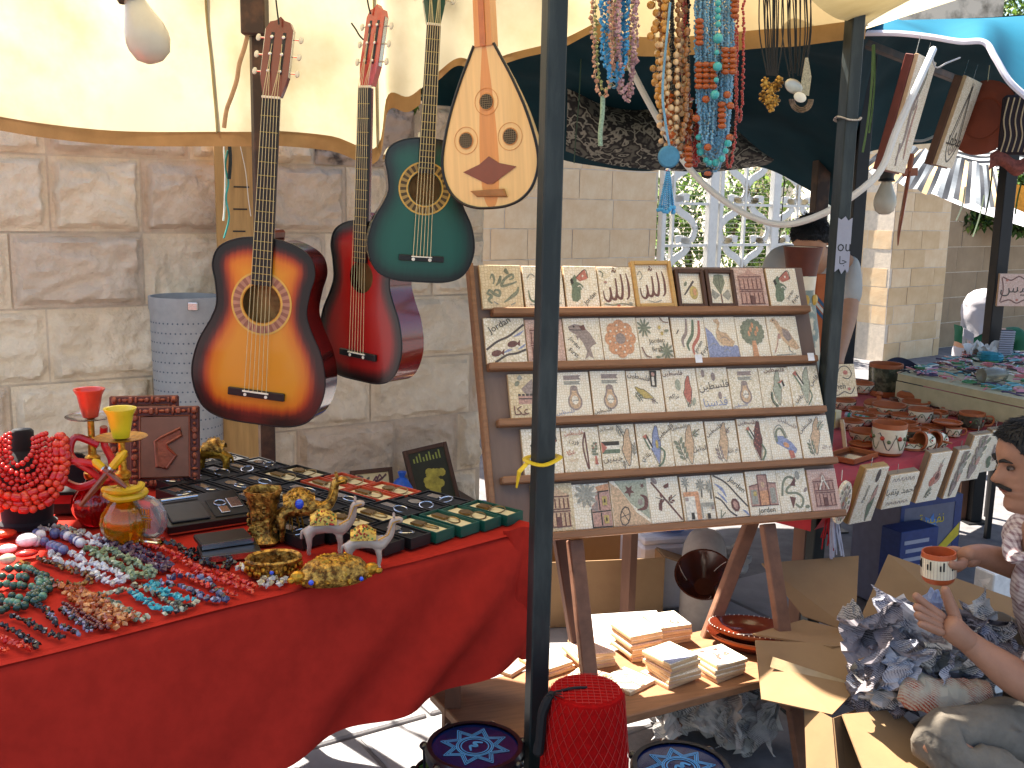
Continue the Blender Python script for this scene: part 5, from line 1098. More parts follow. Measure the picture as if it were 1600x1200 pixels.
TILES = {
 'muhammad': [('S', 'G', (.02, .06, .03), [(.24, .68), (.3, .78), (.34, .66), (.3, .56)]), ('S', 'G', (.02, .07, .05, .02), [(.36, .52), (.46, .62), (.5, .74), (.42, .6)]), ('S', 'G', .05, [(.6, .86), (.68, .8), (.64, .9), (.6, .84)]), ('S', 'G', (.03, .07, .06, .03), [(.88, .62), (.72, .56), (.5, .52), (.6, .68), (.78, .78), (.8, .7), (.7, .66)]), ('S', 'G', (.03, .08, .06, .03), [(.14, .34), (.2, .42), (.3, .34), (.42, .3), (.44, .4), (.34, .42), (.3, .34)]), ('S', 'G', (.03, .07, .05), [(.24, .12), (.16, .2), (.24, .28), (.12, .36)]), ('S', 'G', (.02, .09, .03), [(.52, .14), (.7, .26), (.86, .38), (.9, .5)]), ('S', 'E', .03, [(.28, .16), (.38, .1)]), ('S', 'E', .03, [(.68, .08), (.8, .14)])],
 'allah_green': brush_allah('D')+[('S', 'E', .03, [(.1, .7), (.2, .8), (.3, .74)]), ('S', 'E', .03, [(.1, .1), (.5, .06), (.9, .12)])],
 'jordan_a': jmap(.42, .55, .8)+[('T', 'X', 'Jordan', .72, .22, .12, .75)],
 'allah_brown': brush_allah('N')+[('S', 'G', .03, [(.05, .9), (.15, .84), (.12, .74)]), ('S', 'G', .035, [(.1, .1), (.35, .07), (.6, .1), (.9, .06)]), ('F', 'P', ell(.2, .62, .05, .03)), ('F', 'R', ell(.5, .05, .05, .03)), ('F', 'E', ell(.85, .1, .06, .03))],
 'allah_frame': brush_allah('N')+[('S', 'E', .025, [(.08, .75), (.16, .85), (.22, .72), (.12, .62)]), ('S', 'E', .025, [(.3, .1), (.5, .05), (.7, .1)])],
 'lemon': [('S', 'K', (.06, .09), [(.22, .3), (.7, .76)]), ('S', 'K', .03, [(.6, .66), (.63, .54)]), ('F', 'Y', ell(.65, .38, .19, .22)), ('F', 'O', ell(.7, .4, .08, .12)), ('F', 'G', ell(.32, .66, .1, .06, 10, .8))],
 'leaves': [('F', 'G', [(.5, .3), (.2, .7), (.3, .96), (.5, 1.0), (.7, .96), (.75, .7)]), ('S', 'X', .02, [(.5, .3), (.5, .95)]), ('S', 'X', .015, [(.48, .5), (.3, .8)]), ('S', 'X', .015, [(.52, .5), (.7, .8)]), ('F', 'E', [(.46, .3), (.14, .5), (.08, .3), (.2, .14)]), ('F', 'E', [(.54, .3), (.85, .5), (.94, .26), (.8, .12)]), ('S', 'N', .05, [(.5, .34), (.52, .04)])],
 'door': facade('P', 'N', .12, .88, .06, .98), 'jordan_b': jmap(.45, .55, .85)+[('T', 'X', 'Jordan', .68, .3, .09, .9), ('T', 'X', 'First', .82, .2, .09, .9)],
 'river_a': river('Jordan', 1), 'treasury': facade('P', 'N', .1, .75, .06, .96),
 'fish': [('F', 'M', [(.12, .8), (.3, .86), (.5, .82), (.7, .64), (.84, .4), (.74, .36), (.66, .3), (.72, .06), (.6, .12), (.48, .04), (.56, .22), (.48, .42), (.34, .6), (.16, .7)]), ('S', 'K', .022, [(.14, .74), (.3, .72), (.5, .72)]), ('F', 'N', [(.42, .8), (.56, .84), (.6, .72), (.5, .7)]), ('F', 'X', ell(.28, .8, .025, .025, 8)), ('F', 'M', [(.3, .6), (.34, .48), (.4, .58)]), ('T', 'X', 'Jordan', .24, .42, .1, -.9), ('T', 'X', 'First', .2, .2, .09, -.7)],
 'knot': [('F', 'O', ell(.5+.27*math.cos(k*.785), .5+.29*math.sin(k*.785), .16, .16)) for k in range(8)]+[('F', 'O', ell(.5, .5, .3, .32)), ('F', 'M', ell(.5, .5, .14, .13))]+[('F', 'W', ell(.5+.3*math.cos(k*.785+.2), .5+.32*math.sin(k*.785+.2), .035, .03, 5)) for k in range(8)]+[('F', 'W', ell(.5+.18*math.cos(k*.785+.5), .5+.2*math.sin(k*.785+.5), .028, .025, 5)) for k in range(8)],
 'palms': [op for a, b in ((.2, .75), (.78, .18)) for k in range(10) for op in [('F', 'G', tf(ell(.1, 0, .1, .025, 6), a, b, 1.2, k*.628))]]+[('T', 'X', 'Jordan', .52, .42, .12, .05), ('T', 'X', 'first', .5, .24, .1, .05), ('S', 'N', .03, [(.05, .3), (.15, .1), (.3, .05)]), ('F', 'Y', ell(.66, .74, .04, .05)), ('F', 'Y', ell(.72, .6, .04, .05)), ('S', 'N', .025, [(.7, .98), (.8, .88), (.95, .85)]), ('F', 'G', ell(.86, .66, .07, .03)), ('F', 'G', ell(.5, .05, .07, .03))],
 'waves': [('S', 'M', (.04, .1, .05), [(.3, .28), (.28, .45), (.42, .65), (.46, .96)]), ('S', 'D', (.04, .1, .06), [(.45, .2), (.42, .36), (.6, .6), (.66, .94)]), ('S', 'R', (.04, .1, .06), [(.58, .1), (.58, .3), (.78, .55), (.84, .92)]), ('T', 'X', 'Jordan', .74, .28, .1, .95), ('T', 'X', 'First', .9, .2, .09, .95), ('S', 'K', .03, [(.12, .6), (.2, .7)])],
 'duck': [('F', 'B', ell(.1+.16*k, .14, .13, .16)) for k in range(6)]+[('F', 'B', [(0, 0), (0, .75), (.2, .6), (.4, .3), (1, .1), (1, 0)]), ('F', 'T', [(.3, .92), (.44, .95), (.5, .84), (.42, .68), (.5, .62), (.66, .6), (.76, .48), (.9, .38), (.8, .26), (.5, .3), (.34, .46), (.34, .62), (.42, .8), (.3, .88)]), ('S', 'M', .025, [(.44, .46), (.6, .5), (.74, .4)]), ('S', 'E', .02, [(.1, .3), (.2, .36), (.3, .3)]), ('S', 'E', .02, [(.5, .14), (.6, .2), (.7, .14)])],
 'tree': [('F', 'G', ell(.5+.3*math.cos(k*.45), .62+.26*math.sin(k*.45), .09, .07)) for k in range(14)]+[('F', 'G', ell(.5, .62, .32, .28)), ('F', 'O', [(.42, 0), (.6, 0), (.56, .4), (.44, .4)])]+[('F', 'O', ell(.38+.07*k, .58+.1*((k*7) % 3), .04, .07)) for k in range(5)],
 'bird': [('F', 'T', [(.1, .88), (.22, .96), (.36, .88), (.44, .74), (.66, .66), (.8, .44), (.96, .2), (.84, .16), (.62, .24), (.44, .4), (.34, .62), (.24, .82)]), ('F', 'M', [(.46, .7), (.68, .62), (.76, .44), (.6, .36), (.48, .5)]), ('F', 'X', ell(.22, .89, .02, .02, 6)), ('S', 'K', .02, [(.6, .26), (.62, .14), (.7, .1)]), ('S', 'P', .03, [(.12, .1), (.24, .3), (.3, .5)]), ('F', 'P', ell(.34, .5, .05, .07)), ('S', 'E', .025, [(.16, .04), (.8, .06)])],
 'acre': [('F', 'E', [(.28, .98), (.2, .9), (.26, .84), (.34, .9)]), ('F', 'G', ell(.2, .78, .07, .05, 8, .8)), ('F', 'M', [(.4, .5), (.28, .66), (.55, .88), (.6, .5)]), ('F', 'P', [(.2, .32), (.85, .32), (.85, .5), (.2, .5)])]+[('F', 'K', [(.2+.09*i, .5), (.26+.09*i, .5), (.26+.09*i, .55), (.2+.09*i, .55)]) for i in range(7)]+[('S', 'K', .02, [(.2, .44), (.85, .44)]), ('F', 'E', [(.48, .3), (.58, .3), (.54, .04)]), ('A', 'N', 'عكا', .24, .18, .18, 0)],
 'jar_a': jar('', .05), 'jar_b': jar('', .0), 'jar_c': jar('', -.02),
 'yellow_map': pmap('Y', .44, .45, .55, 1.15)+branch(.2, .5, .28, -.9, 'G', 3)+branch(.62, .32, .2, -.5, 'M', 2)+[('F', 'X', [(.66, .62), (.82, .6), (.86, .98), (.66, .99)]), ('F', 'W', [(.7, .64), (.77, .64), (.77, .84), (.7, .84)]), ('F', 'P', ell(.75, .9, .05, .05)), ('A', 'K', 'فلسطين', .33, .84, .14, -.25)],
 'red_map': pmap('R', .68, .46, .72)+branch(.62, .1, .2, .9, 'L', 2)+[('F', 'L', ell(.42, .62, .08, .13)), ('F', 'L', ell(.82, .22, .05, .1, 10, -.4)), ('A', 'N', 'فلسطين', .3, .88, .16, 0), ('A', 'K', 'نراكم', .25, .34, .13, 0)],
 'domes': [('F', 'M', ell(.2, .86, .06, .09)), ('F', 'M', ell(.52, .78, .07, .1)), ('F', 'M', ell(.66, .34, .06, .09)), ('A', 'K', 'فلسطين', .5, .56, .36, .1), ('A', 'B', 'قدسنا', .48, .2, .17, .05)],
 'green_map': pmap('L', .55, .5, .85)+flag(.7, .58, .16, .2, -1.2)+[('S', 'D', .04, [(.36, .4), (.36, .2), (.5, .04)]), ('S', 'X', .02, [(.32, .4), (.32, .18), (.46, .03)]), ('A', 'N', 'فلسطين', .52, .93, .14, 0)],
 'flag_map': pmap('L', .5, .52, .88, -.1)+flag(.3, .68, .4, .14, -1.0)+[('S', 'D', .04, [(.62, .4), (.66, .24), (.5, .04)]), ('A', 'K', 'فلس', .8, .62, .14, .7), ('A', 'K', 'طين', .2, .2, .13, .5)],
 'jordan_c': jmap(.5, .5, 1.0), 'tree_map': [('S', 'N', .04, [(.62, .88), (.54, .55), (.64, .06), (.62, .88)])]+[('F', 'G', ell(.84+.05*((k*5) % 3-1), .5+.06*((k*7) % 5-2), .035, .03, 6)) for k in range(12)]+[('F', 'R', [(.81, .15), (.9, .15), (.87, .34), (.83, .34)]), ('F', 'R', ell(.8, .52, .02, .02, 6)), ('F', 'R', ell(.88, .6, .02, .02, 6)), ('A', 'R', 'فلسطين', .32, .86, .11, 0), ('A', 'K', 'وردة', .3, .66, .11, 0), ('A', 'R', 'عكا', .2, .45, .1, .3), ('A', 'T', 'حيفا', .26, .28, .1, .3)],
 'jenin': flag(.26, .5, .52, .26)+pmap('T', .72, .48, .82)+branch(.5, .98, .3, -1.0, 'E', 3)+branch(.9, .3, .28, 1.4, 'E', 3)+branch(.58, .2, .2, -1.5, 'E', 2)+[('A', 'K', 'فلسطين', .2, .9, .15, 0), ('A', 'K', 'جينين', .28, .22, .15, 0)],
 'blue_map': pmap('B', .52, .5, .85, .05)+flag(.3, .58, .34, .13, -1.1)+[('F', 'Y', ell(.55, .52, .04, .1)), ('S', 'D', .05, [(.6, .46), (.74, .34), (.66, .12), (.52, .03)]), ('A', 'K', 'فلسطين', .82, .78, .14, .6), ('A', 'K', 'بلادي', .2, .24, .13, .5)],
 'galilee': pmap('T', .48, .48, .9)+branch(.34, .1, .5, 1.9, 'G', 4)+branch(.62, .66, .28, .6, 'G', 2)+[('A', 'K', 'فلسطين', .24, .88, .15, .1), ('A', 'K', 'الجليل', .78, .36, .16, .1)],
 'ramallah_a': pmap('T', .52, .5, .9)+branch(.4, .06, .4, 1.8, 'M', 3)+branch(.64, .7, .2, .8, 'M', 2)+[('A', 'K', 'فلسطين', .26, .78, .14, .5), ('A', 'K', 'رام الله', .8, .3, .15, .2)],
 'ramallah_b': pmap('T', .5, .52, .9, -.15)+branch(.36, .06, .4, 1.8, 'G', 3)+branch(.6, .66, .3, .7, 'L', 3)+[('A', 'K', 'فلسطين', .22, .76, .15, .6), ('A', 'M', 'رام الله', .82, .24, .15, .1)],
 'dotted': pmap('N', .6, .48, .9)+[('F', 'R', ell(.56+.06*((k*5) % 3-1), .3+.045*k, .02, .02, 5)) for k in range(12)]+flag(.38, .66, .3, .12, -1.0)+[('S', 'D', .05, [(.7, .4), (.8, .22), (.66, .03)]), ('A', 'N', 'فلسطين', .32, .9, .17, 0)],
 'slant': [('F', 'B', tf([(-.4, .1), (-.1, .18), (.2, .1), (.4, -.02), (.36, -.14), (0, -.1), (-.3, -.06)], .5, .36, .95, -.3)), ('F', 'O', ell(.52, .34, .1, .06, 10, -.4)), ('F', 'R', [(.56, .22), (.72, .2), (.76, .04), (.6, .02)]), ('S', 'G', .06, [(.24, .42), (.26, .66), (.42, .72), (.54, .5)]), ('S', 'E', .03, [(.2, .44), (.2, .7), (.42, .8), (.6, .5)]), ('A', 'M', 'فلسطين', .68, .84, .16, -.5)],
 'tablet': facade('T', 'N', .3, .9, .08, .94), 'houses': [('F', 'P', [(.5, .02), (.98, .02), (.98, .9), (.62, .8), (.6, .58), (.5, .5)]), ('F', 'O', [(.7, .78), (.98, .84), (.98, .98), (.64, .92)]), ('F', 'M', [(.48, .42), (.66, .36), (.66, .62)])]+[('S', 'X', .028, q) for q in ([(.48, .02), (.48, .44)], [(.5, .36), (.98, .38)], [(.48, .03), (.98, .03)], [(.7, .4), (.7, .8)], [(.68, .8), (.96, .82)], [(.72, .06), (.72, .34)])]+[('F', 'Y', [(.78, .5), (.9, .5), (.9, .7), (.78, .7)]), ('F', 'Y', [(.78, .1), (.9, .1), (.9, .28), (.78, .28)]), ('F', 'X', ell(.84, .6, .02, .05)), ('F', 'X', ell(.84, .19, .02, .05))]+[('F', 'E', tf(ell(.14, 0, .14, .04, 7), .38, .76, 1.1, k*.628)) for k in range(10)],
 'star': [('F', 'T', [(0, 0), (.0, .95), (.25, .8), (.45, .55), (.62, .3), (.98, .05), (.98, 0)]), ('F', 'L', [(.12, 1), (.3, .76), (.5, .5), (.98, .12), (.98, 1)]), ('F', 'N', [(.5+.15*(1 if k % 2 else .42)*math.sin(k*.628), .76+.15*(1 if k % 2 else .42)*math.cos(k*.628)) for k in range(10)]), ('F', 'N', [(.86+.07*(1 if k % 2 else .42)*math.sin(k*.628), .86+.07*(1 if k % 2 else .42)*math.cos(k*.628)) for k in range(10)]), ('S', 'N', (.02, .1, .1, .02), [(.78, .66), (.92, .58), (.88, .38), (.66, .34)]), ('F', 'M', ell(.76, .5, .07, .07, 8)), ('F', 'K', ell(.32, .22, .14, .22, 10, -.3)), ('F', 'T', ell(.32, .22, .11, .19, 10, -.3)), ('S', 'K', .02, [(.24, .34), (.4, .1)]), ('S', 'K', .02, [(.2, .2), (.42, .26)])],
 'twig': [('S', 'N', .05, [(.96, .04), (.6, .42), (.3, .74), (.14, .9)])]+branch(.52, .5, .3, 2.9, 'N', 2)+branch(.6, .44, .3, .5, 'N', 2)+[('F', 'M', ell(.24, .92, .1, .06, 10, -.6)), ('F', 'N', [(.5, .8), (.68, .86), (.66, .76), (.54, .74)]), ('F', 'N', [(.3, .44), (.42, .5), (.36, .26), (.28, .3)])],
 'town': palm(.16, .62, .36)+palm(.62, .5, .42)+palm(.9, .45, .42)+[('F', 'W', [(.06, .02), (.5, .02), (.5, .56), (.06, .56)]), ('F', 'O', [(.38, .02), (.52, .02), (.52, .62), (.38, .62)]), ('F', 'O', [(.04, .54), (.5, .54), (.5, .64), (.04, .64)]), ('F', 'X', [(.2, .03), (.3, .03), (.3, .18), (.2, .18)]), ('F', 'M', [(.08, .44), (.18, .44), (.18, .52), (.08, .52)]), ('F', 'E', [(.54, .3), (.96, .3), (.96, .38), (.54, .38)]), ('F', 'X', [(.7, .02), (.8, .02), (.8, .14), (.7, .14)]), ('S', 'E', .03, [(.56, .04), (.56, .34)]), ('F', 'M', [(.86, .22), (.94, .22), (.94, .3), (.86, .3)])],
 'river_b': [('S', 'K', .045, [(.04, .98), (.4, .8), (.7, .5), (1, .22)]), ('S', 'K', .045, [(.0, .5), (.2, .4), (.4, .16), (.6, .03)]), ('S', 'B', (.01, .09, .02), [(.05, .8), (.25, .66), (.36, .48)]), ('S', 'B', (.01, .07, .01), [(.1, .6), (.26, .46), (.36, .34)]), ('S', 'B', (.01, .07, .01), [(.8, .16), (.9, .1), (1, .02)]), ('F', 'N', ell(.6, .28, .13, .16, 8, .4)), ('F', 'P', ell(.6, .28, .07, .1, 8, .4)), ('S', 'G', .03, [(.1, .02), (.14, .2)]), ('S', 'G', .03, [(.1, .02), (.26, .14)]), ('T', 'X', 'Jorden', .72, .72, .14, -.75)],
 'castle': [('F', 'P', [(.06, .22), (.94, .22), (.94, .7), (.66, .72), (.66, .9), (.36, .9), (.36, .7), (.06, .66)]), ('F', 'O', [(.36, .22), (.66, .22), (.66, .55), (.36, .55)]), ('F', 'E', [(.1, .26), (.3, .26), (.3, .58), (.1, .58)]), ('F', 'E', [(.72, .26), (.9, .26), (.9, .6), (.72, .6)]), ('F', 'Y', [(.18, .44), (.28, .44), (.28, .54), (.18, .54)]), ('F', 'T', [(.46, .62), (.56, .62), (.56, .74), (.46, .74)])]+[('S', 'N', .028, q) for q in ([(.06, .22), (.94, .22)], [(.06, .66), (.36, .7)], [(.66, .72), (.94, .7)], [(.36, .22), (.36, .9)], [(.66, .22), (.66, .9)], [(.36, .9), (.66, .9)])]+[('T', 'X', 'Jorden', .52, .1, .13, .03)],
 'vine': [('S', 'G', .07, [(.1, .4), (.2, .7), (.4, .82), (.6, .72), (.3, .56), (.3, .46), (.6, .44), (.78, .3), (.66, .12), (.5, .2)]), ('F', 'N', [(.4, .62), (.62, .82), (.58, .6)]), ('F', 'E', ell(.7, .84, .08, .1)), ('F', 'N', [(.4, .1), (.34, .38), (.54, .34)]), ('F', 'M', ell(.9, .5, .08, .04, 8, .6)), ('F', 'G', ell(.88, .12, .08, .04))],
 'palace': facade('P', 'N', .14, .86, .1, .92)+[('S', 'W', .04, [(.34, .5), (.5, .72), (.66, .5)]), ('S', 'W', .03, [(.42, .6), (.5, .84), (.58, .6)])],
 'rose': [('F', 'P', ell(.6, .5, .2, .14)), ('F', 'R', ell(.45, .42, .14, .1)), ('F', 'N', ell(.62, .52, .09, .07)), ('S', 'G', .025, [(.5, .42), (.3, .1)])]+branch(.32, .12, .3, .5, 'G', 3)+branch(.6, .6, .3, 1.3, 'P', 2),
 'bunch': branch(.3, .06, .8, 1.1, 'G', 5)+branch(.4, .06, .8, 1.4, 'M', 5)+[('F', 'M', ell(.4, .2, .12, .16)), ('F', 'E', ell(.55, .6, .14, .14)), ('F', 'P', ell(.6, .44, .1, .1))],
 'grape': [('F', 'M', ell(.55+.09*((k*7) % 4-1.5), .3+.08*(k % 5), .06, .05, 8)) for k in range(14)]+[('F', 'D', ell(.3, .3, .14, .1)), ('F', 'D', ell(.4, .18, .12, .08)), ('S', 'G', .03, [(.5, .7), (.6, .9)]), ('F', 'P', ell(.66, .6, .14, .1))],
 'gazelle': branch(.5, .5, .4, 1.6, 'M', 4)+[('S', 'M', (.03, .12, .04), [(.3, .1), (.45, .3), (.4, .55), (.55, .7)]), ('S', 'P', (.03, .1, .03), [(.7, .12), (.6, .35), (.62, .6)]), ('S', 'G', .05, [(.5, .7), (.45, .85), (.52, .97)]), ('S', 'G', .04, [(.56, .7), (.66, .85), (.62, .95)]), ('S', 'M', .05, [(.38, .05), (.3, .25)])],
 'drop_script': [('S', 'X', .04, [(.5, .92), (.3, .5), (.22, .22), (.5, .06), (.78, .22), (.7, .5), (.5, .92)]), ('S', 'K', .03, [(.5, .84), (.38, .5), (.32, .26), (.5, .14), (.68, .26), (.62, .5), (.5, .84)]), ('A', 'X', 'لا', .5, .9, .1, 0), ('A', 'X', 'محمد', .5, .3, .1, 0), ('S', 'X', .025, [(.44, .2), (.5, .4), (.56, .2)]), ('A', 'M', 'فلسطين', .5, .2, .06, 0)],
 'palestine': pmap('D', .66, .35, .66)+[('F', 'P', tf([(-.1, -.05), (.14, .1), (.1, .3), (.0, .2)], .66, .4, 1)), ('F', 'K', ell(.6, .86, .09, .12)), ('T', 'X', 'Palestine', .3, .55, .13, 1.5)],
 'ahmed': [('A', 'X', 'احمد وتقيا', .5, .48, .22, 0)]+[('S', 'M', .02, [(.1+.13*k, .8), (.15+.13*k, .9), (.2+.13*k, .8)]) for k in range(6)]+[('S', 'M', .02, [(.1+.13*k, .12), (.15+.13*k, .2), (.2+.13*k, .12)]) for k in range(6)],
 'garland': [('F', 'P' if k % 2 else 'G', ell(.5+.36*math.cos(k*.4), .5+.38*math.sin(k*.4), .06, .05, 8)) for k in range(16)]+branch(.5, .15, .6, 1.5, 'M', 4)+[('F', 'R', ell(.42, .5, .06, .06)), ('F', 'Y', ell(.58, .6, .06, .06))],
 'nafis': [('A', 'X', 'نفيس', .52, .52, .42, 0), ('S', 'N', .03, [(.08, .9), (.3, .8), (.5, .92), (.7, .82), (.9, .9)]), ('S', 'N', .03, [(.08, .12), (.3, .2), (.5, .1), (.7, .2), (.9, .12)]), ('S', 'N', .03, [(.06, .88), (.12, .5), (.06, .14)]), ('F', 'R', ell(.2, .8, .04, .04, 6)), ('F', 'R', ell(.5, .2, .04, .04, 6))],
 'rneh': [('T', 'X', 'rneh', .34, .34, .15, 0), ('S', 'K', .03, [(.05, .62), (.3, .7), (.45, .9), (.7, .92), (.85, .7), (.7, .55), (.5, .6)]), ('S', 'K', .03, [(.02, .14), (.25, .06), (.5, .16), (.75, .1), (.92, .3)]), ('F', 'R', ell(.62, .74, .09, .07)), ('F', 'R', ell(.7, .24, .06, .05)), ('F', 'P', ell(.2, .2, .06, .04))],
}
def mosaic_mat(name, c1, c2, grout, sc_=110):
    m, n, L, b = mk(name)
    tc = n.new('ShaderNodeTexCoord'); v = n.new('ShaderNodeTexVoronoi'); v.feature = 'DISTANCE_TO_EDGE'; v.inputs['Scale'].default_value = sc_; v.inputs['Randomness'].default_value = .55
    v2 = n.new('ShaderNodeTexVoronoi'); v2.inputs['Scale'].default_value = sc_; v2.inputs['Randomness'].default_value = .55
    oi = n.new('ShaderNodeObjectInfo'); ad = n.new('ShaderNodeVectorMath'); ad.operation = 'ADD'
    L.new(tc.outputs['Object'], ad.inputs[0]); L.new(oi.outputs['Location'], ad.inputs[1])
    for q in (v, v2): L.new(ad.outputs[0], q.inputs['Vector'])
    rp = n.new('ShaderNodeValToRGB'); rp.color_ramp.elements[0].color = (*srgb(c1), 1); rp.color_ramp.elements[1].color = (*srgb(c2), 1)
    sp = n.new('ShaderNodeSeparateColor'); L.new(v2.outputs['Color'], sp.inputs[0]); L.new(sp.outputs[0], rp.inputs[0])
    r2 = n.new('ShaderNodeValToRGB'); r2.color_ramp.elements[0].position = .05; r2.color_ramp.elements[1].position = .11; L.new(v.outputs['Distance'], r2.inputs[0])
    mx = n.new('ShaderNodeMix'); mx.data_type = 'RGBA'; L.new(r2.outputs[0], mx.inputs[0]); mx.inputs[6].default_value = (*srgb(grout), 1); L.new(rp.outputs[0], mx.inputs[7])
    L.new(mx.outputs[2], b.inputs['Base Color']); b.inputs['Roughness'].default_value = .6
    bp = n.new('ShaderNodeBump'); bp.inputs['Strength'].default_value = .5; bp.inputs['Distance'].default_value = .001; L.new(r2.outputs[0], bp.inputs['Height']); L.new(bp.outputs[0], b.inputs['Normal'])
    return m
m_mos = mosaic_mat('cream mosaic', '#f5e3c8', '#fbf0dd', '#dccaa8', 135); m_mosp = mosaic_mat('pink mosaic', '#d6ae9a', '#e2c2b0', '#c4a08c', 130); m_mosy = mosaic_mat('beige mosaic', '#dfc69c', '#ead6b2', '#cdb48c', 110)
m_tside = mat('tile edge', '#c9a67c', .8, var=.1); m_lightfr = mat('light wood frame', '#c49a5c', .5, var=.1, scale=10, stretch=(1, 8, 1)); m_darkfr = mat('dark wood moulding', '#4f3222', .5, var=.15, scale=20)
def draw(t, key, w_, h_, M, zoff=.0004):
    pic, let = MB(M), MB(M); pm, lm = [], []
    for i, op in enumerate(TILES[key]):
        z = zoff+.00012*i; bb, ml = (let, lm) if op[0] in 'AT' else (pic, pm)
        m = PM(op[1])
        if m not in ml: ml.append(m)
        bb.cur = ml.index(m); S2 = SC(w_, h_, 1); cl = lambda p: (min(.985, max(.015, p[0])), min(.985, max(.015, p[1])))
        if op[0] == 'F': bb.add([(a*w_, b_*h_, z) for a, b_ in map(cl, op[2])], [tuple(range(len(op[2])))])
        elif op[0] == 'S':
            wd = op[2]; wd = [q*w_ for q in wd] if hasattr(wd, '__len__') else wd*w_
            bb.stroke([(a*w_, b_*h_) for a, b_ in map(cl, op[3])], wd, z)
        else:
            tx = arabic(op[2]) if op[0] == 'A' else op[2]
            vs_, _ = text_geo(tx); asp = max(1e-3, max(q[0] for q in vs_)*2); cx_ = min(op[3], 1-op[3])*2*w_ if abs(op[6]) < .3 else min(w_, h_)*.62
            bb.text(tx, T(op[3]*w_, op[4]*h_, z+.0003) @ RZ(math.degrees(op[6])) @ SC(min(op[5]*h_*1.12, cx_*.98/asp)))
    if pic.v: pic.build('picture', pm, t, kind='stuff')
    if let.v: let.build('lettering', lm, t, kind='stuff')
def mtile(label, M, w_, h_, key, face=None, th=.011, frame_m=None, group=None, name='mosaic_tile', cat='tile'):
    t = thing(name, label, cat, M, group)
    face = face or m_mos
    if frame_m:
        f = .011 if w_ < .13 else .014
        for x0, x1, y0, y1 in ((0, f, 0, h_), (w_-f, w_, 0, h_), (f+.0003, w_-f-.0003, 0, f), (f+.0003, w_-f-.0003, h_-f, h_)): MB().box(x0, x1, y0, y1, 0, th+.008, c=.0012).build('frame_bar', frame_m, t)
        MB().box(f*.9, w_-f*.9, f*.9, h_-f*.9, .001, th-.003).build('mosaic', face, t)
        draw(t, key, w_-2*f, h_-2*f, T(f, f, th-.003))
    else:
        MB().box(0, w_, 0, h_, 0, th-.003, c=.001).build('slab', m_tside, t)
        MB().box(.0006, w_-.0006, .0006, h_-.0006, th-.003, th, c=.0012).build('mosaic', face, t)
        draw(t, key, w_, h_, T(0, 0, th))
    return t
# ================================================================ TILE EASEL
BL = aty(795, 838, 2.6); EB = V((.9495, .3137, -.0057)).normalized(); EV = V((-.1164, .3692, .9220)); EV = (EV-EB*EV.dot(EB)).normalized(); EN = EB.cross(EV)
EM = frame(BL, EB, EV, EN)
def eloc(px, py):
    d = ray(px, py); o = V((0, 0, CAM_H)); p = o+d*((BL-o).dot(EN)/d.dot(EN)); return (p-BL).dot(EB), (p-BL).dot(EV)
m_easel = mat('grey brown board', '#7a6458', .75, var=.1, scale=4, stretch=(6, 1, 1), bump=.15); m_ledge = mat('ledge wood', '#8f6444', .6, var=.15, scale=5, stretch=(2, 20, 20), bump=.1); m_leg = mat('easel leg wood', '#75503c', .65, var=.18, scale=6, stretch=(4, 4, .5), bump=.2)
es = thing('tile_easel', 'brown wooden easel with five ledges full of mosaic tiles', 'easel', EM)
MB().box(-.03, 1.035, -.005, .755, -.018, -.001, c=.002).build('board', m_easel, es)
MB().box(-.046, -.031, -.02, .76, -.025, .012, c=.003).build('side_rail', m_ledge, es)
PIT = .6226/4
for k, (x0, x1) in enumerate(((-.005, 1.03), (-.012, 1.03), (-.008, 1.02), (-.02, 1.018), (.006, 1.02))):
    MB().box(x0, x1, k*PIT-.02, k*PIT, 0, .034, c=.003).build('ledge', m_ledge, es)
for x in (.17, .77):
    MB().box(x, x+.042, -.775, -.022, -.032, -.004, c=.003).build('front_leg', m_leg, es)
IV = EM.inverted()
def ebar(a, b, w_, h_, nm, m): MB().bar(IV @ a, IV @ b, w_, h_, c=.003).build(nm, m, es)
ebar(aty(1180, 800, 2.98), onz(1042, 1163, .012), .04, .03, 'rear_leg', m_leg)
ebar(aty(874, 825, 2.8), aty(912, 1062, 2.72), .045, .03, 'strut', mat('dark leg wood', '#4a3026', .7, var=.2, scale=8))
SZ = .33
sa, sb_ = onz(1258, 1045, SZ), onz(985, 1118, SZ); sd = (sa-sb_).normalized(); sn = V((-sd.y, sd.x, 0))
sf0 = sa-sd*1.0
SM = frame(V((sf0.x, sf0.y, SZ)), sd, sn, V((0, 0, 1)))
MB(IV @ SM).box(0, 1.0, 0, .34, -.024, 0, c=.003).build('shelf', m_ledge, es)
for x, y in ((.03, .3),): MB(IV @ SM).box(x, x+.045, y, y+.03, -SZ+.012, -.0245, c=.003).build('shelf_leg', m_ledge, es)
MB(IV @ SM).box(.92, .95, -.03, .012, -.1, -.03, c=.003).build('bracket', m_leg, es)
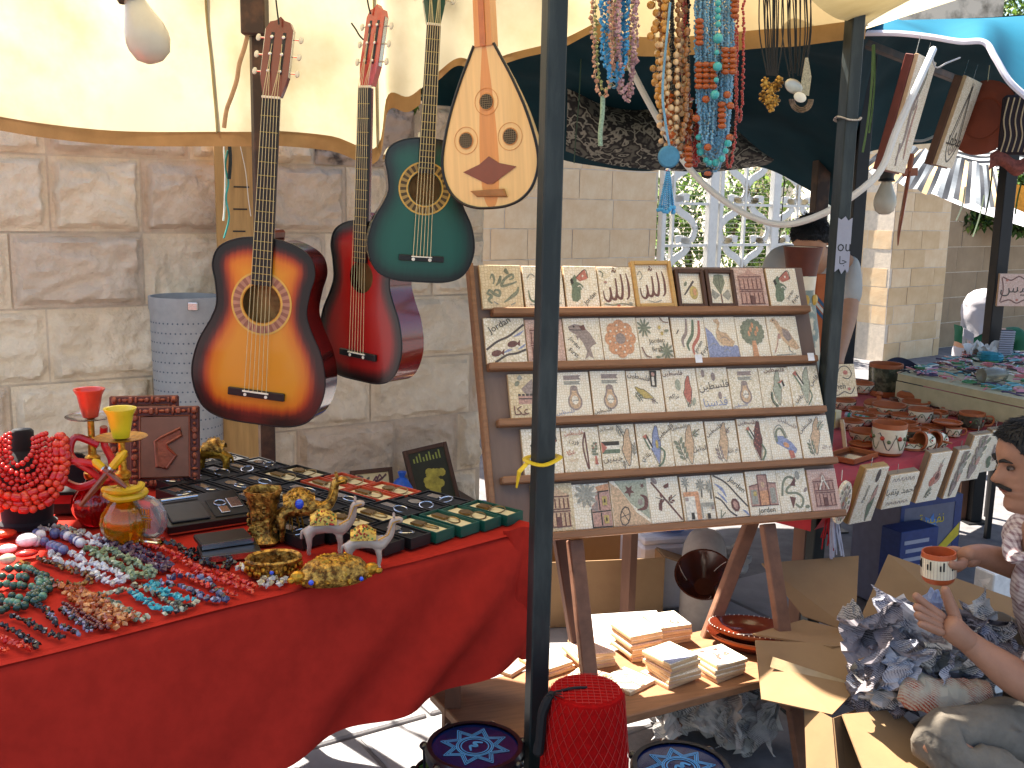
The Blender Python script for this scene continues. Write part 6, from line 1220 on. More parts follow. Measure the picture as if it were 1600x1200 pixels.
ROWS = [
 (0, 775, [(828, 893, 'tablet', 'beige rounded tile with a carved temple front'), (889, 951, 'houses', 'tile with pink houses and a palm'), (951, 1010, 'star', 'tile with stars and a crescent'), (1010, 1061, 'twig', 'tile with a brown flowering twig'), (1062, 1112, 'town', 'tile with white houses under palms'), (1113, 1164, 'river_b', 'tile with a river, turtle and slanted lettering'), (1165, 1214, 'castle', 'tile with a castle above black lettering'), (1214, 1261, 'vine', 'tile with a green vine and grapes'), (1262, 1308, 'palace', 'pink tile with a palace facade at the lower right')]),
 (1, 695, [(813, 875, 'jordan_c', 'tile with a green map half hidden by the post'), (876, 935, 'tree_map', 'tile with a thin map outline and a fruit tree'), (936, 992, 'jenin', 'tile with a flag running into a tan map'), (993, 1048, 'blue_map', 'tile with a blue map and a slanted flag'), (1048, 1101, 'galilee', 'tile with a tan map between two olive branches'), (1102, 1151, 'ramallah_a', 'tile with a tan map and mauve branches'), (1152, 1200, 'dotted', 'tile with a dark red dotted map'), (1200, 1248, 'slant', 'tile with a blue map lying on its side'), (1249, 1296, 'ramallah_b', 'tile with a tan map at the right end of its ledge')]),
 (2, 615, [(793, 861, 'acre', 'tile with a fortress and red lettering beside the post'), (863, 921, 'jar_a', 'tile with a jar just right of the post'), (922, 978, 'jar_b', 'tile with a round jar and blue lettering'), (979, 1034, 'yellow_map', 'tile with a yellow map lying sideways'), (1035, 1089, 'red_map', 'tile with a coral red map'), (1089, 1138, 'domes', 'tile with large dark lettering and small domes'), (1138, 1186, 'jar_c', 'tile with a jar right of the large lettering'), (1186, 1233, 'green_map', 'tile with a green map under red lettering'), (1233, 1280, 'flag_map', 'tile with a green map and long flag at the ledge end')]),
 (3, 528, [(755, 819, 'river_a', 'tile with a river, two fish and lettering'), (820, 879, 'treasury', 'tile with a pink temple front beside the post'), (880, 938, 'fish', 'tile with a leaping mauve fish'), (938, 995, 'knot', 'tile with an orange round knot'), (995, 1047, 'palms', 'tile with palms and black lettering'), (1048, 1100, 'waves', 'tile with black, green and red waves'), (1100, 1149, 'duck', 'tile with a brown duck on blue water'), (1149, 1198, 'tree', 'tile with a round green tree'), (1198, 1246, 'bird', 'tile with a brown long-necked bird')]),
 (4, 440, [(748, 813, 'muhammad', 'tile with grey-green calligraphy at the upper left'), (815, 877, 'allah_green', 'tile with green calligraphy behind the post'), (879, 931, 'jordan_a', 'tile with a red and green map right of the post'), (932, 986, 'allah_brown', 'unframed tile with red-brown calligraphy and flowers'), (986, 1049, 'allah_frame', 'light wood framed tile with red-brown calligraphy'), (1051, 1096, 'lemon', 'dark framed tile with a lemon'), (1098, 1143, 'leaves', 'dark framed tile with green leaves'), (1144, 1193, 'door', 'pink tile with a carved wooden door'), (1196, 1243, 'jordan_b', 'red and green map tile at the upper right')]),
]
for k, py, tl in ROWS:
    for i, (x0, x1, key, lab) in enumerate(tl):
        a, _ = eloc(x0, py); b_, _ = eloc(x1, py); w_ = b_-a-.001
        fm = {'allah_frame': m_lightfr, 'lemon': m_darkfr, 'leaves': m_darkfr}.get(key)
        h_ = .142 if key == 'allah_frame' else (.118 if key in ('lemon', 'leaves') else .127+rng.uniform(-.003, .004))
        face = m_mosp if key in ('door', 'treasury', 'palace') else (m_mosy if key in ('tablet', 'muhammad', 'acre') else m_mos)
        mtile('mosaic '+lab, EM @ T(a, k*PIT+.0008, .001+rng.uniform(0, .002)) @ RX(-1.2) @ RZ(rng.uniform(-.8, .8)), w_, h_, key, face, .012, fm, 'mosaic tiles on the easel')
for px, py, lab in ((1083, 565, 'middle'), (1257, 562, 'right end')):
    x, y = eloc(px, py); tag(MB().box(-.011, .011, -.012, .012, 0, .0006).build('price_tag', mat('white paper', '#e8e4e4', .8), None, M=EM @ T(x, y, .035)), 'small white paper tag stuck on the second ledge, '+lab, 'tag')
# ================================================================ THINGS ON THE SHELF AND THE FLOOR
def tile_stack(label, u, v, n, ang, keys, w_=.108, h_=.108, lit=None):
    for i in range(n):
        lab = ('%s' % label[0]) if i == n-1 else '%s, %s from the top' % (label[1], ord_[n-1-i])
        M = SM @ T(u+rng.uniform(-.006, .006), v+rng.uniform(-.006, .006), .0005+i*.0125) @ RZ(ang+rng.uniform(-7, 7))
        if i == n-1 and keys: mtile(lab, M, w_, h_, keys, m_mos, .0118, None, 'spare tiles stacked on the easel shelf', 'spare_tile')
        else:
            t = thing('spare_tile', lab, 'tile', M, 'spare tiles stacked on the easel shelf')
            MB().box(0, w_, 0, h_, 0, .0085, c=.001).build('slab', m_tside, t); MB().box(.0006, w_-.0006, .0006, h_-.0006, .0086, .0118, c=.001).build('mosaic', m_mos if i % 3 else m_mosp, t)
def sh(px, py, z=SZ): p = SM.inverted() @ onz(px, py, z); return p.x, p.y
for lab, px, py, n, ang, key in (((('top tile with a bird, front right stack on the shelf', 'spare tile in the front right stack'), 1046, 1078, 6, 4, 'duck')), (('top tile with a brown twig in the small right stack', 'spare tile in the small right stack'), 1118, 1068, 4, 2, 'twig'),
        (('top tile of the tall back stack by the oval dishes', 'spare tile in the tall back stack'), 1030, 1012, 5, -8, 'river_b'), (('top tile of the sunlit middle stack', 'spare tile in the sunlit middle stack'), 985, 1035, 6, -6, None),
        (('top tile of the sunlit left stack', 'spare tile in the sunlit left stack'), 905, 1050, 4, -10, None), (('loose grey mosaic tile beside the red hat', 'spare tile'), 930, 1085, 1, 30, 'houses'), (('loose tile with a tree in front of the stacks', 'spare tile'), 985, 1090, 1, 10, 'tree'),
        (('top sunlit tile at the far left of the shelf', 'spare tile in the far left pile'), 850, 1062, 2, 5, None), (('single sunlit tile at the left shelf end', 'spare tile'), 800, 1060, 1, 20, None)):
    u, v = sh(px, py); tile_stack(lab, u, v, n, ang, key)
# oval clay dishes
m_clay = mat('red brown glaze', '#6b2a18', .18, var=.2, scale=12, coat=.8); m_clayr = mat('raw clay', '#a0552a', .6, var=.1, scale=20); m_claydk = mat('dark brown glaze', '#4a2114', .2, var=.2, scale=10, coat=.8)
m_slip = mat('cream slip', '#e0d2b4', .4, var=.08, scale=30, coat=.3); m_dots = mat('white slip dots', '#e8e0d0', .5)
for k, (lab, dz) in enumerate((('lower oval brown clay dish on the shelf', 0), ('upper oval brown clay dish with white dots on its rim', .022))):
    u, v = sh(1185, 1020); o = SM @ V((u+.01*k, v+.035, .001+dz))
    t = thing('oval_dish', lab, 'dish', T(*o) @ RZ(-24+6*k), 'oval clay dishes on the shelf')
    MB().lathe([(.05, 0), (.06, .003), (.088, .026), (.1, .04), (.1, .043), (.094, .041), (.08, .024), (.055, .01), (0, .008)], 36, SC(1.32, .8, 1)).build('bowl', m_clay, t, True)
    if k:
        b = MB()
        for i in range(54): q = i/54*6.283; b.sph((1.32*.099*math.cos(q), .8*.099*math.sin(q), .0435), .002, 5, 3)
        b.build('slip_dots', m_dots, t, kind='stuff')
        MB().tube(catmull([(-.05, -.03, .022), (-.01, .01, .012), (.04, .02, .016), (.07, -.01, .024)], 5), .0016, 5).build('slip_line', m_dots, t)
    MB().lathe([(.0885, .0262), (.0992, .0385)], 36, SC(1.322, .802, 1) @ T(0, 0, -.0004), cap=False).build('raw_band', m_clayr, t, True)
# fez on a goblet drum
DZ = .42
m_felt = mat('red felt', '#a00c0c', .95, var=.15, scale=80, bump=.4, bscale=500, spec=.1); m_net = mat('red net', '#a82014', .6)
def darbuka(label, p, r, top, head_m, line_m, star=True, H=DZ):
    t = thing('goblet_drum', label, 'drum', T(p.x, p.y, .012) @ RZ(rng.uniform(0, 60)), 'goblet drums standing on the ground'); H -= .012
    MB().lathe([(r*.8, 0), (r*.82, .006), (r*.62, .06), (r*.5, .14), (r*.52, .18), (r*.8, .26), (r*.98, H-.06), (r*.98, H-.012)], 36).build('body', mat('engraved steel', '#6f7076', .35, metal=.7, scale=60, col2='#2b2c31', ramp=(.5, .56)), t, True)
    MB().lathe([(r*.985, H-.03), (r*1.07, H-.028), (r*1.09, H-.008), (r*1.04, H), (r*.94, H-.001)], 36, cap=False).build('rim', mat('black rim', '#16151b', .3, coat=.4), t, True)
    MB().lathe([(r*.96, H-.006), (r*.5, H-.0052), (0, H-.005)], 36).build('head', head_m, t, True)
    for k in range(7):
        q = k*.8976+.3; lg = MB(); lg.sph((r*1.12*math.cos(q), r*1.12*math.sin(q), H-.012), (.011, .011, .009), 8, 5); lg.tube([(r*1.12*math.cos(q), r*1.12*math.sin(q), H-.015), (r*1.1*math.cos(q), r*1.1*math.sin(q), H-.075)], .0035, 6); lg.build('tension_bolt', MATS['black rim'], t, True)
    if star:
        b = MB()
        for s in (.5, .56, .62):
            pts = [(s*1.25*r*(1 if k % 2 else .62)*math.cos(k*.3927), s*1.25*r*(1 if k % 2 else .62)*math.sin(k*.3927)) for k in range(17)]
            for a, c in zip(pts, pts[1:]): b.stroke([a, c], .0022, H-.0042, smooth=0)
        for s in (.30, .36, .4): b.stroke([(s*r*math.cos(k*.2618), s*r*math.sin(k*.2618)) for k in range(25)], .0028, H-.0041)
        b.stroke([(-.2*r, -.05*r), (-.05*r, .08*r), (.02*r, -.02*r), (.12*r, .1*r), (.22*r, -.05*r)], (.004, .01, .006), H-.004)
        b.build('star_print', line_m, t, kind='stuff')
    return t
m_dblue = mat('dark blue drumhead', '#0b1c4a', .18, coat=.8, var=.2, scale=8); m_lblue = mat('light blue print', '#4a90c8', .4, var=.1)
darbuka('goblet drum with a dark blue star-printed head below the red table', onz(742, 1163, DZ), .102, DZ, m_dblue, m_lblue)
darbuka('goblet drum with a blue star-printed head right of the red hat', onz(1064, 1195, DZ), .1, DZ, m_dblue, m_lblue)
fz = onz(917, 1075, .61)
darbuka('goblet drum with a blue and white head under the red hat', fz, .085, DZ, mat('pale drumhead', '#8f95b0', .3, coat=.5), m_lblue, False)
darbuka('small green topped goblet drum at the bottom edge', onz(692, 1202, .33), .062, .33, mat('green drumhead', '#3f6a3a', .25, coat=.6, var=.3, scale=20), m_lblue, False, .33)
t = thing('fez', 'red felt fez with criss-cross net and black tassel', 'hat', T(fz.x, fz.y, DZ+.002))
MB().lathe([(.09, 0), (.094, .004), (.093, .03), (.09, .035), (.086, .1), (.079, .172), (.074, .183), (.05, .187), (0, .188)], 44).build('crown', m_felt, t, True)
b = MB()
for d in (-1, 1):
    for k in range(26):
        b.tube([V((.0935*(1-.155*z/.18)*math.cos(k*.2417+d*z*5.2), .0935*(1-.155*z/.18)*math.sin(k*.2417+d*z*5.2), .036+z*.8)) for z in [i*.0225 for i in range(9)]], .0007, 4, cap=False)
for k in range(-5, 6):
    h = math.sqrt(max(.0001, .07**2-(k*.013)**2)); b.tube([(-h, k*.013, .1885), (0, k*.013, .1892), (h, k*.013, .1885)], .0007, 4); b.tube([(k*.013, -h, .1885), (k*.013, 0, .1892), (k*.013, h, .1885)], .0007, 4)
b.build('net', m_net, t, kind='stuff')
ts = MB(); ts.tube(catmull([(.0, 0, .189), (-.03, -.01, .192), (-.07, -.02, .186)], 5), .003, 6); ts.tube(catmull([(-.07, -.02, .188), (-.082, -.024, .17), (-.092, -.026, .14), (-.095, -.028, .09), (-.1, -.03, .05)], 4), [.004, .008, .009, .01, .011, .011, .011, .011, .011, .011, .011, .011, .011, .011, .012, .012, .006], 8)
for k in range(14): ts.tube([(-.075, -.022, .185), (-.075+rng.uniform(-.02, .03), -.04+rng.uniform(-.02, .01), .19+rng.uniform(-.005, .01))], .001, 4)
ts.build('tassel', mat('black silk', '#0e0d10', .7), t, True)
# crumpled newsprint
def news_mat(nm, a, b_, p=(.46, .58)):          # paper with blocks of fine printed lines
    m, n, L, b = mk(nm); tc = n.new('ShaderNodeTexCoord')
    wv = n.new('ShaderNodeTexWave'); wv.bands_direction = 'DIAGONAL'; wv.inputs['Scale'].default_value = 75; wv.inputs['Distortion'].default_value = 3; wv.inputs['Detail'].default_value = 3; wv.inputs['Detail Scale'].default_value = 4
    z = n.new('ShaderNodeTexNoise'); z.inputs['Scale'].default_value = 16; z.inputs['Detail'].default_value = 4
    for q in (wv, z): L.new(tc.outputs['Object'], q.inputs['Vector'])
    r1 = n.new('ShaderNodeValToRGB'); r1.color_ramp.elements[0].position = .42; r1.color_ramp.elements[1].position = .58; L.new(z.outputs['Fac'], r1.inputs[0])
    r2 = n.new('ShaderNodeValToRGB'); r2.color_ramp.elements[0].color = (*srgb(a), 1); r2.color_ramp.elements[1].color = (*srgb(b_), 1); r2.color_ramp.elements[0].position = .2; r2.color_ramp.elements[1].position = .7; L.new(wv.outputs['Fac'], r2.inputs[0])
    mx = n.new('ShaderNodeMix'); mx.data_type = 'RGBA'; L.new(r1.outputs[0], mx.inputs[0]); L.new(r2.outputs[0], mx.inputs[6]); mx.inputs[7].default_value = (*srgb(b_), 1)
    L.new(mx.outputs[2], b.inputs['Base Color']); b.inputs['Roughness'].default_value = .85
    return m
m_news = news_mat('newsprint', '#5c5a5c', '#c4beb6', (.4, .5)); m_news2 = news_mat('newsprint blue tint', '#50546a', '#b4b4bc', (.38, .52)); m_news3 = news_mat('printed bag paper', '#9c3a24', '#b3a894', (.34, .42)); m_news4 = news_mat('dark newsprint', '#3a3438', '#8a8286', (.45, .6))
def crumple(b, c, sx, sy, sz, seed, n=17, m=11, amp=.45):
    amp = min(amp, .5)
    def f(u, v):
        q, th = u*6.2832, v*math.pi; d = V((math.sin(th)*math.cos(q), math.sin(th)*math.sin(q), math.cos(th)))
        k = d*1.6+V((seed*3.1, seed, 0)); r = 1+amp*(noise.noise(k)+.7*abs(noise.noise(k*2.3))+.6*abs(noise.noise(k*4.9))-.55)
        return V(c)+V((d.x*sx*r, d.y*sy*r, max(-.9*sz, d.z*sz*r)))
    b.grid(f, n, m)
def paper_sheet(b, c, a1, a2, w_, h_, seed):
    a1, a2 = V(a1).normalized(), V(a2).normalized(); nn = a1.cross(a2)
    b.grid(lambda u, v: V(c)+a1*((u-.5)*w_)+a2*((v-.5)*h_)+nn*(.07*noise.noise(V((u*2.2, v*2.2, seed)))+.045*abs(noise.noise(V((u*4+v*2, v*5, seed+4))))+.02*abs(noise.noise(V((u*11, v*11, seed+9)))))+a1*(.03*noise.noise(V((v*4, u*2, seed+2)))), 14, 12)
o = onz(1095, 1150, .0); b = MB(); crumple(b, (o.x, o.y, .1), .13, .1, .1, 3, amp=.7); crumple(b, (o.x+.1, o.y-.05, .09), .11, .1, .09, 6, amp=.8); crumple(b, (o.x-.08, o.y+.02, .07), .08, .08, .065, 9, amp=.7)
for k in range(20): paper_sheet(b, (o.x+rng.uniform(-.14, .16), o.y+rng.uniform(-.12, .02), rng.uniform(.08, .2)), (rng.uniform(-1, 1), rng.uniform(-1, 1), .3), (rng.uniform(-.3, .3), .3, 1), .17, .13, k*3.3)
tag(b.build('crumpled_paper', [m_news]), 'pile of crumpled newspaper under the easel shelf', 'newspaper')
# cardboard
m_card = mat('brown cardboard', '#836648', .85, scale=5, detail=10, col2='#957753', ramp=(.3, .7), bump=.35, bscale=10); m_cardi = mat('inner cardboard', '#6f5539', .9, var=.06, scale=6); m_cardw = mat('white faced cardboard', '#c9c4c0', .8, var=.05, scale=8)
def slab4(P, th=.005, b=None):
    P = [V(p) for p in P]; nn = (P[1]-P[0]).cross(P[3]-P[0]).normalized()*th; b = b or MB()
    return b.add(P+[p+nn for p in P], [(0, 1, 2, 3), (7, 6, 5, 4), (0, 4, 5, 1), (1, 5, 6, 2), (2, 6, 7, 3), (3, 7, 4, 0)])
def carton(name, label, M, L, W, H, flaps, mo=None, th=.005):
    mo = mo or m_card; t = thing(name, label, 'box', M)
    MB().box(0, L, 0, W, 0, th).build('bottom', mo, t)
    for x0, x1, y0, y1 in ((0, L, 0, th), (0, L, W-th, W), (0, th, th+.0005, W-th-.0005), (L-th, L, th+.0005, W-th-.0005)): MB().box(x0, x1, y0, y1, th+.0005, H).build('panel', mo, t)
    for side, ln, a in flaps:
        if side == 'f': F = T(0, 0, H) @ RX(a); MB().box(.003, L-.003, 0, th, 0, ln, F).build('flap', mo, t)
        if side == 'b': F = T(0, W, H) @ RX(-a); MB().box(.003, L-.003, -th, 0, 0, ln, F).build('flap', mo, t)
        if side == 'l': F = T(0, 0, H) @ RY(-a); MB().box(0, th, .003, W-.003, 0, ln, F).build('flap', mo, t)
        if side == 'r': F = T(L, 0, H) @ RY(a); MB().box(-th, 0, .003, W-.003, 0, ln, F).build('flap', mo, t)
    return t
p = onz(868, 1060, .012); carton('cardboard_box', 'open cardboard box on the ground behind the easel legs', T(p.x-.02, p.y+.42, .012) @ RZ(10), .46, .36, .26, [('b', .14, 14), ('r', .14, 110), ('l', .12, 100)])
p = aty(975, 985, 3.0); t = thing('card_sheet', 'white faced cardboard lid lying on the shelf edge', 'card', T(p.x, p.y, p.z) @ RZ(12)); MB().box(-.14, .14, -.08, .1, 0, .006, RX(6)).build('sheet', m_cardw, t)
# white foam box with blue bag, brown bowl and pale jug
p = onz(1000, 985, .012); t = thing('foam_box', 'white foam box on the ground behind the easel', 'box', T(p.x+.02, p.y+.18, .012) @ RZ(14))
MB().box(0, .33, 0, .3, 0, .27, c=.012).build('body', mat('white foam', '#d6d6dc', .8, var=.04), t); MB().box(.004, .326, .004, .296, .271, .3, c=.008).build('lid', MATS['white foam'], t)
fo = T(p.x+.02, p.y+.18, .012) @ RZ(14)
o = fo @ V((.14, .08, .302)); b = MB(); crumple(b, (o.x, o.y, o.z+.06), .11, .09, .065, 2, amp=.35); tag(b.build('plastic_bag', mat('sky blue plastic', '#5a86d0', .35, transl=.25, var=.12), None, True), 'light blue plastic bag on the white foam box', 'bag')
o = aty(1100, 905, 3.45); t = thing('clay_bowl', 'large brown glazed bowl tipped on the blue bag', 'bowl', T(*o) @ RX(38) @ RY(-8))
MB().lathe([(.03, -.06), (.04, -.058), (.075, -.02), (.1, .03), (.104, .035), (.098, .034), (.07, -.015), (.035, -.05), (0, -.052)], 36).build('bowl', m_claydk, t, True)
b = MB(); [b.tube([V((.1*(1-s*.5)*math.cos(q+s*.4), .1*(1-s*.5)*math.sin(q+s*.4), .034-s*.07)) for s in (0, .2, .4, .6, .8)], .0014, 4) for q in (.5, 2.6, 4.7)]; b.build('slip_line', m_dots, t, kind='stuff')
o = aty(1101, 858, 3.75); t = thing('clay_jar', 'pale unglazed clay jar upside down behind the brown bowl', 'jar', T(o.x, o.y, o.z-.02))
MB().lathe([(.085, -.28), (.085, -.02), (.084, 0), (.078, .04), (.062, .075), (.045, .09), (.03, .094), (0, .095)], 28).build('body', mat('pale clay', '#a89c90', .8, var=.08), t, True)
MB().lathe([(.09, -.287), (.093, -.284), (.09, -.281), (.0, -.281)], 28).build('rim', MATS['pale clay'], t, True)
o = aty(1135, 868, 3.8); b = MB(); crumple(b, (o.x+.03, o.y, o.z-.02), .07, .06, .06, 5, amp=.6); tag(b.build('plastic_bag', mat('clear bag', '#c9c8c4', .2, transl=.5, var=.1), None, True), 'crumpled clear plastic bag beside the pale jar', 'bag')
tag(MB().tube([aty(950, 815, 4.3), onz(997, 905, .012)], .016, 8).build('stand_leg', mat('black stand', '#141416', .4), None, True), 'black slanting stand leg behind the easel', 'stand')
o = aty(925, 836, 4.4); b = MB(); crumple(b, (o.x, o.y, .06), .06, .05, .05, 8, amp=.6); tag(b.build('crumpled_paper', m_news), 'small crumpled paper ball on the pavement behind the easel', 'paper')
# the big open carton in front of the seated man
bx = thing('cardboard_box', 'large open cardboard box with spread flaps in front of the seated man', 'box', (0, 0, 0))
def fl(pts, nm='flap', m=None): slab4([aty(x, y, d) for x, y, d in pts]).build(nm, m or m_card, bx)
fl([(1256, 1098, 2.42), (1300, 1122, 2.34), (1312, 1262, 2.2), (1262, 1262, 2.26)], 'panel')
fl([(1303, 1122, 2.34), (1372, 1096, 2.5), (1380, 1262, 2.35), (1316, 1262, 2.2)], 'panel', m_cardi)
fl([(1180, 1000, 2.62), (1402, 1010, 2.62), (1300, 1116, 2.36), (1190, 1092, 2.44)])
fl([(1176, 990, 2.7), (1255, 968, 2.85), (1404, 1004, 2.66), (1300, 1010, 2.6)])
fl([(1190, 880, 3.0), (1342, 868, 3.0), (1336, 990, 2.78), (1255, 962, 2.86)])
fl([(1388, 866, 2.98), (1640, 955, 2.86), (1600, 1050, 2.66), (1336, 985, 2.8)])
fl([(1316, 1116, 2.36), (1400, 1108, 2.4), (1560, 1262, 2.16), (1372, 1262, 2.1)])
def tape(a, b_, w_=.03):                    # parcel tape stuck along a flap
    pa, pb = aty(*a), aty(*b_); d = (pb-pa).normalized(); n_ = V((0, -.7, .7)); sd2 = d.cross(n_).normalized()*w_/2; n_ = sd2.cross(d).normalized()*.004
    if n_.y > 0: n_ = -n_
    MB().add([pa-sd2+n_, pb-sd2+n_, pb+sd2+n_, pa+sd2+n_], [(0, 1, 2, 3)]).build('tape', mat('parcel tape', '#a08a68', .25, coat=.4), bx)
for a, b_ in (((1205, 1035, 2.53), (1335, 1078, 2.46)), ((1430, 905, 2.93), (1410, 970, 2.83))): tape(a, b_)
# newsprint spilling over the carton
nb = MB()
for px, py, y, sx, sy, sz, sd_, c in ((1440, 1025, 2.62, .08, .06, .04, 1, 0), (1490, 1015, 2.64, .07, .06, .04, 2, 1), (1400, 1065, 2.54, .06, .05, .04, 3, 1), (1460, 1065, 2.56, .07, .06, .04, 4, 3), (1380, 1085, 2.42, .07, .05, .04, 5, 0), (1520, 1030, 2.55, .08, .06, .05, 6, 1), (1330, 970, 2.75, .035, .03, .06, 7, 0)):
    o = aty(px, py, y); nb.cur = c; crumple(nb, o, sx, sy, sz, sd_, amp=.8)
for k in range(38):
    nb.cur = (0, 1, 0, 1, 3)[k % 5]; o = aty(rng.uniform(1365, 1550), rng.uniform(975, 1092), rng.uniform(2.38, 2.5)); paper_sheet(nb, o, (rng.uniform(-1, 1), rng.uniform(-.4, .4), rng.uniform(-.4, .4)), (rng.uniform(-.4, .4), rng.uniform(-.3, .6), 1), .15, .12, k*2.7)
tag(nb.build('crumpled_paper', [m_news, m_news2, m_news3, m_news4]), 'heap of crumpled newspaper spilling out of the large carton', 'newspaper')
nb = MB()
pp = catmull([aty(1405, 1075, 2.36), aty(1440, 1085, 2.34), aty(1490, 1090, 2.33), aty(1545, 1082, 2.33)], 6)
nb.tube(pp, [.03, .036, .04, .042, .043, .044, .044, .045, .045, .045, .044, .043, .042, .041, .04, .038, .036, .033, .028], 14)
nb.v = [v+V((0, 0, .012*noise.noise(v*22)+.014*noise.noise(v*45))) for v in nb.v]
tag(nb.build('wrapped_parcel', m_news3), 'long parcel wrapped in printed newspaper on the man\'s lap', 'parcel')
# cartons standing under the pottery table
m_bluep = mat('blue print', '#26376a', .5, var=.15, scale=40); m_paperw = mat('white print', '#9a9aa6', .6, var=.05)
o = aty(1402, 860, 3.9); t = thing('printed_carton', 'white and blue printed carton with a yellow emblem under the pottery table', 'box', T(o.x, o.y, .012) @ RZ(26))
hz_ = aty(1480, 775, 4.0).z-.012
MB().box(0, .34, 0, .25, 0, hz_, c=.004).build('carton', mat('grey lilac card', '#6a6978', .7, var=.08), t)
b = MB(); b.box(0, .34, -.0022, -.0008, hz_-.03, hz_-.002); b.box(.0, .02, -.0022, -.0008, 0, hz_-.0305); b.box(.3, .34, -.0022, -.0008, .0, hz_-.0305); b.box(.0205, .2995, -.0022, -.0008, 0, hz_*.42); b.build('blue_border', m_bluep, t, kind='stuff')
b = MB(); b.prism([(.17+.055*(1 if k % 2 else .55)*math.cos(k*.4488), hz_*.75+.05*(1 if k % 2 else .55)*math.sin(k*.4488)) for k in range(14)], 0, .0006, T(0, -.001, 0) @ RX(90)); b.build('blue_star', mat('star blue', '#4a78b8', .5), t)
MB().text(arabic('نفيسة'), T(.17, -.003, hz_*.8) @ RX(90) @ SC(.055)).build('yellow_lettering', mat('yellow print', '#c9b02a', .5), t)
MB().add([(.2, -.003, hz_*.42), (.335, -.003, hz_*.62), (.335, -.003, hz_*.74), (.2, -.003, hz_*.5)], [(0, 1, 2, 3)]).build('yellow_band', MATS['yellow print'], t)
o = aty(1402, 905, 3.75); t = thing('printed_carton', 'small blue and white carton below the printed one', 'box', T(o.x, o.y, .012) @ RZ(26)); MB().box(0, .2, 0, .1, 0, aty(1400, 845, 3.65).z-.012, c=.003).build('carton', m_bluep, t)
hh = aty(1400, 845, 3.65).z-.012; b = MB()
for k in range(5): b.box(.02+.01*(k % 2), .17-.02*(k % 3), -.0014, -.0004, hh*.5+k*hh*.09, hh*.54+k*hh*.09)
b.build('white_lettering', m_paperw, t, kind='stuff')
o = aty(1560, 1000, 3.2); t = thing('white_bag', 'white paper bag with red flourish beside the man', 'bag', T(o.x, o.y, .012) @ RZ(24)); zz = aty(1560, 900, 3.2).z
MB().box(-.05, .08, 0, .08, 0, zz, c=.004).build('bag', mat('white bag paper', '#dcdad6', .7), t)
b = MB(); b.stroke([(-.03, zz*.6), (0, zz*.7), (.03, zz*.62), (.02, zz*.5), (.06, zz*.55)], .005, .0015, RX(90)); b.stroke([(-.03, zz*.5), (.01, zz*.53), (.06, zz*.48)], .006, .0015, RX(90)); b.build('red_flourish', mat('red print', '#a8281c', .5), t, kind='stuff')
# ================================================================ POTTERY STALL
PZ = .75
E0 = onz(1306, 762, PZ); E1 = onz(1600, 652, PZ); EE = (E1-E0).normalized(); ED = V((-EE.y, EE.x, 0)); E0 = E0-EE*.12
ST = frame(V((E0.x, E0.y, PZ)), EE, ED, V((0, 0, 1)))        # x along the front edge, y to the back
m_redc = mat('bright red cotton', '#a81a22', .8, var=.08, scale=20, sheen=.1, bump=.1, bscale=300)
st = thing('pottery_table', 'long pottery table with a red cloth rolled along its front', 'table', ST)
MB().grid(lambda u, v: (u*2.6, v*.85, .003*noise.noise(V((u*20, v*9, 0)))), 40, 14).build('cloth_top', m_redc, st, True)
MB().grid(lambda u, v: (u*2.6, -.03*math.sin(v*3.14)+.006*noise.noise(V((u*30, v*2, 2)))-.006*abs(math.sin(u*21))*v, .004-.115*v+.012*noise.noise(V((u*14, 1, v)))*v), 80, 10).build('cloth_front', m_redc, st, True)
MB().grid(lambda u, v: (-.01*math.sin(v*3)-.02*v, u*.85, .004-.115*v), 20, 6).build('cloth_side', m_redc, st, True)
MB().box(.01, 2.59, .01, .84, -.04, -.006).build('table_top', m_wood, st)
for x, y in ((.08, .08), (2.4, .08), (.08, .76), (2.4, .76)): MB().box(x-.02, x+.02, y-.02, y+.02, -PZ+.001, -.041).build('leg', m_wood, st)
m_ink = [mat('pottery vine green', '#5d6a45', .4), mat('pottery red flower', '#a83a24', .4), mat('pottery dark line', '#3a2c22', .4)]
def vine(prof_r, z0, z1, n, seed, t, M=None):                 # painted tendrils and flowers, slightly proud of the wall
    r_ = random.Random(seed); b = MB(M)
    def pt(q, z, off=.0008): rr = prof_r(z)+off; return V((rr*math.cos(q), rr*math.sin(q), z))
    for k in range(n):
        q0 = k/n*6.283; b.cur = 2 if k % 2 else 0
        P = [pt(q0+.55*s*6.283/n*2, lerp(z0, z1, .5+.42*math.sin(s*6.3+k))) for s in [i/8 for i in range(9)]]
        b.tube(P, [.0006, .0016, .002, .0022, .002, .0016, .0014, .001, .0006], 4)
        b.cur = 1; c = pt(q0+.3, lerp(z0, z1, .3+.4*r_.random()), .0002); b.sph(c, (z1-z0)*.12, 6, 4)
        b.cur = 0; c = pt(q0+.7, lerp(z0, z1, .3+.4*r_.random()), .0002); b.sph(c, (z1-z0)*.1, 6, 4)
    b.build('painted_vine', m_ink, t, kind='stuff')
POT = 'painted clay pottery on the red-draped stall'
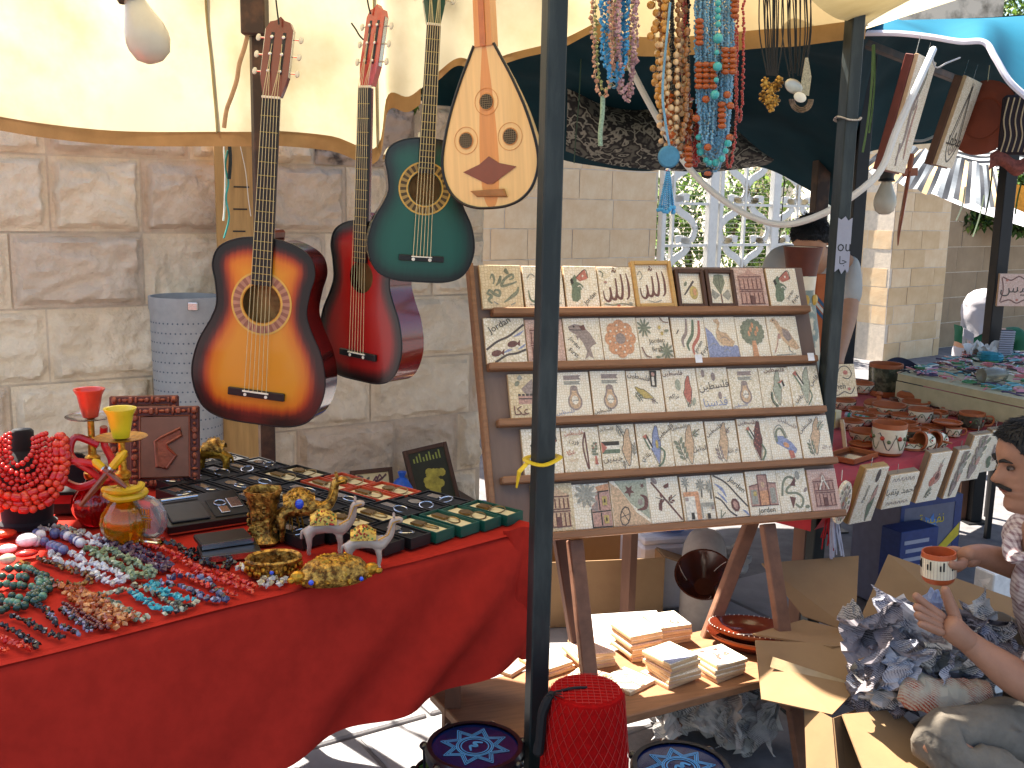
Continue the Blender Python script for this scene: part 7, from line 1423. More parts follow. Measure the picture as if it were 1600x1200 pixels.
def bowl(label, px, py, r, h, cat='bowl', slip=True, M2=None, name='clay_bowl', base=.55, z=.004):
    if cat in ('bowl', 'pot'): r, h = r*1.12, h*1.3
    p = onz(px, py, PZ+z); t = thing(name, label, cat, T(*p) @ RZ(rng.uniform(0, 90)) @ (M2 or IDM), POT)
    w_ = .006; pr = [(r*base, 0), (r*base*1.05, .003), (r*lerp(base, 1, .6), h*.4), (r*.97, h*.8), (r, h)]
    MB().lathe(pr+[(r-.001, h+.003), (r-w_, h+.002), (r*.9, h*.7), (r*lerp(base, 1, .5)*.92, h*.35), (r*base*.8, .007), (0, .006)], 28).build('body', m_clayr, t, True)
    f = lambda q: interp([(b_, a) for a, b_ in pr], q)
    if slip:
        MB().lathe([(f(h*s)+.0014, h*s) for s in (.12, .3, .5, .7, .88)], 28, cap=False).build('slip_band', m_slip, t, True); vine(lambda q: f(q)+.0014, h*.15, h*.85, 7, int(px), t)
    return t
def cup(label, px, py, r, h, ang=-20, M2=None, name='clay_cup', handle=True, z=.004, dark=False):
    r, h = r*1.15, h*1.22
    p = onz(px, py, PZ+z); t = thing(name, label, 'cup', T(*p) @ RZ(ang) @ (M2 or IDM), POT)
    MB().lathe([(r*.72, 0), (r*.78, .003), (r*.9, h*.3), (r*.96, h*.7), (r, h), (r-.001, h+.002), (r-.005, h+.001), (r*.84, h*.5), (r*.66, .008), (0, .007)], 24).build('body', m_clayr, t, True)
    f = lambda q: interp([(0, r*.72), (.003, r*.78), (h*.3, r*.9), (h*.7, r*.96), (h, r)], q)
    MB().lathe([(f(h*s)+.0014, h*s) for s in (.1, .3, .5, .7, .86)], 24, cap=False).build('slip_band', m_slip if not dark else MATS['dark slip'], t, True)
    vine(lambda q: f(q)+.0014, h*.15, h*.8, 6, int(px*3), t)
    if handle: MB().tube(catmull([(r*.95, 0, h*.8), (r*1.45, 0, h*.82), (r*1.6, 0, h*.55), (r*1.4, 0, h*.28), (r*.88, 0, h*.22)], 5), .0042, 8).build('handle', m_clayr, t, True)
    return t
mat('dark slip', '#4a4438', .35, var=.4, scale=40, coat=.4)
bowl('big dark green clay pot with a brown rim at the back of the stall', 1381, 618, .068, .115, 'pot', False, name='clay_pot', base=.8)
MB().lathe([(.0635, .012), (.0735, .06), (.0772, .135)], 28, cap=False).build('glaze', mat('dark green glaze', '#3c4234', .25, scale=25, col2='#77785e', ramp=(.45, .65), coat=.5), bpy.data.objects['clay_pot'], True)
bowl('small painted bowl stacked on another left of the big pot', 1346, 614, .046, .036, z=.05); bowl('lower painted bowl of the pair left of the big pot', 1346, 614, .052, .042)
t = bowl('painted teapot with an orange lid knob', 1422, 634, .06, .045, 'teapot', True, name='teapot', base=.6)
MB().lathe([(.058, .048), (.06, .052), (.045, .064), (.02, .07), (.008, .072), (.008, .078), (.013, .085), (.012, .092), (0, .096)], 28).build('lid', m_clayr, t, True)
MB().lathe([(.022, .0712), (.042, .0668)], 24, cap=False).build('lid_glaze', mat('grey glaze', '#8a8a84', .2, coat=.6), t, True)
t.rotation_euler.z = rad(-10); MB().tube(catmull([(.055, 0, .05), (.1, 0, .06), (.112, 0, .03), (.09, 0, -.0+.01), (.052, 0, .012)], 5), .006, 8).build('handle', m_clayr, t, True)
t = bowl('flat lidded clay dish with a round knob', 1372, 640, .062, .028, 'dish', True, name='lidded_dish', base=.8)
MB().lathe([(.062, .031), (.05, .042), (.016, .047), (.01, .05), (.01, .062), (.016, .07), (.012, .078), (0, .08)], 28).build('lid', m_clayr, t, True)
bowl('wide painted bowl with a vine below the lidded dish', 1388, 650, .062, .038); bowl('orange rimmed bowl right of the vine bowl', 1430, 643, .052, .034)
cup('white cup with a red flower under the teapot', 1437, 660, .042, .048, -25); cup('white cup tilted on the plates with a red flower', 1474, 641, .038, .046, 120, RX(20))
for k in range(4): bowl('shallow clay plate, %s from the top of its pile' % ord_[3-k], 1480, 664, .058-.001*k, .012, 'plate', False, name='clay_plate', base=.7, z=.004+k*.0135)
bowl('grey-green plate lying at the foot of the far table', 1494, 632, .05, .01, 'plate', False, name='clay_plate', base=.7)
p = onz(1520, 645, PZ+.004); t = thing('candlestick', 'turned orange clay candlestick', 'candlestick', T(*p), POT)
MB().lathe([(.03, 0), (.03, .006), (.012, .014), (.01, .03), (.018, .036), (.01, .044), (.01, .07), (.022, .078), (.02, .086), (.012, .088)], 20).build('body', m_clayr, t, True)
cup('dark patterned mug at the right of the stall', 1517, 669, .044, .052, -15, None, 'clay_cup', True, dark=True)
cup('large cream jug with green leaves at the front of the stall', 1387, 709, .052, .092, 150, None, 'clay_jug', False)
bowl('orange bowl with dark dots beside the large jug', 1350, 692, .05, .036); bowl('brown clay saucer under the dotted bowl', 1348, 700, .052, .016, 'saucer', False, name='clay_saucer')
cup('small striped cup right of the large jug', 1422, 692, .03, .046, 30, None, 'clay_cup', False, dark=True); cup('cup lying on its side showing its orange inside', 1448, 690, .03, .044, -70, RX(80) @ T(0, 0, -.02), 'clay_cup', False, z=.033)
cup('white cup lying with its flower towards the front', 1468, 688, .028, .042, -60, RX(78) @ T(0, 0, -.02), 'clay_cup', True, z=.031); cup('little orange handled cup at the front edge', 1489, 682, .025, .032, -10)
p = onz(1424, 700, PZ+.004); t = thing('pot_lid', 'painted pot lid with an orange knob lying at the front edge', 'lid', T(*p), POT)
MB().lathe([(.05, 0), (.048, .006), (.02, .018), (.008, .02), (.009, .028), (.012, .034), (0, .038)], 24).build('body', m_clayr, t, True); MB().lathe([(.0475, .0078), (.0215, .0192)], 24, cap=False).build('slip_band', m_slip, t, True); vine(lambda q: interp([(.008, .0475), (.019, .0215)], q)+.001, .009, .018, 7, 3, t)
for k, (px, py, r, h, l) in enumerate(((1318, 640, .045, .034, 'shaded bowl behind the leaning lettered tile'), (1415, 675, .04, .03, 'small bowl in the middle of the stall'), (1350, 664, .045, .03, 'painted bowl above the dotted one'), (1380, 668, .045, .022, 'low vine-painted bowl behind the large jug'), (1410, 660, .045, .026, 'painted bowl left of the white flower cup'), (1455, 676, .04, .02, 'low brown bowl behind the lying cups'), (1545, 660, .04, .024, 'small bowl at the right back of the stall'), (1330, 672, .04, .03, 'shaded bowl at the left end of the stall'))): bowl(l, px, py, r, h)
for k, (px, py, l) in enumerate(((1440, 630, 'bowl behind the teapot handle'), (1462, 658, 'bowl between the flower cups'), (1500, 650, 'bowl behind the dark mug'), (1398, 682, 'small bowl right above the lying lid'), (1432, 684, 'small bowl behind the striped cup'), (1535, 648, 'bowl beside the candlestick'), (1340, 650, 'bowl behind the striped foil tube'), (1405, 690, 'little bowl touching the large jug'), (1370, 655, 'bowl between the lidded dish and the vine bowl'), (1560, 650, 'bowl at the far right of the stall'), (1485, 648, 'bowl on the far side of the plates'))): bowl('painted '+l, px, py, .036+.006*(k % 3), .026+.005*(k % 2))
p = onz(1330, 716, PZ+.004); t = thing('clay_tray', 'black glazed rectangular tray with an orange rim at the stall corner', 'tray', T(*p) @ RZ(44), POT)
MB().box(-.08, .08, -.05, .05, 0, .006, c=.002).build('base', mat('black glaze', '#120f10', .12, coat=.8), t)
for x0, x1, y0, y1 in ((-.082, .082, -.056, -.0505), (-.082, .082, .0505, .056), (-.0875, -.0825, -.056, .056), (.0825, .0875, -.056, .056)): MB().box(x0, x1, y0, y1, .001, .02, c=.002).build('rim', m_clayr, t)
o = onz(1296, 640, PZ+.05); mtile('cream tile with flowers and black lettering leaning on the pottery', T(*aty(1296, 622, 3.55)) @ RZ(18) @ RX(72), .11, .118, 'rneh', m_mosy, .012, None, POT, 'lettered_tile')
mtile('small mosaic tile standing on edge at the left of the stall', T(*onz(1318, 704, PZ+.004)) @ RZ(75) @ RX(80) @ RZ(0), .07, .1, 'rose', m_mos, .014, None, POT, 'mosaic_tile')
p = onz(1304, 668, PZ+.004); t = thing('small_box', 'small white and yellow box standing at the stall corner', 'box', T(*p) @ RZ(40)); MB().box(-.02, .02, -.014, .014, 0, .07, c=.002).build('carton', m_cream, t); MB().box(-.0205, -.0201, -.013, .013, .004, .066).build('yellow_side', mat('yellow card', '#b8a83c', .6), t)
p0, p1 = onz(1322, 648, PZ+.03), onz(1357, 655, PZ+.03); t = thing('striped_tube', 'green and white striped tube lying among the pottery', 'tube', (0, 0, 0))
for k in range(8): MB().tube([p0.lerp(p1, k/8+.002), p0.lerp(p1, (k+1)/8-.002)], .012, 12).build('band', mat('green foil', '#0f7a60', .3) if k % 2 else m_paperw, t, True)
# tall painted vase at the end of the stall
p = aty(1243, 560, 3.68); t = thing('tall_vase', 'tall painted clay vase with brown rim beside the easel', 'vase', (p.x, p.y, PZ+.004)); H = aty(1250, 386, 3.68).z-PZ-.004
pr = [(.05, 0), (.062, .02), (.085, H*.25), (.09, H*.4), (.075, H*.58), (.052, H*.75), (.05, H*.82), (.058, H*.93), (.068, H)]
MB().lathe(pr+[(.064, H), (.05, H*.86), (0, H*.8)], 32).build('body', mat('vase scrub pattern', '#7a8478', .45, scale=16, col2='#d6c4a4', ramp=(.46, .54)), t, True)
MB().lathe([(.0535, H*.86), (.059, H*.93), (.0695, H*1.003)], 32, cap=False).build('brown_rim', mat('rim glaze', '#542414', .5), t, True); MB().lathe([(.051, H*.79), (.0535, H*.858)], 32, cap=False).build('cream_band', m_slip, t, True)
b = MB()
for k in range(9): q = k*.698; b.sph((.054*math.cos(q), .054*math.sin(q), H*.74), (.012, .012, .02), 6, 5)
b.build('gold_blossoms', mat('ochre blossoms', '#c9a24a', .5, var=.2), t, True, kind='stuff')
p = aty(1288, 520, 3.95); t = thing('chevron_bag', 'orange-brown bag with a blue chevron hanging behind the vase', 'bag', T(p.x, p.y, aty(1285, 560, 3.95).z) @ RZ(15)); hb = aty(1285, 428, 3.95).z-aty(1285, 560, 3.95).z
MB().box(-.05, .05, 0, .03, 0, hb, c=.006).build('bag', mat('tan weave', '#a8582a', .8, var=.1), t)
for k, c in enumerate(('stripe blue', 'stripe pale', 'stripe blue')):
    z = hb*(.72-.07*k); MB().add([(-.05, -.0015, z), (0, -.0015, z-.05), (.05, -.0015, z), (.05, -.0015, z+.016), (0, -.0015, z-.034), (-.05, -.0015, z+.016)], [(0, 1, 4, 5), (1, 2, 3, 4)]).build('chevron', mat(c, '#2f5068' if k != 1 else '#b8b4a4', .8), t)
# framed mosaics hung along the front
NRM = V((EE.y, -EE.x, 0)); HE = V((math.cos(rad(29)), math.sin(rad(29)), 0)); HN = V((HE.y, -HE.x, 0))
def hung(label, px, py, w_, h_, key, fm, tilt=13, z=.70, drop=0, oval=False):
    d_ = ray(px, py); c_ = V((0, 0, CAM_H)); o = c_+d_*((E0+NRM*.075-c_).dot(NRM)/d_.dot(NRM)); t_ = rad(tilt); up = V((0, 0, 1))*math.cos(t_)+HN*math.sin(t_); nz_ = HE.cross(up)
    M = frame(o-up*h_, HE, up, nz_)
    if oval:
        t = thing('hung_mosaic', label, 'mosaic', M, 'framed mosaics hanging on the pottery table')
        MB().prism([(w_/2+w_/2*math.cos(k*.2618), h_/2+h_/2*math.sin(k*.2618)) for k in range(24)], 0, .012).build('mosaic', m_mos, t); draw(t, key, w_, h_, T(0, 0, .0121))
    else:
        t = mtile(label, M, w_, h_, key, m_mos, .008, None, 'framed mosaics hanging on the pottery table', 'hung_mosaic', 'mosaic')
        MB().box(-.002, w_+.002, -.002, h_+.002, -.022, -.0005, c=.002).build('wooden_back', fm, t)
    MB().tube([(w_*.3, h_-.002, -.004), (w_*.3, h_+.03, -.01)], .0012, 5).build('hanging_wire', m_chrome, t)
m_fr3 = mat('greyish wood frame', '#8a7458', .6, var=.1, scale=20); m_fr4 = mat('ochre wood frame', '#a8834a', .6, var=.1, scale=20)
hung('oval floral mosaic at the left end of the table front', 1310, 752, .058, .14, 'garland', m_fr4, 10, .7, oval=True)
hung('tall mosaic with a green map and sideways lettering on the table front', 1352, 732, .1, .2, 'palestine', m_fr4, 16)
hung('wide framed mosaic with black script on the table front', 1390, 742, .135, .125, 'ahmed', m_fr3, 14)
hung('tall framed mosaic with red roses on the table front', 1454, 708, .105, .195, 'rose', m_fr3, 15)
hung('narrow framed mosaic with grey flowers overlapped by its neighbour', 1497, 703, .07, .2, 'bunch', m_fr3, 15, .7)
hung('framed mosaic with a pointed bouquet on the table front', 1521, 680, .1, .19, 'bunch', m_fr3, 14)
hung('framed mosaic with grapes and a rose on the table front', 1550, 672, .09, .18, 'grape', m_fr3, 14)
hung('framed mosaic with a curling bird behind the man\'s head', 1577, 660, .12, .2, 'bird', m_fr3, 12)
# tassels hanging at the easel corner
for k, (lab, c, dx) in enumerate((('red wool tassel hanging at the stall corner', '#a01820', 0), ('white and blue tassel hanging at the stall corner', '#b8b8c4', 14))):
    b = MB()
    for i in range(16):
        a = aty(1296+dx*.5+rng.uniform(-3, 3), 792, 3.0); e_ = aty(1294+dx+rng.uniform(-12, 12), 850+12*k+rng.uniform(-12, 12), 3.0+rng.uniform(-.02, .02)); b.tube([a, a.lerp(e_, .5)+V((rng.uniform(-.006, .006), 0, 0)), e_], .0022, 4)
    tag(b.build('tassel', mat('wool %d' % k, c, .9)), lab, 'tassel')
# ---------------------------------------------------------------- jewellery table behind
JZ = .86
Q0, Q1, Q2, Q3 = onz(1402, 594, JZ), onz(1660, 650, JZ), onz(1680, 552, JZ), onz(1525, 561, JZ)
jt = thing('jewellery_table', 'beige dotted jewellery table behind the pottery', 'table', (0, 0, 0))
m_beige = mat('beige dotted cloth', '#b3a884', .85, var=.08, scale=20)
slab4([Q0, Q1, Q2, Q3], .03).build('top', m_beige, jt)
for a, c, z0, z1 in ((Q0, Q1, -.075, -.004), (Q0, Q1, -.2, -.15)): slab4([a+V((0, 0, z0)), c+V((0, 0, z0)), c+V((0, 0, z1)), a+V((0, 0, z1))], .006).build('edge_band', m_beige, jt)
b = MB(); dn = (Q1-Q0).normalized()
for k in range(26):
    for z in (-.05, -.022):
        c = Q0.lerp(Q1, (k+.5*(z < -.03))/26)+V((0, 0, z))-dn.cross(V((0, 0, 1)))*-.002; b.add([c-dn*.008+V((0, -.003, 0)), c+V((0, -.003, -.008)), c+dn*.008+V((0, -.003, 0)), c+V((0, -.003, .008))], [(0, 1, 2, 3)])
b.build('dot_print', m_bk, jt, kind='stuff')
for c in (Q0, Q1, Q2, Q3):
    MB().box(c.x-.02, c.x+.02, c.y-.02, c.y+.02, .001, JZ-.08).build('leg', m_wood, jt)
b = MB(); cs = [mat('trinket %d' % i, c, .4) for i, c in enumerate(('#c06a6a', '#5f9aa0', '#7a3a30', '#2a2a2c', '#b89a80', '#3f7a50', '#c98a9a', '#d8d4cc', '#4a3a5a'))]
for k in range(330):
    u, v = rng.random(), rng.random(); p = Q0.lerp(Q1, u).lerp(Q3.lerp(Q2, u), v*.92+.03)+V((0, 0, .034)); b.cur = rng.randrange(len(cs)); a = rng.uniform(0, 3.14)
    d = V((math.cos(a), math.sin(a), .15)); L = rng.uniform(.03, .12)
    if k % 4: b.tube(catmull([p-d*L*.5, p+V((rng.uniform(-.02, .02), rng.uniform(-.02, .02), .008)), p+d*L*.5], 3), .0035, 4)
    else: b.tube([p+V((.028*math.cos(q*.785), .028*math.sin(q*.785), .006)) for q in range(8)], .005, 5, closed=True)
trk = b.build('trinkets', cs); trk['kind'] = 'stuff'; trk['label'] = 'colourful bracelets and necklaces heaped on the beige table'
p = onz(1547, 562, JZ+.04); tag(MB().tube([p+V((.05*math.cos(q*.7), .05*math.sin(q*.7), .0012*q)) for q in range(26)], .012, 6).build('bead_coil', mat('teal beads', '#2f7f90', .5, var=.2, scale=60), None, True), 'coiled turquoise bead rope on the beige table', 'beads')
b = MB(); o = onz(1535, 553, JZ+.04)
for k in range(4): paper_sheet(b, o+V((rng.uniform(-.08, .1), rng.uniform(-.03, .05), .0+k*.004)), (1, .3, rng.uniform(-.05, .1)), (-.3, 1, .02), .16, .08, k)
tag(b.build('paper_sheets', mat('white wrapping paper', '#d6d2cc', .8)), 'white wrapping papers at the back of the beige table', 'paper')
p = onz(1532, 600, JZ+.034); t = thing('glass_jar', 'glass jar lying on the beige jewellery table', 'jar', T(*p) @ RZ(20) @ RY(90)); MB().lathe([(.03, 0), (.034, .01), (.034, .08), (.026, .1), (.026, .12)], 20, T(-.036, 0, 0)).build('glass', mat('bottle glass', '#8f8a78', .1, trans=.5), t, True)
o = aty(1568, 565, 5.1); t = thing('flute_rack', 'white slatted rack of small flutes beside the woman', 'rack', T(o.x, o.y, o.z) @ RX(6)); hh = aty(1568, 515, 5.1).z-o.z
MB().box(-.03, .03, .004, .016, -.02, hh, c=.002).build('board', m_black, t)
for k in range(14): MB().box(-.036, .036, -.004, .003, k*hh/14, k*hh/14+hh/14*.66).build('slat', m_paperw, t)
for lab, px, py, y, w_, m in (('dark blue chair back behind the pottery', 1400, 590, 5.0, .27, mat('navy plastic', '#1c2238', .5)), ('black chair back behind the woman', 1530, 585, 5.3, .24, m_black)):
    o = aty(px, py, y); t = thing('chair', lab, 'chair', T(o.x, o.y, 0) @ RZ(8)); zt_ = aty(px, py-32, y).z
    MB().grid(lambda u, v: ((u-.5)*w_*(1-.12*v*v), .04*math.cos((u-.5)*3)-.04, lerp(zt_-.3, zt_, v)-.06*abs(u-.5)**2*4*v), 14, 8).build('backrest', m, t, True)
    MB().box(-w_/2, w_/2, -.4, -.02, .42, .46, c=.01).build('seat', m, t)
    for x in (-w_*.45, w_*.45):
        for y_ in (-.37, -.03): MB().box(x-.012, x+.012, y_-.012, y_+.012, .001, .42 if y_ < -.1 else zt_-.2).build('leg', m_black, t)
mtile('framed mosaic sign with dark script by the black pole', T(*aty(1555, 478, 5.05)) @ RZ(6) @ RX(90), .2, .16, 'nafis', m_mosp, .014, None, None, 'mosaic_sign', 'sign')
# ================================================================ PEOPLE
m_skin = mat('tan skin', '#a1735a', .55, var=.08, scale=25, bump=.1, bscale=180); m_skin2 = mat('light skin', '#b98a6a', .55, var=.06, scale=25)
m_hair = mat('black hair', '#141110', .6, var=.3, scale=120, bump=.6, bscale=220)
def check_mat():
    m, n, L, b = mk('checked shirt')
    tc = n.new('ShaderNodeTexCoord'); mx = None; prev = None
    for ax in ('X', 'Z'):
        w_ = n.new('ShaderNodeTexWave'); w_.wave_type = 'BANDS'; w_.bands_direction = ax; w_.inputs['Scale'].default_value = 26; w_.inputs['Distortion'].default_value = .6; w_.inputs['Detail Scale'].default_value = .4
        L.new(tc.outputs['Object'], w_.inputs['Vector']); r_ = n.new('ShaderNodeValToRGB'); r_.color_ramp.elements[0].position = .45; r_.color_ramp.elements[1].position = .75; L.new(w_.outputs['Fac'], r_.inputs[0])
        if prev is None: prev = r_.outputs[0]
        else:
            mm = n.new('ShaderNodeMix'); mm.data_type = 'RGBA'; mm.inputs[0].default_value = .5; L.new(prev, mm.inputs[6]); L.new(r_.outputs[0], mm.inputs[7]); prev = mm.outputs[2]
    cr_ = n.new('ShaderNodeValToRGB'); cr_.color_ramp.elements[0].color = (*srgb('#d3c6c4'), 1); cr_.color_ramp.elements[1].color = (*srgb('#8d6f74'), 1); L.new(prev, cr_.inputs[0]); L.new(cr_.outputs[0], b.inputs['Base Color']); b.inputs['Roughness'].default_value = .85
    return m
m_check = check_mat(); m_trous = mat('grey beige trousers', '#6f675c', .92, var=.12, scale=30, bump=.7, bscale=34, bdist=.006); m_trous2 = mat('grey trousers', '#5a6066', .9, var=.08, scale=14, bump=.2, bscale=90)
FRONT = [(0, .055), (.008, .078), (.022, .087), (.036, .084), (.046, .079), (.054, .086), (.062, .089), (.068, .085), (.076, .09), (.086, .086), (.1, .087), (.118, .084), (.128, .084), (.14, .091), (.16, .092), (.185, .084), (.208, .064), (.225, .034), (.232, .002)]
BACKP = [(0, .03), (.03, .05), (.06, .075), (.1, .1), (.15, .108), (.19, .096), (.212, .068), (.225, .038), (.232, .002)]
WIDE = [(0, .03), (.02, .048), (.05, .061), (.09, .069), (.13, .074), (.17, .075), (.2, .063), (.22, .036), (.232, .002)]
NOSE = [(.076, 0), (.084, .016), (.092, .028), (.1, .024), (.115, .015), (.132, .005), (.142, 0)]
def head_pt(a, z, off=0):
    c = math.cos(a); f = interp(FRONT, z) if c > 0 else interp(BACKP, z); y = math.sin(a)*(interp(WIDE, z)+off)
    x = c*(f+off)+interp(NOSE, z)*math.exp(-(a/.2)**2)*(c > 0)
    x -= .008*math.exp(-((abs(a)-.42)/.16)**2-((z-.126)/.012)**2)          # eye sockets
    return V((x, y, z))
def head(t, M, skin_m, hair=True, beard=False):           # looks along +x
    zs = [i*.232/44 for i in range(45)]; N = 48; b = MB(M)
    b.add([head_pt((k+.0)*6.2832/N-(6.2832 if k > N/2 else 0), z) for z in zs for k in range(N)], [(i*N+k, i*N+(k+1) % N, (i+1)*N+(k+1) % N, (i+1)*N+k) for i in range(44) for k in range(N)]+[tuple(range(N))[::-1]])
    hd = b.build('head', skin_m, t, True, 180)
    for s in (-1, 1):
        MB(M).tube(catmull([(-.012, s*.073, .1), (-.02, s*.082, .115), (-.022, s*.086, .135), (-.008, s*.083, .15), (.006, s*.077, .14), (.004, s*.074, .12), (-.006, s*.074, .1)], 4), .0055, 7).build('ear', skin_m, hd, True)
        MB(M).sph((.0755, s*.031, .126), (.0085, .012, .006), 10, 7).build('eye', mat('eye white', '#5e4e44', .3), hd, True); MB(M).sph((.0815, s*.033, .126), (.0035, .007, .0055), 8, 6).build('iris', mat('dark iris', '#1c1410', .2), hd, True)
        MB(M).tube(catmull([(.093, s*.012, .139), (.09, s*.03, .146), (.076, s*.05, .142)], 4), [.003, .004, .0045, .005, .005, .004, .003, .002, .001], 6).build('eyebrow', m_hair, hd, True)
    if beard: MB(M).tube(catmull([(.078, -.034, .07), (.093, -.016, .077), (.097, 0, .08), (.093, .016, .077), (.078, .034, .07)], 4), [.002]+[.005]*15+[.002], 7).build('moustache', m_hair, hd, True)
    MB(M).tube([(.086, -.022, .0665), (.0905, 0, .0655), (.086, .022, .0665)], .0032, 6).build('lips', mat('lip', '#8a4a3c', .5), hd, True)
    if hair:
        b = MB(M); vs = []; zz = [.085+i*.0075 for i in range(20)]
        def hp(k, z):
            a = k*6.2832/N-(6.2832 if k > N/2 else 0); lim = interp([(0, .19), (.7, .182), (1.0, .15), (1.3, .125), (1.6, .11), (2.2, .08), (3.2, .06)], abs(a)); zq = min(.2318, max(z*1.0, lim+(z-.085)*(.232-lim)/.147*0+(z-.085)*0)) if False else lerp(lim, .2318, (z-.085)/(zz[-1]-.085))
            return head_pt(a, zq, .009*min(1, (z-.085)/.01+.25)+.003*noise.noise(V((a*6, zq*60, 2)))) + V((0, 0, .006))
        b.add([hp(k, z) for z in zz for k in range(N)], [(i*N+k, i*N+(k+1) % N, (i+1)*N+(k+1) % N, (i+1)*N+k) for i in range(19) for k in range(N)]+[tuple(19*N+k for k in range(N))])
        r_ = random.Random(5)
        for s in range(900):
            k, z = r_.randrange(N), r_.uniform(.086, zz[-1]-.012); p0 = hp(k, z); p1 = hp((k+r_.choice((0, 0, 1))) % N, min(zz[-1], z+.016)); o_ = (p0-V((0, 0, .13))).normalized()
            b.tube([p1, p0+o_*.003, p0+(p0-p1)*.5+o_*r_.uniform(.004, .009)], [.0012, .001, .0003], 3, cap=False)
        b.build('hair', m_hair, hd, True, 180)
    return hd
def chain(pts): return [(i, i+1) for i in range(len(pts)-1)]
def finger(pts, r0, r1): return skin([V(p) for p in pts], chain(pts), [lerp(r0, r1, i/(len(pts)-1)) for i in range(len(pts))], 1)
def join_meshes(ms, name, m):
    b = MB()
    for me in ms: b.add([v.co for v in me.vertices], [tuple(p.vertices) for p in me.polygons])
    return b.mesh(name, m, True)
# ---------------------------------------------------------------- seated man at the right edge
man = thing('person', 'dark-haired man in a checked shirt sitting at the right, holding a cup', 'person', (0, 0, 0))
hc = aty(1582, 808, 2.42)                                   # underside of the chin
HM_ = T(hc.x+.012, hc.y, hc.z+.01) @ RZ(176) @ RY(10)
head(man, HM_ @ T(-.055, 0, 0), m_skin, True, True)
nk = HM_ @ V((-.085, 0, .02))
cl_ = V((nk.x+.015, nk.y+.02, nk.z-.12))                     # base of the neck
shL, shR = cl_+V((.05, -.2, -.03)), cl_+V((.04, .2, -.03))
hip = V((cl_.x+.16, cl_.y+.0, .36))
elR, wrR = aty(1665, 905, 2.62), aty(1528, 866, 2.5); haR = aty(1500, 868, 2.47)
elL, wrL, paL = aty(1622, 1085, 2.2), aty(1524, 1012, 2.26), aty(1482, 978, 2.28)
kL, aL = aty(1440, 1150, 2.18), aty(1610, 1262, 2.1); kR, aR = aty(1535, 978, 2.55), aty(1490, 1120, 2.66)
hpL, hpR = hip+V((-.02, -.1, -.02)), hip+V((-.02, .1, -.02))
vs = [hip, hip.lerp(cl_, .45)+V((.03, 0, 0)), hip.lerp(cl_, .8), cl_, nk, HM_ @ V((-.075, 0, .06)), shL, shL.lerp(elL, .5), elL, elL.lerp(wrL, .35), wrL, shR, shR.lerp(elR, .5), elR, elR.lerp(wrR, .35), wrR, hpL, kL, aL, hpR, kR, aR, paL, haR]
es_ = [(0, 1), (1, 2), (2, 3), (3, 4), (4, 5), (3, 6), (6, 7), (7, 8), (8, 9), (9, 10), (3, 11), (11, 12), (12, 13), (13, 14), (14, 15), (0, 16), (16, 17), (17, 18), (0, 19), (19, 20), (20, 21), (10, 22), (15, 23)]
rr = [.13, .13, .13, .075, .056, .05, .062, .054, .048, .05, .031, .062, .054, .048, .048, .031, .08, .06, .04, .08, .06, .04, .028, (.034, .02)]
meshes = [skin(vs, es_, rr, 2)]
FL = [([(1478, 968, 2.28), (1452, 950, 2.28), (1438, 938, 2.275), (1428, 928, 2.27)], .0105, .0075), ([(1474, 974, 2.27), (1449, 960, 2.265), (1436, 951, 2.26), (1427, 945, 2.258)], .0108, .0078), ([(1473, 982, 2.26), (1450, 970, 2.25), (1437, 963, 2.245), (1429, 958, 2.243)], .0104, .0075), ([(1476, 990, 2.25), (1454, 981, 2.24), (1442, 976, 2.235), (1434, 973, 2.233)], .0092, .0068), ([(1496, 984, 2.275), (1490, 958, 2.285), (1481, 935, 2.285), (1475, 916, 2.28)], .0145, .0085)]
for pts, r0, r1 in FL: meshes.append(finger([aty(*q) for q in pts], r0*1.3, r1*1.3))
meshes.append(skin([wrL, aty(1506, 998, 2.262), aty(1490, 984, 2.264), aty(1474, 970, 2.266)], [(0, 1), (1, 2), (2, 3)], [.027, .03, .034, .031], 2))
FR = [([(1506, 862, 2.49), (1488, 858, 2.5), (1470, 862, 2.5), (1455, 866, 2.49)], .0105, .0078), ([(1506, 870, 2.49), (1488, 870, 2.5), (1470, 874, 2.5), (1454, 878, 2.49)], .0105, .0078), ([(1506, 878, 2.49), (1488, 882, 2.5), (1472, 886, 2.5), (1458, 890, 2.49)], .01, .0075), ([(1506, 884, 2.48), (1490, 892, 2.49), (1476, 896, 2.49)], .009, .007), ([(1508, 876, 2.46), (1500, 884, 2.43), (1490, 884, 2.408), (1482, 878, 2.402)], .013, .0088)]
for pts, r0, r1 in FR: meshes.append(finger([aty(*q) for q in pts], r0*1.15, r1*1.15))
meshes.append(skin([wrR, aty(1512, 870, 2.49), aty(1500, 874, 2.49)], [(0, 1), (1, 2)], [.03, (.04, .026), (.036, .024)], 2))
obj('body', join_meshes(meshes, 'body', m_skin), man)
sh_v = [hip+V((0, 0, .02)), hip.lerp(cl_, .3)+V((.03, 0, 0)), hip.lerp(cl_, .6)+V((.02, 0, 0)), hip.lerp(cl_, .86), cl_+V((.0, 0, .01)), shL, shL.lerp(elL, .45), elL.lerp(wrL, .06), shR, shR.lerp(elR, .45), shR.lerp(elR, .95), elR.lerp(wrR, .28)]
me = skin(sh_v, [(0, 1), (1, 2), (2, 3), (3, 4), (4, 5), (5, 6), (6, 7), (4, 8), (8, 9), (9, 10), (10, 11)], [.155, .158, .155, .15, .075, .09, .08, .07, .085, .075, .062, .052], 2)
for v in me.vertices: v.co += V((1, 1, 1))*(.006*noise.noise(v.co*14)+.008*(.3-abs(noise.noise(v.co*19))))
me.materials.append(m_check); obj('shirt', me, man)
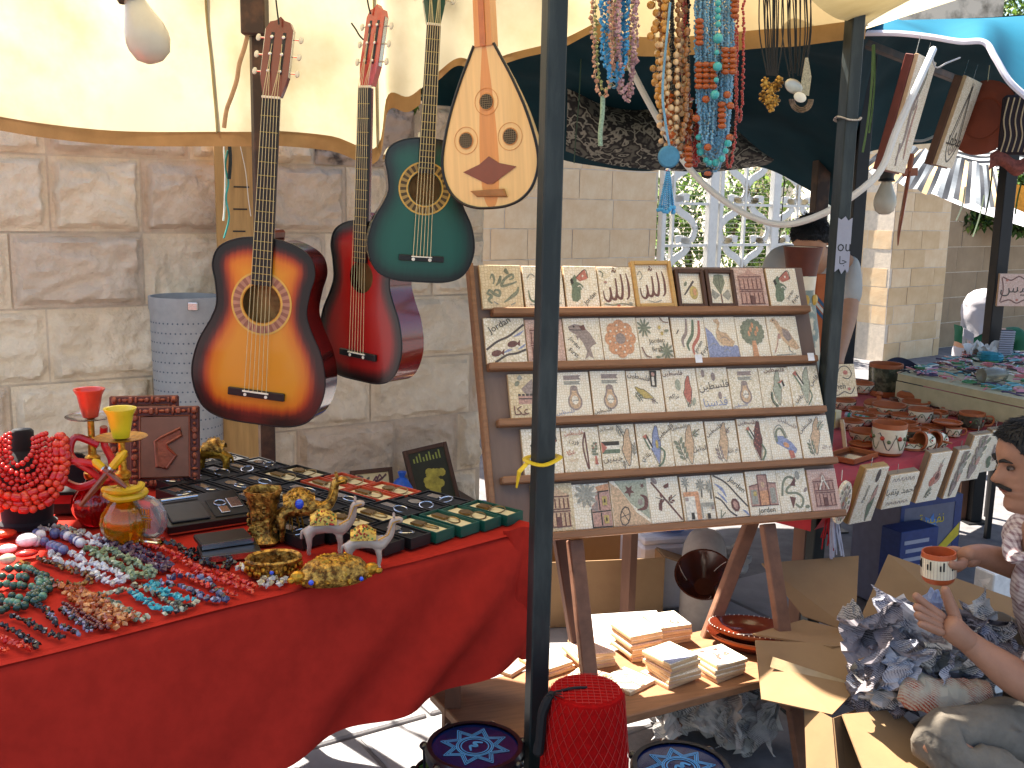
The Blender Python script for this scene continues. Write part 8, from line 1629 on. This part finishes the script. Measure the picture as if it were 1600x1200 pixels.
MB().tube(catmull([cl_+V((-.07, -.05, -.01)), cl_+V((-.085, .0, -.03)), cl_+V((-.06, .06, -.0)), cl_+V((.02, .07, .03)), cl_+V((.06, 0, .045)), cl_+V((.02, -.07, .03))], 5, True), .022, 8, closed=True, flat=.6).build('collar', m_check, man, True)
me = skin([hip, hpL, hpL.lerp(kL, .5), kL, kL.lerp(aL, .5), aL, hpR, hpR.lerp(kR, .5), kR, kR.lerp(aR, .5), aR], [(0, 1), (1, 2), (2, 3), (3, 4), (4, 5), (0, 6), (6, 7), (7, 8), (8, 9), (9, 10)], [.15, .1, .09, .076, .066, .06, .1, .095, .08, .07, .062], 3)
for v in me.vertices: v.co += V((.6, .6, 1))*(.012*noise.noise(v.co*9)+.026*(.3-abs(noise.noise(V((v.co.x*12, v.co.y*10, v.co.z*26)))))+.006*noise.noise(v.co*30))
me.materials.append(m_trous); obj('trousers', me, man)
for a, d in ((aL, V((.08, -.05, -.02))), (aR, V((-.12, 0, -.03)))):
    me = skin([a, a+d*.5+V((0, 0, -.03)), a+d*1.4+V((0, 0, -.04))], [(0, 1), (1, 2)], [.045, .045, .032], 1); me.materials.append(m_black); obj('shoe', me, man)
t = thing('low_stool', 'low wooden stool the man sits on', 'stool', T(hip.x+.02, hip.y, 0)); MB().box(-.16, .16, -.16, .16, .17, .205, c=.006).build('seat', m_wood, t)
for x in (-.13, .13):
    for y in (-.13, .13): MB().box(x-.018, x+.018, y-.018, y+.018, .002, .1695).build('leg', m_wood, t)
o = aty(1466, 908, 2.445); t = thing('painted_cup', 'white striped clay cup with orange rims held by the man', 'cup', T(*o) @ RY(-4))
rc, hc_ = .041, .078
MB().lathe([(rc*.78, 0), (rc*.92, .006), (rc, .02), (rc, hc_-.01), (rc*.98, hc_), (rc*.9, hc_), (rc*.9, .02), (0, .012)], 32).build('body', mat('cup orange', '#b8562c', .45, var=.1), t, True)
MB().lathe([(rc+.0008, .017), (rc+.001, hc_-.012)], 32, cap=False).build('white_band', m_slip, t, True)
b = MB()
for k in range(34):
    q = k*.1848; b.cur = 0; b.tube([V(((rc+.0012)*math.cos(q), (rc+.0012)*math.sin(q), z)) for z in (.018, hc_-.013)], .0005, 4)
    if k % 4 < 2: b.cur = 1; b.tube([V(((rc+.0014)*math.cos(q), (rc+.0014)*math.sin(q), z)) for z in (.04, .062 if k % 2 else .054)], .0022, 4)
b.build('painted_lines', [mat('cup line', '#b49a8a', .5), m_bk], t, kind='stuff')
o = aty(1458, 940, 2.33); b = MB(); crumple(b, o, .022, .02, .03, 12, amp=.6); tag(b.build('plastic_wrap', mat('bluish film', '#a8b4d0', .2, transl=.5), None), 'scrap of bluish plastic in the man\'s open hand', 'wrapper')
# ---------------------------------------------------------------- bending man behind the vase
m_shirtw = mat('white shirt', '#b8b2a8', .85, var=.05, scale=12, bump=.15, bscale=60)
bm = thing('person', 'dark-haired man in a white shirt bending forward behind the tall vase', 'person', (0, 0, 0))
Yb = 4.75; hb_ = aty(1262, 398, Yb)
HB = T(hb_.x+.01, hb_.y-.02, hb_.z-.03) @ RZ(-112) @ RY(38)
head(bm, HB, m_skin2, True)
c0 = aty(1275, 400, Yb+.16); sL_, sR_ = aty(1212, 402, Yb+.12), aty(1330, 412, Yb+.1); hp_ = V((c0.x+.02, c0.y+.42, c0.z-.5))
eL_, eR_ = aty(1200, 470, Yb-.05), aty(1327, 492, Yb-.02); wL_, wR_ = aty(1225, 545, Yb-.25), aty(1310, 560, Yb-.2)
f1, f2 = V((hp_.x-.1, hp_.y+.02, .06)), V((hp_.x+.1, hp_.y+.02, .06)); k1, k2 = V((hp_.x-.1, hp_.y-.03, .5)), V((hp_.x+.1, hp_.y-.03, .5))
def mk_body(t, V_, E_, R_, m, nm):
    me = skin(V_, E_, R_, 2); me.materials.append(m); obj(nm, me, t)
mk_body(bm, [hp_, c0, HB @ V((-.02, 0, .03)), sL_, eL_, wL_, sR_, eR_, wR_, k1, f1, k2, f2, wL_+V((.02, -.05, -.03)), wR_+V((-.02, -.05, -.03))], [(0, 1), (1, 2), (1, 3), (3, 4), (4, 5), (1, 6), (6, 7), (7, 8), (0, 9), (9, 10), (0, 11), (11, 12), (5, 13), (8, 14)], [.12, .09, .05, .05, .042, .028, .05, .042, .028, .055, .04, .055, .04, .03, .03], m_skin2, 'body')
mk_body(bm, [hp_, hp_.lerp(c0, .5), c0, sL_, sL_.lerp(eL_, .9), sR_, sR_.lerp(eR_, .85)], [(0, 1), (1, 2), (2, 3), (3, 4), (2, 5), (5, 6)], [.14, .14, .1, .066, .056, .066, .056], m_shirtw, 'shirt')
mk_body(bm, [hp_, k1, f1, k2, f2], [(0, 1), (1, 2), (0, 3), (3, 4)], [.14, .08, .06, .08, .06], m_trous2, 'trousers')
# ---------------------------------------------------------------- woman in a white scarf
wm = thing('person', 'woman in a white headscarf and green shirt seen from behind', 'person', (0, 0, 0))
Yw = 6.2; hw_ = aty(1536, 480, Yw); m_scarf = mat('white scarf', '#a8a4a8', .85, var=.05, scale=10, bump=.3, bscale=30); m_greens = mat('green jersey', '#0c5238', .8, var=.1, scale=14)
neck = hw_+V((0, 0, -.13)); ch = hw_+V((.02, 0, -.22)); hp2 = hw_+V((.03, 0, -.68)); s1, s2 = aty(1503, 520, Yw), aty(1588, 518, Yw); e1, e2 = aty(1497, 590, Yw), aty(1600, 585, Yw)
mk_body(wm, [hp2, ch, neck, hw_, s1, e1, s2, e2, e1+V((.1, -.15, -.1)), e2+V((-.1, -.15, -.1))], [(0, 1), (1, 2), (2, 3), (1, 4), (4, 5), (1, 6), (6, 7), (5, 8), (7, 9)], [.13, .1, .05, .085, .05, .042, .05, .042, .03, .03], m_skin2, 'body')
mk_body(wm, [hp2, ch, neck+V((0, 0, -.04)), s1, s1.lerp(e1, .35), s2, s2.lerp(e2, .5)], [(0, 1), (1, 2), (1, 3), (3, 4), (1, 5), (5, 6)], [.15, .13, .08, .065, .06, .065, .06], m_greens, 'shirt')
mk_body(wm, [s1.lerp(e1, .2), e1, e1+V((.08, -.13, -.09))], [(0, 1), (1, 2)], [.052, .05, .04], m_scarf, 'sleeve')
b = MB()
def scarf(u, v):
    a = u*6.2832; z = lerp(.115, -.14-.07*max(0, math.cos(a-3.9))**4, v**1.1); r = interp([(-.26, .11), (-.2, .1), (-.12, .1), (-.05, .108), (.02, .11), (.07, .092), (.1, .055), (.115, .004)], z); r *= 1+.1*noise.noise(V((math.cos(a)*2, math.sin(a)*2, z*9)))+.05*math.sin(a*7+z*20)*(v > .45)
    return hw_+V((math.cos(a)*r*.98-.015*v, math.sin(a)*r*1.05, z+(.03*math.cos(a*1.0+2.2)*v)))
b.grid(scarf, 48, 26).build('scarf', m_scarf, wm, True)
b = MB()
for k in range(12): o = aty(1506+k*1.4, 512+k*.8, Yw-.1); b.tube([o, o+V((-.004, -.01, -.05)), o+V((rng.uniform(-.01, .01), 0, -.09-.02*rng.random()))], .0028, 4)
b.build('fringe', m_scarf, wm, kind='stuff')
MB().box(-.16, .16, -.16, .16, .4, .44, T(hp2.x, hp2.y, 0), c=.01).build('seat_cushion', m_black, bpy.data.objects['chair.001'], M=bpy.data.objects['chair.001'].matrix_world.inverted())
# ================================================================ HANGING GOODS
def hang_strand(b, x0, x1, ytop, ybot, y, r, step, seed, chip=True, sz=1.0, sph=False):
    r_ = random.Random(seed); P = []
    for q in range(25):
        s = q/24; a = math.pi*s; px = lerp(x0, x1, .5-.5*math.cos(a)*1.0); py = ytop+(ybot-ytop)*math.sin(a)**.55
        P.append(aty(px, py, y+.015*math.sin(seed*3+s*4)))
    for p in walk(P, step):
        q = p+V((r_.gauss(0, r*.35), r_.gauss(0, r*.35), r_.gauss(0, r*.2)))
        if sph: b.sph(q, r*r_.uniform(.8, 1.15), 6, 5)
        else: b.chip(q, r*1.15)
    return P
def bundle(label, strands, parts_mats, extra=None, name='necklace_bundle'):
    t = thing(name, label, 'necklace', (0, 0, 0), 'necklaces hanging from the front beam')
    for nm, m, lst in strands:
        b = MB(); th = MB()
        for a in lst:
            P = hang_strand(b, *a[:-1], sph=a[-1]) if not isinstance(a[0], str) else None
            if P: th.tube(P[::3], .0006, 4)
        b.build(nm, m, t, lst[0][-1], kind='stuff'); th.build('thread', m_nylon, t, kind='stuff')
    return t
g_sky = gem('sky blue chips', '#2f8fc8', .35); g_pink = gem('pink quartz', '#c9a0a8', tr=.2); g_lime = gem('lime chips', '#a8b070', tr=.2); g_peach = gem('peach chips', '#d09a80', tr=.2)
Y0 = 2.45
bundle('necklaces of blue, pink and lime stone chips left of the front beam', [
    ('blue_chips', g_sky, [(950, 972, -20, 120, Y0, .006, .0085, 1, 0), (946, 976, -25, 135, Y0+.01, .006, .0085, 2, 0), (940, 982, -30, 128, Y0-.01, .006, .009, 3, 0)]),
    ('pink_chips', g_pink, [(962, 990, -30, 150, Y0, .0055, .0085, 4, 0), (955, 996, -30, 140, Y0+.012, .0055, .009, 5, 0), (968, 992, -30, 158, Y0-.01, .006, .009, 6, 0)]),
    ('lime_chips', g_lime, [(930, 962, -25, 142, Y0+.015, .0055, .01, 7, 0), (964, 990, -25, 110, Y0+.015, .005, .01, 8, 0)]),
    ('peach_chips', g_peach, [(926, 958, -20, 150, Y0, .0055, .011, 9, 0), (952, 984, -30, 118, Y0-.012, .005, .0095, 10, 0)])], None)
tag(MB().tube(catmull([aty(942, 150, Y0), aty(941, 180, Y0), aty(938, 205, Y0), aty(938, 228, Y0)], 4), .0055, 8).build('beaded_cord', mat('pale green beads', '#8fa890', .4, var=.3, scale=200), None, True), 'pale green beaded cord dangling below the chip necklaces', 'cord')
g_shell = gem('shell brown', '#9c6a3c', .25); g_shell2 = gem('shell cream', '#d9b88a', .3); g_amber = gem('amber', '#a8501a', .15, tr=.2); g_gold_ = gem('honey bead', '#c08a3a', .2)
g_lb = gem('blue seed beads', '#6a9cb8', .4); g_trq = gem('turquoise ball', '#3fa8a8', .3); g_rseed = gem('red seed beads', '#a8281c', .4); g_bkseed = gem('black seed beads', '#151214', .4)
bundle('brown shell and amber chip necklaces in the middle', [
    ('shell_chips', g_shell, [(1032, 1062, -40, 205, Y0, .0075, .011, 11, 1), (1040, 1070, -40, 225, Y0+.01, .0075, .011, 12, 1), (1036, 1074, 40, 235, Y0-.012, .007, .011, 13, 1)]),
    ('cream_shells', g_shell2, [(1036, 1066, 60, 215, Y0-.015, .0068, .016, 14, 1), (1028, 1058, 70, 230, Y0-.012, .0068, .018, 15, 1), (1044, 1072, 90, 222, Y0-.018, .0068, .016, 16, 1)]),
    ('honey_beads', g_gold_, [(1024, 1040, -40, 165, Y0-.01, .009, .017, 17, 1)]),
    ('amber_chips', g_amber, [(1046, 1078, 150, 245, Y0-.02, .008, .012, 18, 0)])], None)
bundle('black and dark red seed bead strands behind the shell necklaces', [
    ('black_strands', g_bkseed, [(1048+k, 1072+k, -50, 190+k*4, Y0+.03, .0035, .006, 30+k, 1) for k in range(5)]),
    ('red_strands', g_rseed, [(1066+k*2, 1092+k*2, -50, 240+k*5, Y0+.025, .0035, .006, 40+k, 1) for k in range(5)])], None)
bd = bundle('light blue seed bead necklaces with amber spacer bars', [
    ('blue_strands', g_lb, [(1086+k*3.4, 1146-k*2.5, -50+3*k, 268-k*6, Y0-.02+.006*(k % 3), .0034, .0056, 50+k, 1) for k in range(9)]+[(1090+k*4, 1112+k*3, -50, 225+k*6, Y0-.03, .0034, .0056, 70+k, 1) for k in range(4)]),
    ('turquoise_balls', g_trq, [(1094, 1136, 215, 255, Y0-.045, .008, .017, 61, 1)]),
    ('red_strand', g_rseed, [(1128, 1152, -40, 262, Y0+.02, .0036, .006, 62, 1), (1148, 1162, -20, 190, Y0+.01, .0036, .006, 63, 1)])], None)
ab = MB().sph((0, 0, 0), (.0105, .007, .0068), 10, 6).mesh('spacer_bead', g_amber, True)
for cx, cy, nx_, ny_ in ((1103, 118, 3, 5), (1139, 95, 2, 5), (1093, 50, 1, 5), (1128, 180, 1, 5), (1148, 12, 1, 4), (1076, 245, 1, 4)):
    for i in range(nx_):
        for j in range(ny_): obj('spacer_bead', ab, bd, None, T(*aty(cx+(i-(nx_-1)/2)*11, cy+(j-(ny_-1)/2)*8.5, Y0-.055+.004*(j % 2))))
for cx, cy in ((1088, 185), (1103, 155), (1136, 148), (1141, 165), (1106, 230), (1140, 215)): obj('spacer_bead', ab, bd, None, T(*aty(cx, cy, Y0-.058)) @ SC(.9, .9, 1.25))
t = thing('turquoise_necklace', 'necklace of round turquoise balls hanging in the blue bundle', 'necklace', (0, 0, 0), 'necklaces hanging from the front beam')
tbm = MB().sph((0, 0, 0), 1, 12, 8).mesh('ball', g_trq, True)
for px, py, r in ((1122, 5, .007), (1122, 16, .007), (1122, 27, .007), (1122, 38, .007), (1122, 60, .0115), (1120, 82, .006), (1121, 104, .0105), (1119, 125, .006), (1117, 148, .0105)): obj('ball', tbm, t, None, T(*aty(px, py, Y0-.07)) @ SC(r))
t = thing('blue_pendant', 'round blue disc pendant with a long beaded tassel', 'pendant', T(*aty(1045, 245, Y0-.05)))
MB().lathe([(0, -.006), (.022, -.005), (.0255, 0), (.022, .005), (0, .006)], 28, RX(90)).build('disc', mat('blue felt disc', '#4a86a4', .7, var=.1, scale=80, bump=.3), t, True)
MB().tube(catmull([(0, 0, .025), (-.012, 0, .08), (-.02, .01, .16), (-.01, .02, .34)], 6), .003, 6).build('cord', g_lb, t, True)
b = MB()
for k in range(16):
    q = k*.3927; e_ = V((.019*math.cos(q)*rng.uniform(.6, 1.1), .012*math.sin(q), -.118+rng.uniform(-.008, .006)))
    for s in range(22): b.sph(V((.003*math.cos(q), .002*math.sin(q), -.032)).lerp(e_, s/21), .0021, 5, 4)
    b.sph(e_, .0052, 6, 5)
b.build('bead_tassel', gem('tassel blue', '#4aa0cc', .35), t, True, kind='stuff'); MB().lathe([(.006, -.032), (.007, -.029), (.006, -.026)], 10).build('silver_cap', m_silver, t, True)
t = thing('feather_pendant', 'dark wooden pendant with an orange spot at the end of the bundle', 'pendant', T(*aty(1105, 270, Y0-.04))); MB().sph((0, 0, 0), (.015, .008, .014), 10, 7).build('bead', g_dk2, t, True); MB().sph((0, -.008, -.002), (.009, .003, .006), 8, 5).build('orange_spot', g_carn, t, True)
# black cords with metal pendants
t = thing('pendant_cords', 'bunch of black cords with gold filigree pendants', 'pendants', (0, 0, 0), 'necklaces hanging from the front beam')
for k in range(13):
    x = 1190+k*2.6; MB().tube(catmull([aty(x+rng.uniform(-3, 3), -30, 2.62), aty(x+rng.uniform(-4, 4), 50, 2.62), aty(lerp(x, 1208, .5), 118, 2.61)], 5), .0017, 5).build('cord', m_wire, t, True)
for k in range(9):
    x, z_ = 1190+rng.uniform(0, 28), 128+rng.uniform(0, 38); q = MB(); o = aty(x, z_, 2.6+rng.uniform(-.015, .01))
    for j in range(7): q.sph(o+V((.008*math.cos(j*.9), 0, .012*math.sin(j*.9))), rng.uniform(.003, .0055), 6, 4)
    q.sph(o, (.007, .004, .01), 8, 5); q.build('filigree_pendant', m_gold2, t, True)
t = thing('pendant_cords', 'bunch of black cords with a silver disc and bead pendants', 'pendants', (0, 0, 0), 'necklaces hanging from the front beam')
for k in range(14):
    x = 1226+k*3.2; MB().tube(catmull([aty(x+rng.uniform(-3, 3), -30, 2.66), aty(x+rng.uniform(-4, 4), 50, 2.66), aty(lerp(x, 1245, .4), 112+rng.uniform(-20, 10), 2.65)], 5), .0017, 5).build('cord', m_wire, t, True)
MB().sph((0, 0, 0), (.024, .003, .017), 16, 8, T(*aty(1240, 135, 2.6)) @ RY(28)).build('silver_disc', mat('brushed silver', '#b8b0a0', .35, metal=.7), t, True)
MB().sph((0, 0, 0), (.016, .003, .012), 16, 8, T(*aty(1250, 152, 2.58)) @ RY(20)).build('white_disc', m_bone, t, True)
MB().prism([(-.012, -.04), (.012, -.045), (.015, .0), (.004, .045), (-.003, .045)], -.002, .002, T(*aty(1258, 120, 2.61)) @ RX(90)).build('beaded_tongue', mat('sequins', '#a89878', .35, metal=.4, var=.4, scale=260), t)
for k in range(3): MB().tube([aty(1252+(12+3*k)*math.cos(q*.35), 155+(14+3*k)*math.sin(q*.35), 2.6) for q in range(10)], .0026, 6).build('ring_strand', mat('striped beads', '#6b5a48', .3, metal=.4, var=.5, scale=200), t, True)
# bulbs
def bulb(label, M, s, dark):
    t = thing('light_bulb', label, 'bulb', M)
    MB().lathe([(.0, -.062), (.012, -.0605), (.024, -.052), (.03, -.036), (.0305, -.026), (.028, -.012), (.02, .008), (.0145, .024), (.0135, .034)], 28, SC(s)).build('glass', mat('frosted bulb', '#d8d0bc', .25, var=.03, transl=.3, coat=.4), t, True)
    MB().lathe([(.0215, .028), (.0225, .032), (.0185, .036), (.018, .06), (.02, .064), (.014, .075), (.006, .078)], 20, SC(s)).build('socket', mat(dark[0], dark[1], .4), t, True)
    MB().tube([(0, 0, .077*s), (-.004, 0, .12*s), (-.01, .004, .2*s)], .004*s, 6).build('cable', m_wire, t, True)
bulb('large unlit bulb in a black socket under the cream canopy', T(*aty(220, 30, 1.9)) @ RY(-18), 1.25, ('black bakelite', '#2a2018'))
bulb('unlit frosted bulb hanging before the stone gate pillar', T(*aty(1384, 300, 4.3)), 1.5, ('bulb socket dark', '#1c1a1a'))
# white conduit sagging across the stalls
cp = [(975, 85, 3.9), (1000, 135, 3.9), (1030, 190, 3.85), (1060, 240, 3.8), (1100, 288, 3.75), (1150, 326, 3.7), (1195, 346, 3.65), (1235, 350, 3.6), (1290, 332, 3.55), (1345, 297, 3.5), (1378, 262, 3.5), (1400, 205, 3.5), (1428, 145, 3.5), (1455, 85, 3.55), (1458, 78, 3.6)]
tag(MB().tube(catmull([aty(*c) for c in cp], 6), .012, 8).build('cable_conduit', mat('white plastic pipe', '#d9d7d0', .4, var=.03), None, True), 'white plastic conduit sagging in a long curve across the stalls', 'cable')
tag(MB().tube(catmull([aty(1455, 80, 3.6), aty(1462, 105, 3.6), aty(1480, 98, 3.6), aty(1500, 90, 3.65)], 5), .003, 5).build('thin_cable', mat('grey wire end', '#b8b4b0', .5), None, True), 'thin grey wire end at the top of the conduit', 'wire')
tag(MB().tube(catmull([aty(1415, 218, 4.2), aty(1440, 220, 4.2), aty(1462, 212, 4.2)], 5), .006, 6).build('thin_cable', MATS['white plastic pipe'], None, True), 'short white cable between the two hanging panels', 'cable')
# framed panels, plate, sword and bag under the blue canopy
def slanted(label, tl, tr, br, bl_, fm, key):
    a, b_, c, d = (aty(*q) for q in (tl, tr, br, bl_)); ex = ((b_-a)+(c-d)).normalized(); ey = ((a-d)+(b_-c)); h_ = ey.length/2; ey = (ey-ex*ey.dot(ex)).normalized(); w_ = ((b_-a).length+(c-d).length)/2
    M = frame(d, ex, ey, ex.cross(ey)); t = mtile(label, M, w_, h_, key, m_mos, .016, None, None, 'wall_mosaic', 'mosaic'); MB().box(-.006, w_*.98, -.006, h_*.99, -.03, -.0008, c=.002).build('frame', fm, t)
    for u in (.2, .8): MB().tube([(w_*u, h_-.005, -.01), (w_*u, h_+.06, -.012)], .0015, 5).build('hanger', m_chrome, t)
slanted('long hanging mosaic panel with a gazelle and leaves', (1412, 78, 3.6), (1444, 95, 3.75), (1403, 268, 3.85), (1378, 264, 3.7), mat('red brown frame', '#6b2f22', .5), 'gazelle')
slanted('narrow hanging mosaic panel with drop-shaped calligraphy', (1494, 116, 3.9), (1518, 128, 4.05), (1482, 262, 4.15), (1457, 256, 4.0), mat('brown panel frame', '#5c3a26', .5), 'drop_script')
o = aty(1536, 185, 4.1); t = thing('hanging_plate', 'round brown clay plate hanging on a string', 'plate', T(*o) @ RZ(-42) @ RX(80))
MB().lathe([(0, -.01), (.07, -.008), (.075, -.002), (.125, .006), (.13, .012), (.124, .013), (.074, .006), (.068, .0), (0, -.002)], 36, SC(1, 1.12, 1)).build('plate', mat('terracotta', '#8a3d22', .55, var=.1, scale=10), t, True); MB().tube([(0, .14, .012), (0, .2, .02)], .0015, 5).build('string', m_nylon, t)
o = aty(1590, 200, 4.0); t = thing('embroidered_bag', 'dark embroidered bag with pale zigzags at the right edge', 'bag', T(*o) @ RZ(-15)); MB().box(-.06, .1, -.02, .03, -.1, .12, c=.01).build('body', mat('dark embroidery', '#2c2226', .85), t)
b = MB()
for k in range(9): b.tube(catmull([(-.055+k*.02, -.022, -.09), (-.045+k*.02, -.0225, -.03), (-.055+k*.02, -.022, .03), (-.045+k*.02, -.022, .11)], 4), .0026, 4)
b.build('embroidery', mat('pale thread', '#c0a884', .8), t, kind='stuff')
MB().grid(lambda u, v: (lerp(-.09, .1, u), -.01-.02*math.sin(v*3), -.1-.06*v+.02*math.sin(u*9)), 14, 5).build('skirt', mat('red brown weave', '#7a4034', .8, var=.4, scale=70), t, True)
t = thing('toy_sword', 'brown wooden toy sword hanging point down', 'sword', (0, 0, 0))
P = [aty(x, y, 4.0) for x, y in ((1424, 240), (1421, 268), (1412, 320), (1405, 360), (1403, 384))]
MB().tube(catmull(P[1:], 5), [.016, .017, .017, .017, .017, .017, .017, .017, .016, .015, .014, .012, .01, .008, .006, .003], 6, flat=.35).build('blade', mat('sword wood', '#8a4420', .45, coat=.3), t, True); MB().bar(aty(1410, 270, 4.0), aty(1434, 268, 4.0), .012, .03, c=.003).build('guard', MATS['sword wood'], t); MB().tube([P[0], P[1]], [.013, .01], 8).build('grip', MATS['sword wood'], t, True)
# green ties and ribbons
for i, (lab, pts, y, r, c) in enumerate((('green ribbon hanging from the beam beside the far panel', [(1364, 70), (1362, 130), (1356, 190), (1348, 238)], 3.7, .012, '#6f8f5a'), ('second green ribbon end beside the first', [(1366, 70), (1366, 140), (1358, 208)], 3.72, .01, '#7a985f'), ('pale green strap next to the hanging plate', [(1568, 150), (1567, 190), (1564, 214)], 4.1, .014, '#6f9a78'), ('dark green tie hanging at the right of the awning', [(1552, 238), (1548, 290), (1540, 335)], 5.5, .01, '#4a6040'), ('green tie hanging in front of the far shrub', [(1596, 285), (1590, 310), (1586, 335)], 5.5, .01, '#5a7a3c'), ('black tie hanging under the white awning', [(1508, 292), (1504, 320), (1494, 345)], 6.2, .012, '#2c3428'), ('pair of dark ties under the awning edge', [(1538, 305), (1530, 340), (1520, 370)], 6.2, .01, '#3f4c38'), ('dark cord hanging in front of the gate', [(1226, 280), (1222, 330), (1217, 380)], 4.6, .008, '#23261f'), ('dark green strap hanging beside the steel post', [(908, 85), (905, 150), (900, 210), (897, 255)], 4.4, .012, '#2f4a30'))):
    tag(MB().tube(catmull([aty(a, b_, y) for a, b_ in pts], 5), r, 6, flat=.2).build('ribbon', mat('tie %d' % i, c, .8, var=.15), None, True), lab, 'ribbon')
# torn sticker on the second post
zs = [aty(1310, 425, 3.03).z, aty(1310, 340, 3.03).z]
t = thing('torn_sticker', 'torn white sticker with black letters on the steel post', 'sticker', T(P2[0], P2[1], 0) @ RZ(18))
hs = zs[1]-zs[0]; edge = [(-.024, 0), (-.01, .01), (.0, -.006), (.012, .008), (.02, -.004), (.024, .006), (.024, hs), (.01, hs-.008), (0, hs+.004), (-.014, hs-.006), (-.024, hs)]
MB().prism(edge, 0, .0006, T(0, -.0258, zs[0]) @ RX(90)).build('paper', m_paperw, t); MB().prism(edge, 0, .0006, T(.0258, 0, zs[0]) @ RZ(90) @ RX(90)).build('paper', m_paperw, t)
MB().text('ou', T(.002, -.0268, zs[0]+hs*.45) @ RX(90) @ SC(.022)).build('lettering', m_bk, t, kind='stuff'); MB().text('r', T(.0268, -.012, zs[0]+hs*.45) @ RZ(90) @ RX(90) @ SC(.022)).build('lettering', m_bk, t, kind='stuff'); MB().text(arabic('جا'), T(.002, -.0268, zs[0]+hs*.2) @ RX(90) @ SC(.03)).build('lettering', m_bk, t, kind='stuff')
tag(MB().tube(catmull([(P2[0]+.036*math.cos(q*.9), P2[1]+.036*math.sin(q*.9), 1.86+.006*math.sin(q*2)) for q in range(9)], 4), .0045, 6, flat=.6).build('wound_cord', m_news, None, True), 'whitish cord wound round the second steel post', 'cord')
